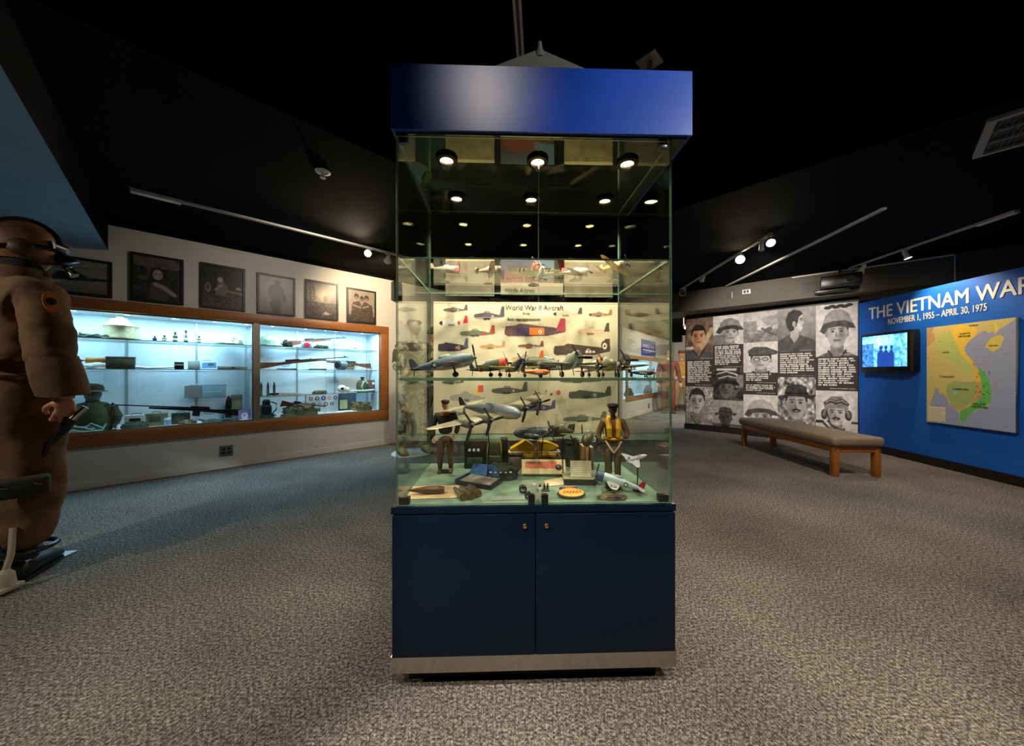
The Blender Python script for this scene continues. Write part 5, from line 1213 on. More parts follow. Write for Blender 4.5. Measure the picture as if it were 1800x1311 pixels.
fold('ground', M_camo, t, .10, .05, .018, None, 23, .3)
# row along the back of the case floor
def bk(name, label, cat, u, y=.47, group=None):
    p = cw(u, 655.5, y); return thing(name, label, cat, (p.x, p.y, FS), CRZ, group)
t = bk('field_radio', 'dark field radio box at the back of the case floor, left of the canvas pack', 'radio', 838, .46)
MB().bbox(-.055, .055, -.03, .03, 0, .125, .004).build('body', mat('radio_black', (34, 32, 26), .5), t); MB().bbox(-.04, .03, -.034, -.03, .02, .05, .002).build('panel', M_olivem, t)
for k in (-.03, -.01, .01): MB().cyl((k, -.034, .085), (k, -.040, .085), .006, 12).build('dial', M_paper, t)
t = bk('canvas_pack', 'olive canvas pack with yellow piping standing at the back of the case floor', 'pack', 869, .45)
MB().bbox(-.036, .036, -.03, .03, 0, .13, .018, seg=3).build('bag', M_olive, t); MB().bbox(-.030, .030, -.038, -.028, .015, .06, .008).build('pocket', M_olive, t)
for sx in (-.032, .032): MB().tube([(sx, -.031, .02), (sx, -.033, .08), (sx * .8, -.028, .128)], .0025, 6).build('piping', mat('yellow_piping', (170, 150, 60), .6), t)
t = bk('dark_case', 'dark upright case between the canvas pack and the yellow vest', 'case', 886, .47)
MB().bbox(-.018, .018, -.03, .03, 0, .13, .004).build('body', MATS['radio_black'], t); MB().bbox(-.008, .008, -.034, -.03, .06, .07, .001).build('latch', M_steel, t)
M_yel = mat('yellow_rubber', (232, 176, 24), .45, rgb2=(200, 146, 16), scale=14, bump=.15)
t = bk('life_vest', 'folded bright yellow life vest lying at the back of the case', 'life vest', 938, .46)
MB().bbox(-.115, .125, -.035, .03, .0, .05, .004).build('support', mat('brown_board', (96, 84, 66), .7), t)
MB().prismy([(-.11, .085), (-.04, .125), (.0, .10), (.0, .075), (-.10, .075)], -.03, .02).build('left_panel', M_yel, t); MB().prismy([(.018, .12), (.07, .115), (.115, .095), (.06, .075), (.018, .075)], -.03, .02).build('right_panel', M_yel, t)
MB().bbox(-.118, .120, -.032, .02, .066, .075, .002).build('pale_edge', M_cream, t); MB().bbox(-.05, .10, -.036, .02, .05, .066, .004).build('lower_fold', M_yel, t)
mb = MB()
for q in (-.004, .004): mb.tube([(.009 + q * math.cos(k), -.038 + q * math.sin(k) * .5, .012 + k * .0098) for k in [j * .8 for j in range(14)]], .0035, 6)
mb.build('cord', mat('red_white_cord', (180, 96, 80), .7, rgb2=(220, 200, 180), scale=160), t)
t = bk('green_canister', 'dark green upright canister at the back of the case floor', 'canister', 1006, .46)
MB().lathe([(0, 0), (.03, 0), (.031, .01), (.031, .12), (.028, .13), (0, .13)], 20).build('body', mat('canister_green', (74, 80, 66), .5, vary=.2), t); MB().lathe([(.0315, .10), (.0315, .108)], 20, cap=False).build('ring', M_steel, t)
for i, (u, w_, h_, c) in enumerate(((1024, .008, .105, (150, 104, 66)), (1030, .007, .11, (196, 160, 106)), (1037, .010, .10, (128, 92, 60)))):
    t = bk('old_book', ('thin tan book, left one of three upright books', 'thin cream book, middle one of three upright books', 'thicker brown book, right one of three upright books')[i], 'book', u, .42, 'old books at the back of the case floor')
    MB().bbox(-w_, w_, -.03, .03, 0, h_, .0015).build('cover', pmat(c, .7), t); MB().box(-w_ * .8, w_ * .8, -.027, .031, .002, h_ + .0008).build('pages', M_cream, t)
# everything in the case keeps clear of its glass
def keep_in(root):
    bpy.context.view_layer.update()
    Mi = MCase.inverted(); mn = Vector((9, 9, 9)); mx = -mn
    def walk(o):
        if o.type == 'MESH':
            for c in o.data.vertices:
                p = Mi @ (o.matrix_world @ c.co)
                for i in range(3): mn[i] = min(mn[i], p[i]); mx[i] = max(mx[i], p[i])
        for c in CH.get(o.name, ()): walk(c)
    walk(root)
    d = Vector((max(0, GX0 + .010 - mn.x) - max(0, mx.x - GX1 + .010), max(0, GY0 + .013 - mn.y) - max(0, mx.y - GY1 + .010), 0))
    if d.length > 0: root.location = root.location + MCase.to_3x3() @ d
CH = {}
for o in bpy.data.objects:
    if o.parent is not None: CH.setdefault(o.parent.name, []).append(o)
for o in list(bpy.data.objects):
    if o.parent is None and o.get('category') in ('model aircraft', 'paper', 'scenery'):
        q = MCase.inverted() @ o.location
        if -.6 < q.x < .6 and -.1 < q.y < .6 and .5 < q.z < 1.8: keep_in(o)
# ------------------------------------------------------------------ dressed figures
def skin(name, chains, m, parent, sub=2, wrinkle=0.0, wscale=.12, root=0):
    """chains: lists of (x, y, z, r) or (x, y, z, rx, ry); a chain whose first element is an int starts at that vertex"""
    V = []; Ed = []; Rr = []
    for ch in chains:
        prev = None
        for i, p in enumerate(ch):
            if isinstance(p, int): prev = p; continue
            V.append(p[:3]); Rr.append((p[3], p[4] if len(p) > 4 else p[3])); k = len(V) - 1
            if prev is not None: Ed.append((prev, k))
            prev = k
    me = bpy.data.meshes.new(name); me.from_pydata(V, Ed, [])
    o = bpy.data.objects.new(name, me); COL.objects.link(o)
    md = o.modifiers.new('skin', 'SKIN'); md.use_smooth_shade = True
    sv = me.skin_vertices[0].data
    for i, r in enumerate(Rr): sv[i].radius = r; sv[i].use_root = (i == root)
    s2 = o.modifiers.new('sub', 'SUBSURF'); s2.levels = sub; s2.render_levels = sub
    if wrinkle:
        tx = bpy.data.textures.new(name + '_folds', 'CLOUDS'); tx.noise_scale = wscale; tx.noise_depth = 2
        d = o.modifiers.new('folds', 'DISPLACE'); d.texture = tx; d.strength = wrinkle; d.mid_level = .5
    bpy.context.view_layer.update()
    dg = bpy.context.evaluated_depsgraph_get()
    nm = bpy.data.meshes.new_from_object(o.evaluated_get(dg))
    bpy.data.objects.remove(o); bpy.data.meshes.remove(me)
    nm.name = name; nm.materials.clear(); nm.materials.append(m)
    for p in nm.polygons: p.use_smooth = True
    o = bpy.data.objects.new(name, nm); COL.objects.link(o); o.parent = parent
    return o
def head_mesh(m, parent, c, R, rz=0, tilt=0):
    """a head with brow, nose, lips, chin and ears; faces local +y; c is its centre, R half its height"""
    n, mm = 36, 28; vs = []; fs = []
    for j in range(mm + 1):
        ph = PI * j / mm
        for k in range(n):
            a = 2 * PI * k / n
            x = math.sin(ph) * math.cos(a); y = math.sin(ph) * math.sin(a); z = -math.cos(ph)
            X = x * .70; Y = y * .84; Z = z
            if z < 0: X *= 1 - .28 * (-z) ** 1.3; Y *= 1 - .12 * (-z)
            if y > 0:
                fr = max(0, y) ** 2 * (1 - min(1, abs(z)) ** 4)
                g = lambda cx, cz, sx, sz: math.exp(-((X - cx) / sx) ** 2 - ((z - cz) / sz) ** 2)
                Y += .20 * g(0, -.18, .11, .13) + .10 * g(0, .0, .07, .2) + .05 * g(0, .16, .4, .06) - .10 * g(.25, .03, .13, .09) - .10 * g(-.25, .03, .13, .09)
                Y += .06 * g(0, -.47, .17, .04) + .055 * g(0, -.56, .15, .04) - .04 * g(0, -.515, .2, .02) + .08 * g(0, -.82, .2, .12)
            vs.append((X * R, Y * R, Z * R))
    for j in range(mm):
        for k in range(n): fs.append((j * n + k, j * n + (k + 1) % n, (j + 1) * n + (k + 1) % n, (j + 1) * n + k))
    M = Matrix.Translation(c) @ Matrix.Rotation(rz, 4, 'Z') @ Matrix.Rotation(tilt, 4, 'X')
    mb = MB().add(vs, fs, M, 0, True)
    for s in (-1, 1): mb.sph((s * .70 * R, -.02 * R, -.10 * R), .07 * R, .14 * R, .22 * R, 12, 8, M)
    h = mb.build('head', m, parent)
    for s in (-1, 1):
        MB().sph((s * .25 * R, .735 * R, .02 * R), .085 * R, .06 * R, .055 * R, 12, 8, M).build('eye', mat('eye_white', (220, 216, 206), .2), h)
        MB().sph((s * .25 * R, .79 * R, .02 * R), .035 * R, .02 * R, .038 * R, 10, 6, M).build('iris', mat('eye_dark', (40, 32, 26), .2), h)
    MB().tube([M @ Vector((x * R, (.80 - .35 * abs(x) + .0) * R, -.515 * R)) for x in (-.17, -.08, 0, .08, .17)], .014 * R, 6).build('lips', mat('lip_tone', (150, 84, 70), .5), h)
    return h, M
def hand(name, m, parent, wrist, dirv, side, s=1.0, curl=.5, palm=(0, 1, 0)):
    """a hand: palm, four unequal bent fingers and a thumb; dirv wrist -> knuckles, palm = the way the palm faces"""
    d = Vector(dirv).normalized(); pn = Vector(palm); pn = (pn - d * pn.dot(d)).normalized(); x = d.cross(pn).normalized() * side
    w = Vector(wrist); P = lambda a, b, c: tuple(w + d * a * s + x * b * s + pn * c * s)
    ch = [[(*P(0, 0, 0), .026 * s, .02 * s), (*P(.035, 0, 0), .032 * s, .019 * s), (*P(.08, 0, .0), .036 * s, .016 * s)]]
    for i, (b, L) in enumerate(((.030, .072), (.010, .082), (-.011, .076), (-.030, .058))):
        a0 = .088 - abs(b) * .15; pts = [3 * 0 + 2]; ang = 0; q = [a0, 0.0]; pts.append((*P(a0, b, 0), .0095 * s))
        for seg in (.45, .32, .23):
            ang += curl * (1.0 if seg == .45 else 1.15)
            q = [q[0] + math.cos(ang) * L * seg, q[1] + math.sin(ang) * L * seg]; pts.append((*P(q[0], b, q[1]), .0088 * s if seg > .3 else .0075 * s))
        ch.append(pts)
    ch.append([1, (*P(.030, .034, .008), .012 * s), (*P(.055, .052, .022), .0105 * s), (*P(.078, .050, .036), .0095 * s), (*P(.094, .040, .044), .008 * s)])
    return skin(name, ch, m, parent, 2, root=0)
def boots(parent, m, pts, s=1.0, ang=0):
    for (x, y, z) in pts:
        M = place((x, y, z), rz=ang)
        mb = MB()
        mb.loft([[(.045 * s * wx * math.cos(a), yy * s, hh * s * (.5 + .5 * math.sin(a)) + .0) for a in [2 * PI * k / 14 for k in range(14)]] for yy, wx, hh in ((-.09, .7, .07), (-.07, 1, .10), (.0, 1.0, .105), (.07, 1.05, .085), (.13, 1.1, .07), (.165, .95, .055), (.18, .4, .03))], M)
        b = mb.build('boot', m, parent)
        MB().lathe([(.052 * s, .08 * s), (.056 * s, .16 * s), (.062 * s, .24 * s)], 16, place((x, y, z)) @ TR(0, -.025 * s, 0), cap=False).build('shaft', m, b)
        MB().prism([(-.045 * s, -.09 * s), (.045 * s, -.09 * s), (.052 * s, .06 * s), (.048 * s, .15 * s), (0, .185 * s), (-.048 * s, .15 * s), (-.052 * s, .06 * s)], 0, .014 * s, M).build('sole', M_blackpl, b)
def figure(root, s, cloth, legs, skinm, bulk=1.0, arms=None, stance=.085, hands=True, wrinkle=.0, face=0, hat=None, bootm=None, turn=0, curl=.55, glove=None, oz=0.0, hand_dirs=None):
    """a standing clothed figure, s = height in metres, facing local +y; arms: per side elbow and wrist offsets from the shoulder"""
    b = bulk; Z = lambda z: z * s + oz
    arms = arms or {-1: ((-.045, -.01, -.165), (-.055, .05, -.30)), 1: ((.045, -.01, -.165), (.055, .05, -.30))}
    ch = [[(0, 0, Z(.52), .082 * s * b, .062 * s * b), (0, -.004 * s, Z(.60), .078 * s * b, .058 * s * b), (0, -.006 * s, Z(.69), .088 * s * b, .062 * s * b), (0, -.006 * s, Z(.77), .084 * s * b, .056 * s * b), (0, 0, Z(.815), .040 * s * b, .038 * s * b), (0, .004 * s, Z(.84), .034 * s * (1 + (b - 1) * .4))]]
    for sg in (-1, 1):
        sh = Vector((sg * .115 * s, 0, Z(.785))); e = sh + Vector(arms[sg][0]) * s; w = sh + Vector(arms[sg][1]) * s
        ch.append([3, (*sh, .044 * s * b), (*((sh + e) / 2), .036 * s * b), (*e, .031 * s * b), (*((e + w) / 2), .030 * s * b), (*w, .026 * s * b)])
    up = skin('jacket', ch, cloth, root, 2, wrinkle)
    lc = [[(0, 0, Z(.53), .076 * s * b, .056 * s * b), (0, 0, Z(.49), .070 * s * b, .052 * s * b)]]
    for sg in (-1, 1):
        lc.append([1, (sg * .055 * s, 0, Z(.45), .052 * s * b), (sg * .064 * s, .006 * s, Z(.37), .046 * s * b), (sg * stance * s * .9, .010 * s, Z(.28), .037 * s * b), (sg * stance * s, 0, Z(.19), .036 * s * b), (sg * stance * s, -.008 * s, Z(.07), .030 * s * b)])
    skin('trousers', lc, legs, root, 2, wrinkle)
    h, M = head_mesh(skinm, root, (0, .012 * s, Z(.93)), .066 * s, turn)
    MB().lathe([(.030 * s, 0), (.029 * s, .05 * s)], 16, TR(0, .002 * s, Z(.835)), cap=False).build('neck', skinm, root)
    if hands:
        for sg in (-1, 1):
            sh = Vector((sg * .115 * s, 0, Z(.785))); e = sh + Vector(arms[sg][0]) * s; w = sh + Vector(arms[sg][1]) * s
            dv = (w - e).normalized() if not hand_dirs else Vector(hand_dirs[sg])
            hand('hand', glove or skinm, root, w + dv * .012 * s, dv, -sg, s / 1.8, curl, (-sg * .6, .8, 0))
    boots(root, bootm or M_blackpl, [(-stance * s, 0, oz), (stance * s, 0, oz)], s / 1.8)
    return M, h
M_skin = mat('mannequin_skin', (196, 134, 98), .5)
M_skinp = mat('pale_mannequin_skin', (222, 180, 150), .5)
M_suit = mat('brown_flight_suit', (112, 82, 46), .9, rgb2=(80, 56, 30), scale=7, bump=.5, bscale=16)

# --- pilot figure at the left edge, back turned
PR = thing('pilot_mannequin', 'pilot mannequin in a brown flight suit and leather helmet, its back to the room', 'mannequin', (-2.60, 1.80, .012), -.30)
s = 1.80
def pz(z): return z * s
ch = [[(0, 0, .92, .215, .165), (0, -.01, 1.10, .215, .165), (0, -.015, 1.28, .225, .165), (0, -.015, 1.42, .20, .14), (0, 0, 1.50, .095, .09), (0, .01, 1.55, .07, .07)]]
ch.append([3, (.205, 0, 1.435, .095), (.275, .0, 1.28, .092), (.315, .0, 1.13, .090), (.330, .01, 1.06, .085)])
ch.append([3, (-.205, 0, 1.435, .095), (-.275, .0, 1.28, .092), (-.315, .0, 1.13, .090), (-.330, .01, 1.06, .085)])
ch.append([0, (0, 0, .82, .205, .165), (.095, 0, .70, .13, .135), (.105, .01, .52, .120, .125), (.108, .0, .36, .108, .12), (.105, -.01, .22, .095, .105), (.100, -.01, .13, .080, .09)])
ch.append([14, (-.095, 0, .70, .13, .135), (-.105, .01, .52, .120, .125), (-.108, .0, .36, .108, .12), (-.105, -.01, .22, .095, .105), (-.100, -.01, .13, .080, .09)])
ch[4][0] = 14
skin('flight_suit', ch, M_suit, PR, 3, .035, .11)
for sg in (-1, 1):   # loose sleeve ends, open at the wrist
    rings = []
    for k, (x, y, z, r) in enumerate(((.318, .0, 1.12, .086), (.328, .01, 1.05, .094), (.337, .02, .98, .096), (.343, .028, .925, .092), (.343, .028, .928, .080), (.337, .02, .98, .070))):
        rings.append([(sg * x + r * math.cos(a) * (1 + .05 * math.sin(3 * a + k)), y + r * .95 * math.sin(a), z + .006 * math.sin(2 * a)) for a in [2 * PI * i / 24 for i in range(24)]])
    MB().loft(rings, cap=False).build('sleeve_end', M_suit, PR)
MB().tube([(.222 * math.cos(a), -.012 + .172 * math.sin(a), 1.03 + .004 * math.sin(5 * a)) for a in [k * PI / 16 for k in range(33)]], .010, 8).build('waist_seam', M_suit, PR)
boots(PR, M_blackpl, [(-.105, .0, 0), (.100, .0, 0)], 1.0, .75)
hh, HM = head_mesh(M_skin, PR, (0, .03, 1.705), .122, -.55)
MB().lathe([(.085, 0), (.080, .05), (.066, .13)], 18, TR(0, .01, 1.50), cap=False).build('neck_scarf', mat('dark_scarf', (34, 24, 18), .9), PR)
hr = .122
M_helm = mat('helmet_leather', (150, 104, 62), .55, rgb2=(110, 72, 40), scale=12, bump=.2)
mb = MB()
pr = [(math.sin(PI * j / 14) * 1.0, -math.cos(PI * j / 14)) for j in range(4, 15)]
mb.lathe([(r * hr * .80, z * hr * 1.08) for r, z in pr], 28, HM @ TR(0, -.012, .012), sy=1.18, cap=False)
MH = mb.build('leather_helmet', M_helm, PR)
MB().tube([HM @ Vector((.0 + .001 * k, math.cos(a) * hr * 1.0 - .012, math.sin(a) * hr * 1.12 + .012)) for k, a in enumerate([i * PI / 16 for i in range(17)])], .013, 8).build('top_strap', M_blackpl, MH)
MB().tube([HM @ Vector((math.cos(a) * hr * .83, math.sin(a) * hr * .97 - .012, -.012 + .02 * math.sin(a))) for a in [i * 2 * PI / 28 for i in range(29)]], .010, 8).build('goggle_strap', M_blackpl, MH)
for sg in (-1, 1): MB().lathe([(0, 0), (.040, 0), (.044, .012), (.03, .024), (0, .026)], 20, HM @ place((sg * hr * .74, -.0, -.018), ry=sg * PI / 2)).build('ear_cup', M_leather, MH)
mb = MB().tube([HM @ Vector((-.06 + .12 * i / 8, hr * .93 - .03 * abs(i - 4) / 4, .020)) for i in range(9)], .026, 12); mb.build('goggles', M_blackpl, MH)
MB().tube([HM @ Vector(p) for p in ((0, hr * .80, -.02), (0, hr * 1.12, -.055), (0, hr * 1.05, -.095))], [.030, .040, .028], 14).build('oxygen_mask', M_blackpl, PR)
MB().cyl(HM @ Vector((.0, hr * 1.1, -.085)), HM @ Vector((.01, hr * 1.28, -.12)), .02, 14).build('mask_valve', M_chrome, PR)
MB().tube([HM @ Vector(p) for p in ((.09, .0, -.06), (.07, .06, -.085), (.02, hr * .95, -.07))], .007, 8).build('mask_strap', M_leather, PR)
MB().lathe([(.105, -.01), (.108, .05), (.094, .085), (.075, .07), (.07, .02)], 22, TR(0, .0, 1.50), cap=False).build('collar', M_suit, PR)
w_ = Vector((.345, .04, .925))
MB().cyl(w_ + Vector((0, -.005, .05)), w_ + Vector((-.012, .0, -.015)), .031, 14, .027).build('wrist', M_skin, PR)
hand('hand', M_skin, PR, w_ + Vector((-.012, 0, -.01)), (-.32, .05, -1), -1, 1.12, .5, (-.9, .2, .3))
hand('hand', M_skin, PR, Vector((-.345, .04, .925)), (.1, .1, -1), 1, 1.05, .6, (.6, .75, 0))
MB().tube([(.30, .06, .84), (.275, .075, .79), (.25, .06, .74), (.215, .02, .66), (.20, .0, .56)], [.020, .026, .020, .012, .009], 10).build('held_hose', M_blackpl, PR)
MB().cyl((.325, .06, .80), (.345, .10, .86), .014, 12).build('hose_fitting', M_chrome, PR)
MB().lathe([(0, 0), (.036, 0), (.036, .004), (0, .005)], 22, place((.336, -.012, 1.39), ry=1.36, rz=.1), sx=1.5, sy=.8).build('shoulder_patch', mat('patch_orange2', (170, 96, 16), .7), PR)
MB().lathe([(0, 0), (.018, 0), (.018, .003), (0, .004)], 16, place((.3405, -.012, 1.392), ry=1.36, rz=.1)).build('patch_emblem', M_blackpl, PR)
pk = MB().bbox(-.085, .085, -.03, .03, .43, .53, .02, place((.232, -.065, 0), rz=1.14), seg=3).build('leg_pouch', mat('pouch_olive', (44, 44, 30), .8), PR)
MP = place((.232, -.065, 0), rz=1.14)
for x in (-.05, .05): MB().tube([MP @ Vector(q) for q in ((x - .02, -.030, .515), (x - .005, -.036, .495), (x + .015, -.036, .49))], .004, 6).build('buckle', M_chrome, pk)
MB().tube([(.10 + .09 * math.cos(a), -.01 + .10 * math.sin(a), .135) for a in [k * PI / 10 for k in range(21)]], .012, 8).build('ankle_strap', M_blackpl, PR)
BP = thing('stand_plate', 'square polished metal base plate under the pilot figure', 'stand', (-2.60, 1.80, .0), .10)
MB().bbox(-.40, .07, -.24, .20, .0, .010, .002).build('plate', mat('polished_plate', (190, 198, 202), .38, .6, vary=.25, scale=14), BP)
BR2 = thing('stand_bracket', 'pale angled support rod and foot holding the pilot figure from behind', 'stand', (-2.42, 1.63, .012), .10)
MB().bbox(-.035, .035, -.045, .045, 0, .022, .006).build('foot', mat('worn_white_metal', (176, 166, 146), .45), BR2)
MB().lathe([(.035, .02), (.028, .08), (.012, .10)], 12, cap=True).build('cone', MATS['worn_white_metal'], BR2)
MB().tube([(0, 0, .09), (.0, .02, .16), (-.02, .045, .28)], .012, 10).build('rod', MATS['worn_white_metal'], BR2)

# --- camouflaged paratrooper seen through the left side of the case
def disc(name, label, x, y, r=.30, m=None):
    t = thing(name, label, 'stand', (x, y, 0), 0, 'round mannequin bases')
    MB().lathe([(0, 0), (r, 0), (r, .012), (r - .01, .018), (0, .018)], 40).build('disc', m or mat('white_base', (206, 206, 200), .3), t); return t
M_camol = camo('woodland_camouflage', [(150, 148, 104), (214, 206, 166), (120, 92, 62), (84, 92, 58)], 9)
disc('mannequin_base', 'white round base under the camouflaged paratrooper', -1.30, 4.45, .26)
t = thing('paratrooper_mannequin', 'mannequin of a paratrooper in camouflage and maroon beret left of the glass case', 'mannequin', (-1.275, 4.45, .018), PI + .55)
arms = {-1: ((-.025, .02, -.15), (.04, .12, -.20)), 1: ((.025, .02, -.15), (-.04, .12, -.22))}
M, h = figure(t, 1.76, M_camol, M_camol, M_skinp, 1.0, arms, .09, wrinkle=.03, bootm=mat('yellow_boot', (170, 150, 84), .7), curl=.5)
MB().sph((.0, -.01, .052), .098, .098, .045, 22, 12, M).build('beret', mat('maroon_felt', (150, 58, 48), .8), h)
MB().sph((.035, .075, .055), .016, .01, .02, 10, 8, M).build('beret_badge', M_brass, h)
MB().tube([(-.12, .12, 1.32), (0, .14, 1.22), (.12, .12, 1.10)], .02, 8).build('webbing', M_khaki, t); MB().tube([(.12, .12, 1.32), (0, .15, 1.22), (-.12, .12, 1.10)], .02, 8).build('webbing', M_khaki, t)
MB().tube([(.165 * math.cos(a), .13 * math.sin(a), .99) for a in [k * PI / 12 for k in range(25)]], .022, 8).build('belt', M_khaki, t)
for x in (-.12, .0, .12): MB().bbox(x - .045, x + .045, .10, .165, .93, 1.03, .015).build('pouch', M_khaki, t)
MB().tube([(-.16, .28, 1.22), (0, .26, 1.12), (.18, .2, .98)], [.010, .022, .016], 10).build('held_rifle', M_steel, t)
t = thing('infantry_mannequin', 'mannequin in dark camouflage with tan boots behind the paratrooper', 'mannequin', (-1.12, 4.95, .0), PI + .3)
M, h = figure(t, 1.70, camo('dark_camouflage', [(78, 62, 40), (130, 112, 72), (52, 42, 28)], 8), MATS['dark_camouflage'], M_skin, 1.1, None, .1, wrinkle=.03, bootm=mat('tan_boot', (168, 128, 84), .7))
MB().lathe([(.10, 0), (.115, .006), (.10, .05), (.07, .095), (0, .115)], 22, M @ TR(0, 0, .03), cap=False).build('helmet', M_olive, h)
# --- soldiers beyond, at the right edge of the case
t = thing('soldier_mannequin', 'distant mannequin of a soldier in yellow brown jacket and cap beside the portrait wall', 'mannequin', (4.74, 9.55, 0), PI - .3)
arms = {-1: ((-.05, .02, -.15), (-.01, .09, -.22)), 1: ((.05, .02, -.15), (.0, .09, -.22))}
M, h = figure(t, 1.68, mat('yellow_brown_jacket', (186, 140, 64), .85, vary=.3, scale=9), mat('khaki_trousers', (150, 116, 70), .85, vary=.2, scale=9), M_skin, 1.08, arms, .07, wrinkle=.02, bootm=M_leather)
MB().lathe([(.085, 0), (.092, .03), (.085, .07), (0, .085)], 20, M @ TR(0, 0, .04), cap=False).build('cap', mat('brown_cap', (96, 66, 42), .8), h); MB().bbox(-.06, .06, .06, .15, .04, .052, .01, M).build('peak', MATS['brown_cap'], h)
MB().tube([(.16 * math.cos(a), .125 * math.sin(a), .93) for a in [k * PI / 12 for k in range(25)]], .03, 8).build('belt', mat('pale_belt', (220, 180, 110), .7), t)
t = thing('soldier_mannequin', 'distant mannequin in dark red brown uniform half hidden behind the case edge', 'mannequin', (4.12, 9.0, 0), PI - .2)
figure(t, 1.66, mat('red_brown_uniform', (116, 62, 46), .85, vary=.2, scale=9), MATS['red_brown_uniform'], M_skin, 1.05, None, .07, wrinkle=.02, bootm=M_leather)
# --- dressed dolls in the case
p = onz(783, 829, FS)
t = thing('flyer_doll', 'doll in a dark flying jacket with orange fur collar at the case left', 'doll', (p.x, p.y, FS), PI + .1)
jk = mat('doll_jacket', (50, 46, 48), .6); arms = {-1: ((-.06, .0, -.15), (-.03, .05, -.25)), 1: ((.06, .0, -.15), (.05, .04, -.29))}
M, h = figure(t, .315, jk, mat('doll_trousers', (104, 76, 56), .8, vary=.2, scale=60), mat('doll_skin', (200, 140, 104), .6), 1.3, arms, .075, bootm=mat('doll_boot', (60, 40, 26), .5))
MB().lathe([(.014, 0), (.0185, .007), (.0175, .016), (0, .02)], 18, M @ TR(0, 0, .006), cap=False).build('cap', jk, h); MB().bbox(-.011, .011, .010, .026, .006, .0085, .001, M).build('peak', M_blackpl, h)
MB().lathe([(.014, 0), (.03, -.002), (.028, .008), (.016, .012)], 18, TR(0, .0, .251), sy=.8, cap=False).build('fur_collar', mat('orange_fur', (190, 110, 56), .9, vary=.3, scale=200, bump=.6, bscale=300), t)
MB().tube([(0, .022, .245), (0, .028, .22), (0, .028, .19)], .0018, 6).build('zip', M_brass, t)
MB().lathe([(0, 0), (.028, 0), (.028, .004), (0, .004)], 20, TR(0, 0, -.0)).build('doll_stand', M_blackpl, t)
p = onz(1077, 855, FS); p = MCase.inverted() @ p; p.x = min(p.x, GX1 - .07); p = MCase @ p
t = thing('flyer_doll', 'doll in a yellow life vest and dark cap at the case right', 'doll', (p.x, p.y, FS), PI - .15)
arms = {-1: ((-.055, .03, -.13), (-.01, .12, -.17)), 1: ((.055, .0, -.15), (.05, .04, -.27))}
M, h = figure(t, .315, mat('doll_brown', (112, 78, 46), .8, vary=.3, scale=60), mat('doll_brown2', (98, 82, 50), .8, vary=.2, scale=60), mat('dark_doll_skin', (84, 56, 42), .6), 1.15, arms, .06, bootm=MATS['doll_boot'])
MB().lathe([(.015, 0), (.022, .010), (.02, .018), (0, .022)], 18, M @ TR(0, 0, .006), cap=False).build('cap', mat('doll_cap', (40, 30, 26), .7), h); MB().bbox(-.012, .012, .010, .030, .006, .009, .001, M).build('peak', M_blackpl, h)
for sg in (-1, 1): MB().tube([(sg * .012, -.02, .262), (sg * .018, .014, .256), (sg * .017, .028, .225), (sg * .016, .028, .195)], [.008, .010, .011, .010], 8).build('vest_lobe', M_yel, t)
MB().tube([(.032 * math.cos(a), .026 * math.sin(a), .186) for a in [k * PI / 8 for k in range(17)]], .005, 8).build('vest_belt', M_yel, t)
for sg in (-1, 1): MB().tube([(sg * .030, .024, .18), (sg * .014, .034, .155), (0, .030, .135)], .0032, 6).build('harness_strap', M_cream, t)
MB().lathe([(0, 0), (.030, 0), (.030, .004), (0, .004)], 20).build('doll_stand', M_paper, t)
MB().tube([(.0, -.03, .004), (.0, -.034, .15)], .002, 6).build('doll_rod', M_steel, t)
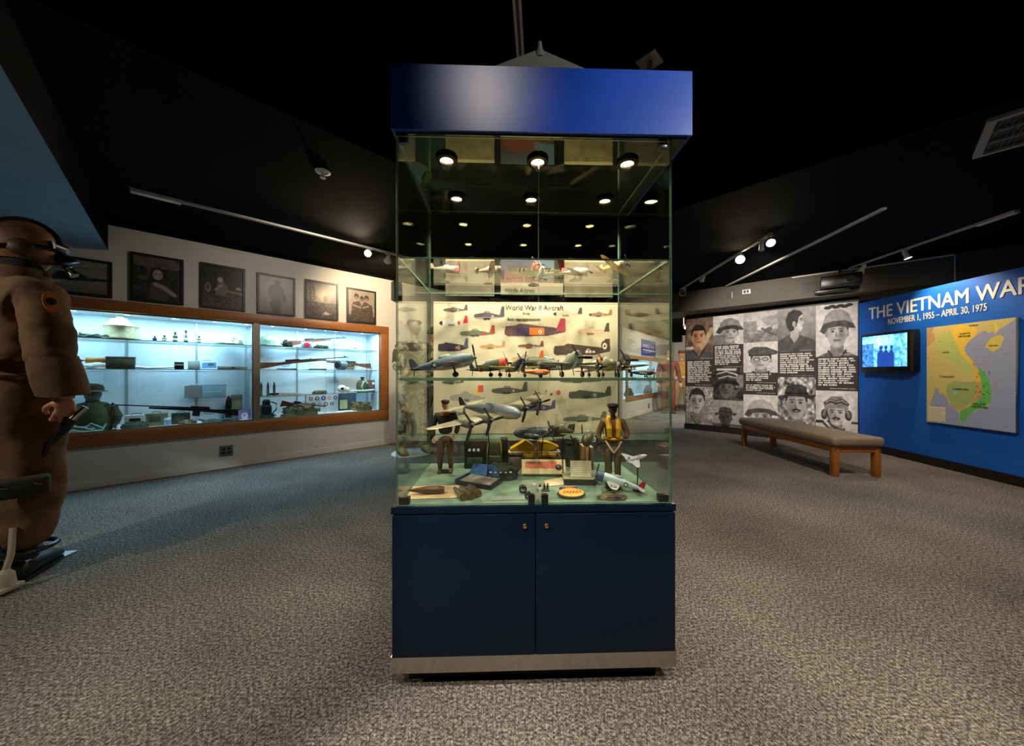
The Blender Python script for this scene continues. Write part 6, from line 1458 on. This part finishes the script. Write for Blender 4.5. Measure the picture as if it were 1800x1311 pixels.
# a second doll seen to the right of the first
# ------------------------------------------------------------------ portrait wall: one printed panel, painted tile by tile
def face(cv, cx, cy, r, skin_=(196, 184, 172), hair=(60, 52, 48), look=0, sh=.5, hat=None, hatc=(110, 104, 92), must=False, shirt=(90, 82, 74), glasses=False, hairtop=True, dark=False, light=1, asp=None):
    """head and shoulders in tones; r = half the head height in canvas height units"""
    r = min(.33, r * 1.58); cy = cy - (.02 if hat else .0)
    A = cv.h / cv.w
    E = lambda x, y, rx, ry, c, **k: cv.ell(cx + x * r * A, cy + y * r, rx * r * A, ry * r, c, **k)
    dk = lambda c, f: tuple(v * f for v in c)
    cv.poly([(cx - 2.1 * r * A, cy - 3.4 * r), (cx - 1.9 * r * A, cy - 1.75 * r), (cx - .6 * r * A, cy - 1.25 * r), (cx + .6 * r * A, cy - 1.25 * r), (cx + 1.9 * r * A, cy - 1.75 * r), (cx + 2.1 * r * A, cy - 3.4 * r)], shirt)
    cv.poly([(cx - .42 * r * A, cy - .5 * r), (cx + .42 * r * A, cy - .5 * r), (cx + .5 * r * A, cy - 1.35 * r), (cx, cy - 1.9 * r), (cx - .5 * r * A, cy - 1.35 * r)], dk(skin_, .72))
    cv.line([(cx - .6 * r * A, cy - 1.2 * r), (cx, cy - 2.0 * r), (cx + .6 * r * A, cy - 1.2 * r)], .14 * r, dk(shirt, .6))
    if hairtop: E(0, .22, .80, .92, hair)
    for s in (-1, 1): E(s * .72, -.1, .12, .22, dk(skin_, .8))
    E(0, -.08, .70, .92, skin_)
    E(-.32 * light, -.1, .42, .85, dk(skin_, .66), op=.75, soft=.7)
    if hairtop: cv.poly([(cx - .68 * r * A, cy + .35 * r), (cx - .5 * r * A, cy + .55 * r), (cx + .5 * r * A, cy + .55 * r), (cx + .68 * r * A, cy + .35 * r), (cx + .6 * r * A, cy + .95 * r), (cx - .6 * r * A, cy + .95 * r)], hair)
    lx = look * .15
    for s in (-1, 1):
        E(s * .30 + lx, .06, .19, .10, dk(skin_, .55), op=.8, soft=.6); E(s * .30 + lx, .05, .10, .045, dk(skin_, .22)); cv.line([(cx + (s * .30 - .17 + lx) * r * A, cy + .20 * r), (cx + (s * .30 + .17 + lx) * r * A, cy + .22 * r)], .06 * r, dk(skin_, .3))
    cv.poly([(cx + lx * r * A - .02 * r * A, cy + .1 * r), (cx + (lx - .14) * r * A, cy - .28 * r), (cx + (lx + .04) * r * A, cy - .3 * r)], dk(skin_, .62)); E(lx + .03, -.05, .06, .2, dk(skin_, 1.12), op=.8, soft=.5)
    cv.line([(cx + (lx - .2) * r * A, cy - .52 * r), (cx + (lx + .2) * r * A, cy - .52 * r)], .07 * r, dk(skin_, .38)); E(lx, -.62, .16, .06, dk(skin_, .85)); E(lx, -.80, .25, .08, dk(skin_, 1.08), op=.5, soft=.6)
    if must: cv.line([(cx + (lx - .26) * r * A, cy - .44 * r), (cx + lx * r * A, cy - .36 * r), (cx + (lx + .26) * r * A, cy - .44 * r)], .12 * r, dk(skin_, .22))
    if glasses:
        for s in (-1, 1): E(s * .32, .05, .26, .18, (40, 36, 34)); E(s * .32, .05, .21, .14, dk(skin_, .9))
        cv.line([(cx - .1 * r * A, cy + .06 * r), (cx + .1 * r * A, cy + .06 * r)], .05 * r, (40, 36, 34))
    if hat == 'steel':
        cv.poly([(cx - 1.25 * r * A, cy + .10 * r), (cx - 1.0 * r * A, cy + .62 * r), (cx - .82 * r * A, cy + 1.1 * r), (cx - .4 * r * A, cy + 1.42 * r), (cx + .2 * r * A, cy + 1.48 * r), (cx + .78 * r * A, cy + 1.2 * r), (cx + 1.0 * r * A, cy + .7 * r), (cx + 1.28 * r * A, cy + .22 * r), (cx + .9 * r * A, cy + .38 * r), (cx + .3 * r * A, cy + .5 * r), (cx - .5 * r * A, cy + .40 * r)], hatc)
        cv.poly([(cx - 1.25 * r * A, cy + .10 * r), (cx - .95 * r * A, cy + .58 * r), (cx - .2 * r * A, cy + .74 * r), (cx + .6 * r * A, cy + .72 * r), (cx + 1.1 * r * A, cy + .5 * r), (cx + 1.28 * r * A, cy + .2 * r), (cx + .8 * r * A, cy + .22 * r), (cx + .2 * r * A, cy + .38 * r), (cx - .6 * r * A, cy + .28 * r), (cx - .9 * r * A, cy - .1 * r)], dk(hatc, .45))
    if hat == 'beret':
        cv.poly([(cx - .95 * r * A, cy + .45 * r), (cx - 1.0 * r * A, cy + 1.0 * r), (cx - .5 * r * A, cy + 1.35 * r), (cx + .4 * r * A, cy + 1.3 * r), (cx + 1.35 * r * A, cy + .78 * r), (cx + 1.2 * r * A, cy + .55 * r), (cx + .7 * r * A, cy + .42 * r)], hatc); cv.line([(cx - .9 * r * A, cy + .46 * r), (cx + .75 * r * A, cy + .44 * r)], .12 * r, dk(hatc, .5))
    if hat == 'boonie':
        cv.poly([(cx - 1.4 * r * A, cy + .4 * r), (cx - .85 * r * A, cy + .5 * r), (cx - .72 * r * A, cy + 1.02 * r), (cx - .3 * r * A, cy + 1.16 * r), (cx + .4 * r * A, cy + 1.14 * r), (cx + .7 * r * A, cy + 1.04 * r), (cx + .8 * r * A, cy + .5 * r), (cx + 1.45 * r * A, cy + .6 * r), (cx + 1.2 * r * A, cy + .25 * r), (cx + .4 * r * A, cy + .42 * r), (cx - .6 * r * A, cy + .40 * r), (cx - 1.2 * r * A, cy + .1 * r)], hatc); cv.line([(cx - .8 * r * A, cy + .62 * r), (cx + .8 * r * A, cy + .62 * r)], .12 * r, dk(hatc, .55))
    if hat == 'flyer':
        for s in (-1, 1): E(s * .92, -.15, .26, .40, (74, 64, 58)); E(s * .95, -.12, .14, .24, (130, 118, 104))
        cv.poly([(cx - .95 * r * A, cy - .2 * r), (cx - .9 * r * A, cy + .8 * r), (cx - .4 * r * A, cy + 1.3 * r), (cx + .45 * r * A, cy + 1.3 * r), (cx + .92 * r * A, cy + .8 * r), (cx + .92 * r * A, cy - .2 * r), (cx + .66 * r * A, cy + .35 * r), (cx - .66 * r * A, cy + .35 * r)], hatc)
        cv.line([(cx - .85 * r * A, cy + .75 * r), (cx - .4 * r * A, cy + .98 * r), (cx, cy + .8 * r), (cx + .4 * r * A, cy + .98 * r), (cx + .85 * r * A, cy + .7 * r)], .26 * r, (60, 52, 48)); cv.line([(cx - .8 * r * A, cy + .80 * r), (cx - .4 * r * A, cy + 1.0 * r), (cx, cy + .84 * r), (cx + .4 * r * A, cy + 1.0 * r), (cx + .8 * r * A, cy + .76 * r)], .09 * r, (180, 168, 152))
        cv.line([(cx - .72 * r * A, cy + .1 * r), (cx - .45 * r * A, cy - .9 * r), (cx + .4 * r * A, cy - 1.3 * r)], .1 * r, (90, 74, 64))
def tile(kind):
    H = 130; W = 110; bgL = (232, 222, 208)
    if kind == 'T': cv = Cv(110, 120, (64, 54, 50)); return cv
    if kind == 0: cv = Cv(W, 150, (120, 96, 78)); cv.noise(14, 10, 2); face(cv, .48, .56, .16, (206, 150, 118), (40, 34, 30), shirt=(84, 86, 84)); cv.line([(.6, .3), (.95, .7)], .12, (186, 160, 122)); cv.rect(0, .3, .25, .33, (220, 200, 180))
    elif kind == 1: cv = Cv(W, 70 + 50, bgL); cv.noise(4, 8, 3); face(cv, .55, .42, .24, (196, 184, 170), hat='steel', hatc=(150, 140, 126), shirt=(96, 86, 78), look=1); cv.rect(0, .4, 0, .35, (104, 94, 84), .7)
    elif kind == 2: cv = Cv(W, 110, (214, 202, 180)); cv.rect(0, 1, 0, .4, (158, 142, 122)); cv.rect(0, .4, .3, .7, (170, 156, 138)); cv.noise(10, 5, 4, 0, .5); cv.line([(.55, .45), (.75, .3), (.95, .2)], .05, (96, 84, 70)); cv.line([(.6, .3), (.85, .5)], .03, (110, 96, 80)); cv.ell(.75, .4, .1, .07, (120, 106, 88)); cv.poly([(.5, .75), (1, .9), (1, .55), (.7, .5)], (182, 170, 150))
    elif kind == 3:
        cv = Cv(W, 110, (150, 140, 134)); cv.grad(0, 1, (110, 100, 96), (176, 166, 158)); face(cv, .50, .60, .235, (214, 200, 188), (52, 42, 38), look=2.2, shirt=(92, 78, 72), light=1)
        cv.grad(0, 1, (110, 100, 96), (176, 166, 158)); sk = (214, 200, 188)
        cv.poly([(0, 0), (.02, .26), (.30, .40), (.44, .22), (.58, .38), (.86, .30), (1, .22), (1, 0)], (88, 76, 70)); cv.line([(.32, .40), (.44, .2), (.58, .36)], .02, (50, 42, 38))
        cv.poly([(.36, .52), (.56, .46), (.57, .34), (.45, .20), (.33, .36)], (186, 170, 158))
        cv.poly([(.62, .88), (.665, .79), (.655, .73), (.71, .645), (.665, .625), (.68, .59), (.66, .565), (.668, .52), (.62, .465), (.52, .45), (.43, .52), (.40, .64), (.42, .80)], sk)
        cv.poly([(.44, .53), (.52, .46), (.60, .47), (.52, .52), (.46, .66)], (170, 152, 140), .7)
        cv.poly([(.60, .92), (.67, .85), (.62, .82), (.56, .78), (.54, .68), (.50, .57), (.455, .60), (.44, .50), (.34, .47), (.25, .58), (.22, .74), (.28, .89), (.43, .96)], (52, 42, 38))
        cv.ell(.445, .635, .045, .06, (204, 188, 176)); cv.ell(.45, .63, .02, .03, (150, 130, 118)); cv.line([(.59, .745), (.65, .755)], .018, (60, 50, 46)); cv.ell(.63, .715, .022, .012, (50, 42, 40)); cv.line([(.62, .585), (.672, .592)], .010, (120, 92, 84))
    elif kind == 4: cv = Cv(130, 150, bgL); cv.noise(3, 8, 5); face(cv, .52, .48, .185, (196, 182, 164), hat='steel', hatc=(168, 156, 134), shirt=(120, 108, 88), light=-1); [cv.ell(.3 + .1 * k, .93 + .02 * (k % 2), .09, .03, (46, 44, 36)) for k in range(6)]
    elif kind == 5: cv = Cv(W, H, (170, 164, 160)); cv.noise(26, 3, 6); face(cv, .42, .60, .20, (184, 176, 176), (56, 52, 58), shirt=(150, 140, 134)); cv.line([(.55, .2), (.72, .42)], .2, (150, 136, 126))
    elif kind == 6: cv = Cv(W, 110, (66, 60, 54)); cv.noise(16, 5, 7); cv.rect(.75, 1, .4, .8, (170, 166, 150), .7); face(cv, .45, .42, .22, (120, 104, 92), hat='steel', hatc=(74, 62, 54), shirt=(60, 56, 50)); cv.line([(.15, .82), (.45, .90), (.8, .80)], .035, (224, 216, 204)); cv.line([(.2, .68), (.5, .76), (.75, .70)], .03, (214, 206, 194)); cv.rect(.12, .78, .93, 1.0, (220, 214, 204)); cv.line([(.6, .1), (.9, .4)], .1, (130, 120, 110), .6)
    elif kind == 7: cv = Cv(W, 90, (178, 164, 154)); cv.noise(6, 6, 8); face(cv, .42, .38, .26, (94, 74, 64), hat='boonie', hatc=(84, 68, 60), shirt=(44, 34, 32)); cv.rect(0, 1, 0, .12, (40, 32, 32), .6)
    elif kind == 8: cv = Cv(W, H, bgL); face(cv, .52, .44, .20, (214, 200, 184), hat='beret', hatc=(92, 78, 72), glasses=True, shirt=(120, 110, 96))
    elif kind == 9: cv = Cv(W, 130, (236, 228, 214)); face(cv, .52, .40, .21, (206, 190, 170), hat='steel', hatc=(196, 186, 168), shirt=(120, 110, 96), light=-1)
    elif kind == 10: cv = Cv(W, 140, (166, 150, 142)); cv.noise(34, 5, 9); face(cv, .5, .56, .18, (182, 166, 158), hat='boonie', hatc=(58, 50, 50), must=True, shirt=(54, 44, 44)); cv.ell(.12, .08, .1, .05, (220, 214, 208)); cv.ell(.62, .07, .07, .06, (226, 220, 214)); cv.ell(.8, .07, .07, .06, (226, 220, 214))
    else: cv = Cv(130, 150, (232, 222, 206)); cv.noise(4, 8, 10); cv.rect(0, .2, .30, .36, (60, 50, 44)); cv.rect(.85, 1, .32, .37, (90, 80, 72)); face(cv, .50, .55, .17, (210, 194, 180), hat='flyer', hatc=(150, 138, 122), must=True, shirt=(150, 136, 120)); cv.line([(.2, .3), (.5, .05)], .05, (90, 76, 68)); cv.line([(.3, .35), (.65, .05)], .04, (90, 76, 68))
    return cv
PB, PTp = .105, 2.06
wallp = thing('portrait_panel', 'black and white panel wall of soldier portraits and white quotations', 'wall panel', Cc, CR)
cols = [(-2.295, -1.835, [(0, 1.29, PTp), ('T', .80, 1.29), (5, PB, .80)]), (-1.835, -1.375, [(1, 1.545, PTp), ('T', 1.13, 1.545), (6, .575, 1.13), (7, PB, .575)]),
        (-1.375, -.91, [(2, 1.56, PTp), (8, 1.055, 1.56), ('T', .69, 1.055), (9, PB, .69)]), (-.91, -.455, [(3, 1.375, PTp), ('T', .985, 1.375), (10, PB, .985)]), (-.455, -.012, [(4, 1.29, PTp), ('T', .79, 1.29), (11, PB, .79)])]
M_matte = printmat('print_wall', .55, spec=.25)
names = {0: 'colour portrait of a smiling soldier leaning on his hand', 1: 'portrait of a soldier in a pale helmet looking aside', 2: 'hazy picture of a firing gun', 3: 'portrait of a young man in profile', 4: 'portrait of a soldier in a leafy helmet', 5: 'portrait of a short haired soldier', 6: 'portrait of a soldier in a dark striped helmet', 7: 'portrait of a soldier in a wide bush hat', 8: 'portrait of a man in a beret with glasses', 9: 'portrait of a soldier smoking under a steel helmet', 10: 'portrait of a soldier with a moustache and bush hat', 11: 'portrait of a flyer with goggles and headset'}
for ci, (x0, x1, rows) in enumerate(cols):
    for k, z0, z1 in rows:
        cv = tile(k)
        if k == 'T':
            n = {0: 12, 1: 11, 2: 4, 3: 10, 4: 13}[ci]; hh = z1 - z0
            cv = Cv(120, max(60, int(hh * 240)), (64, 54, 50))
            if ci == 2:
                cv.glyphs(.08, .92, .60, .95, 4, (232, 226, 212), 5); cv.glyphs(.4, .94, .53, .56, 1, (190, 182, 170), 6, last=1); cv.glyphs(.08, .92, .16, .46, 4, (232, 226, 212), 7); cv.glyphs(.4, .94, .07, .10, 1, (190, 182, 170), 8, last=1)
            else:
                cv.glyphs(.07, .93, .13, .95, n, (232, 226, 212), 10 + ci, .18); cv.glyphs(.35, .93, .05, .08, 1, (190, 182, 170), 30 + ci, last=1)
        else:
            if k not in (2, 8): cv.glyphs(.58, .95, .025, .05, 1, (226, 220, 210), 40 + ci, last=1)
            cv.blur(1); cv.noise(5, 1, 70 + k); cv.noise(7, 7, 90 + k); cv.a *= (.90 + .16 * np.exp(-(((cv.X - .55) / .5) ** 2 + ((cv.Y - .55) / .5) ** 2)))[..., None]
            g = cv.a.mean(-1, keepdims=True)
            if k != 0: cv.a = g * np.array([1.02, .985, .95])
        o = printed('quotation' if k == 'T' else 'portrait', cv, x1 - x0, z1 - z0, wallp, TR(x0, -.002, z0), M_matte, .008)
        if k != 'T': o['label'] = names[k]

# ------------------------------------------------------------------ blue wall: headline, screen, map
sg = thing('wall_headline', 'large white lettering THE VIETNAM WAR on the blue wall', 'lettering', MBl @ Vector((.15, -.001, 1.775)), BR)
M_let = mat('white_letters', (240, 238, 232), .5)
def fitted(name, body, w, caph, parent, M, bold):
    o = lettering(name, body, 1.0, M_let, parent, Matrix.Identity(4), 0, .0, heavy=bold)
    xs = [v.co.x for v in o.data.vertices]; zs = [v.co.z for v in o.data.vertices]
    o.data.transform(M @ Matrix.Diagonal((w / (max(xs) - min(xs)), 1, caph / (max(zs) - min(zs)), 1)) @ TR(-min(xs), 0, -min(zs)))
    return o
fitted('headline', 'THE VIETNAM WAR', 1.60, .158, sg, TR(0, -.002, 0), .020)
s2 = thing('wall_dates', 'smaller white line of dates NOVEMBER 1, 1955 to APRIL 30, 1975 under the headline', 'lettering', MBl @ Vector((.42, -.001, 1.660)), BR)
fitted('dates', 'NOVEMBER 1, 1955 – APRIL 30, 1975', 1.0, .086, s2, TR(0, -.002, 0), .020)

def onplane(u, v, M, y):
    Mi = M.inverted(); o = Mi @ Vector((0, 0, 1.05)); d = Mi.to_3x3() @ Vector(((u - 900) / 600, 1, (655.5 - v) / 600)); return o + d * ((y - o.y) / d.y)
a = onplane(1512, 655, MBl, -.12); b = onplane(1600, 580, MBl, -.12)
tw_, th_ = b.x - a.x, .50
tv = thing('wall_television', 'black television on the blue wall showing a blue tinted scene of soldiers', 'television', MBl @ Vector((a.x, 0, 1.065)), BR)
MB().bbox(0, tw_, -.12, -.012, 0, th_, .012).build('housing', M_blackpl, tv)
MB().box(tw_ * .3, tw_ * .7, -.012, -.0005, .12, .38).build('wall_bracket', M_black, tv)
mb = MB(); e = .035
cv = Cv(110, 72, (120, 176, 226)); cv.noise(20, 5, 3); cv.ell(.45, .8, .5, .3, (200, 232, 250), soft=.8); cv.rect(.0, .28, 0, .75, (30, 70, 130), .7); cv.noise(16, 3, 5)
for x, w_ in ((.45, .07), (.56, .06), (.68, .05)): cv.ell(x, .60, w_ * .55, .07, (24, 50, 100)); cv.poly([(x - w_ * 1.3, 0), (x - w_ * 1.2, .42), (x - w_ * .4, .53), (x + w_ * .5, .52), (x + w_ * 1.2, .38), (x + w_ * 1.1, 0)], (26, 54, 112))
for k in range(9): cv.line([(.75 + .02 * k, 1), (.7 + .035 * k, .5)], .02, (40, 110, 160), .6)
cv.blur(1); cv.a = np.clip(cv.a * np.array([.75, .95, 1.1]), 0, 255)
printed('screen', cv, tw_ - 2 * e, th_ - 2 * e - .03, tv, TR(e, -.1215, e + .03), printmat('screen_glow', .15, 1.5), .002)
MB().box(tw_ * .4, tw_ * .6, -.1225, -.12, .022, .028).build('badge', M_steel, tv)

def map_canvas():
    cv = Cv(230, 300, (158, 166, 192)); Y_ = (216, 198, 110)
    P = lambda pts: [(x / 1000, 1 - y / 1310) for x, y in pts]
    S = lambda pts: [((x - 20 - (y / 1310) * -0) / 950, 1 - (y - 150 + (x - 40) * .11) / 1000) for x, y in pts]
    land = [(0, 1), (1, 1), (1, .985), (.83, .90), (.80, .86), (.78, .90), (.74, .88), (.70, .91), (.60, .88), (.55, .84), (.50, .80), (.475, .75), (.49, .70), (.54, .65), (.59, .59), (.66, .54), (.72, .47), (.75, .40), (.77, .33), (.755, .26), (.72, .20), (.62, .17), (.55, .13), (.50, .08), (.43, .02), (.42, .08), (.41, .14), (.36, .17), (.29, .21), (.26, .27), (.21, .31), (.17, .30), (.16, .36), (.12, .36), (.10, .30), (.07, .24), (.05, .19), (.06, .10), (.09, .0), (.0, 0)]
    cv.poly(land, (214, 196, 122))
    cv.poly([(0, .98), (.10, .93), (.12, .86), (.02, .80), (0, .80)], (206, 168, 110)); cv.poly([(0, 1), (.1, 1), (.06, .90), (0, .86)], (196, 160, 110))
    cv.poly([(.12, .84), (.22, .92), (.30, .95), (.36, .90), (.40, .80), (.44, .72), (.50, .66), (.56, .58), (.60, .52), (.57, .48), (.48, .50), (.42, .58), (.34, .64), (.22, .66), (.16, .72)], (196, 204, 116))
    cv.poly([(.30, .96), (.44, .99), (.60, .95), (.62, .88), (.52, .82), (.47, .76), (.50, .70), (.60, .60), (.56, .59), (.50, .64), (.44, .70), (.40, .78), (.36, .86)], (246, 206, 78))
    cv.poly([(.56, .62), (.60, .60), (.58, .585)], (240, 110, 50)); cv.poly([(.57, .56), (.64, .52), (.66, .45), (.62, .43), (.57, .5)], (244, 186, 76))
    cv.poly([(.27, .40), (.36, .44), (.50, .43), (.60, .44), (.65, .40), (.66, .30), (.58, .24), (.50, .20), (.42, .18), (.34, .18), (.28, .26), (.26, .33)], (168, 182, 110)); cv.poly([(.60, .44), (.66, .43), (.67, .3), (.58, .24), (.56, .28), (.62, .33)], (214, 158, 90), .8)
    cv.poly([(.62, .58), (.68, .54), (.74, .46), (.77, .36), (.76, .26), (.70, .20), (.60, .17), (.52, .10), (.45, .03), (.42, .06), (.43, .15), (.52, .19), (.62, .26), (.67, .32), (.66, .44)], (112, 186, 92))
    cv.poly([(.33, .20), (.42, .19), (.52, .22), (.46, .16), (.36, .17)], (210, 160, 100), .8); cv.ell(.37, .33, .035, .018, (150, 196, 210), rot=.6)
    cv.poly([(.70, .76), (.76, .84), (.86, .86), (.89, .83), (.85, .74), (.78, .71)], (222, 200, 96)); cv.poly([(.8, .98), (.84, .92), (.82, .88), (.79, .93)], (236, 210, 100))
    r = random.Random(5)
    for k in range(70):
        x, y = r.random(), r.random(); cv.line([(x, y), (x + .03 + .04 * r.random(), y)], .004, (120, 116, 110), .35)
    for k in range(26): x, y = .60 + .15 * r.random(), .2 + .34 * r.random(); cv.ell(x, y, .006, .005, (50, 70, 50))
    for x0, y0, x1, y1 in ((.6, .86, .74, .88), (.62, .6, .72, .56), (.78, .45, .82, .38), (.27, .12, .31, .16)): cv.line([(x0, y0), (x1, y1)], .01, (214, 130, 150), .55)
    cv.rect(.03, .25, .02, .17, (226, 214, 190)); [cv.line([(.05, .04 + .02 * k), (.23, .04 + .02 * k)], .003, (120, 90, 70), .6) for k in range(6)]
    return cv
mp = thing('wall_map', 'large map of Vietnam and its neighbours mounted on the blue wall', 'map', MBl @ Vector((.905, 0, .495)), BR)
printed('map_sheet', map_canvas(), .752, 1.07, mp, TR(0, -.034, 0), M_matte, .032)
M_mapink = mat('map_ink', (40, 36, 30), .6)
for tx, x, z, sz in (('NORTH', .315, .955, .026), ('VIETNAM', .30, .928, .026), ('LAOS', .155, .77, .026), ('THAILAND', .13, .505, .028), ('CAMBODIA', .25, .375, .028), ('SOUTH', .43, .232, .030), ('VIETNAM', .42, .202, .030), ('CHINA', .40, 1.03, .024), ('HAINAN', .555, .815, .018)):
    lettering('place_name', tx, sz, M_mapink, mp, TR(x, -.0345, z), .02, .0003)

# ------------------------------------------------------------------ bench
bx0 = onz(1466, 838, 0); bx1 = onz(1303, 783, 0); bd = (bx1 - bx0).normalized(); BL_ = (bx1 - bx0).length; brz = math.atan2(bd.y, bd.x)
bn = thing('museum_bench', 'long oak bench with a taupe padded cushion before the portrait wall', 'bench', bx0, brz)
M_oakb = wood('oak_bench', (176, 106, 36), (140, 78, 24), (1, 12, 12)); M_cush = mat('taupe_vinyl', (142, 122, 98), .5, vary=.08, scale=5, bump=.08, bscale=30)
bw = .46
for x in (.0, BL_ - .05):
    for y in (.0, -bw + .055): MB().bbox(x, x + .055, y - .055, y, 0, .30, .004).build('leg', M_oakb, bn)
mb = MB()
for y in (-.002, -bw + .027): mb.bbox(.0, BL_ + .005, y - .025, y, .245, .305, .003)
mb.build('side_rail', M_oakb, bn)
MB().bbox(.004, .028, -bw + .03, -.03, .245, .305, .003).build('end_rail', M_oakb, bn); MB().bbox(BL_ - .02, BL_ + .002, -bw + .03, -.03, .245, .305, .003).build('end_rail', M_oakb, bn)
MB().bbox(-.03, BL_ + .04, -bw - .02, .025, .308, .405, .035, seg=4).build('cushion', M_cush, bn)

# ------------------------------------------------------------------ far lit case beyond, and its sign
fc = thing('far_display_case', 'distant oak framed lit display case seen through the right side of the glass case', 'display case', F0, FR)
fa = onplane(1101, 617, MF, -.02); fb = onplane(1175, 700, MF, -.02); fz0, fz1 = .40, 1.47; f0, f1 = fa.x, fb.x
for a_ in ((f0, f1, fz1 - .1, fz1), (f0, f1, fz0, fz0 + .1)): MB().box(a_[0], a_[1], -.03, .0, a_[2], a_[3]).build('frame_rail', M_oakh, fc)
for a_ in ((f0, f0 + .1), (f1 - .1, f1)): MB().box(a_[0], a_[1], -.03, 0, fz0 + .1, fz1 - .1).build('frame_stile', M_oak, fc)
MB().box(f0, f1, .5, .51, fz0, fz1).build('back_panel', M_inner, fc); MB().box(f0, f0 + .01, .1, .5, fz0, fz1).build('side_panel', M_inner, fc); MB().box(f1 - .01, f1, .1, .5, fz0, fz1).build('side_panel', M_inner, fc)
MB().box(f0, f1, .1, .5, fz0 + .04, fz0 + .05).build('floor_panel', M_inner, fc); MB().box(f0, f1, .1, .5, fz1 - .05, fz1 - .04).build('top_panel', M_inner, fc)
mid = (f0 + f1) / 2; MB().box(mid - .03, mid + .03, -.02, .02, fz0 + .1, fz1 - .1).build('mullion', M_mull, fc)
pane('display_glass', f0 + .1, mid - .03, .0, .005, fz0 + .1, fz1 - .1, fc, M_wglass); pane('display_glass', mid + .03, f1 - .1, .0, .005, fz0 + .1, fz1 - .1, fc, M_wglass)
for z in (.82, 1.12): pane('glass_shelf', f0 + .02, f1 - .02, .1, .48, z, z + .008, fc, M_wglass)
p = MF @ Vector((mid, .28, fz1 - .07)); area('display_light', p, p + Vector((0, 0, -1)), 34, COOL, (f1 - f0) * .85, .2, rz=FR)
for i, (x, z, w_, h_, m_, lb) in enumerate(((.25, .46, .30, .18, M_olive, 'dark green bundle on the floor of the far case, left'), (.68, .46, .34, .2, M_steel, 'dark equipment on the floor of the far case, right'), (.3, 1.13, .2, .1, M_tan, 'tan object on the top shelf of the far case'), (.72, .83, .3, .12, M_khaki, 'khaki bundle on the middle shelf of the far case'), (.75, 1.13, .22, .07, M_steel, 'dark object on the top shelf of the far case'))):
    t = thing('exhibit_bundle', lb, 'exhibit', MF @ Vector((f0 + (f1 - f0) * x, .25, z)), FR)
    fold('bundle', m_, t, w_, .2, h_, None, 40 + i, .3)
t = thing('blue_sign', 'small blue sign with white lettering above the distant display case', 'sign', MF @ Vector((onplane(1127, 600, MF, 0).x, -.001, 1.50)), FR)
sw_ = onplane(1151, 600, MF, 0).x - onplane(1127, 600, MF, 0).x
MB().box(0, sw_, -.02, 0, 0, .42).build('board', mat('sign_blue', (44, 66, 168), .5), t)
fitted('headline', 'WORLD WAR I', sw_ * .9, .09, t, TR(sw_ * .05, -.022, .21), .02); MB().box(sw_ * .06, sw_ * .94, -.0215, -.02, .14, .165).build('white_line', M_let, t)
t = thing('socket_outlet', 'small socket low on the far white wall under the distant case', 'outlet', MF @ Vector((onplane(1140, 706, MF, 0).x, -.001, .17)), FR)
MB().bbox(-.05, .05, -.01, 0, -.07, .07, .004).build('plate', mat('grey_plate', (96, 98, 98), .5), t); MB().bbox(-.02, .02, -.013, -.01, -.04, .04, .002).build('socket', M_blackpl, t)
p = F0 + Vector((1.0, -1.3, 2.04)) ; area('far_room_light', p + Vector((.9, .6, 0)), p + Vector((1.5, 2.2, -1.2)), 60, NEUT, .5, .5)
lamp = F0 + Vector((1.9, -.6, 2.3))
t = thing('track_lamp', 'lit lamp in the far room beside the case edge', 'lamp', (4.15, 8.25, 2.2), 0, 'track lamps')
MB().cyl((0, 0, 0), (0, 0, .27), .01, 8).build('stem', M_track, t); MB().cyl((0, 0, .0), (.02, -.08, -.06), .03, 14, .05).build('housing', M_track, t); MB().cyl((.021, -.081, -.061), (.022, -.086, -.064), .045, 14).build('lens', M_lensc, t)
MB().box(-.8, .5, -.02, .02, .255, .27).build('rail', M_track, t)
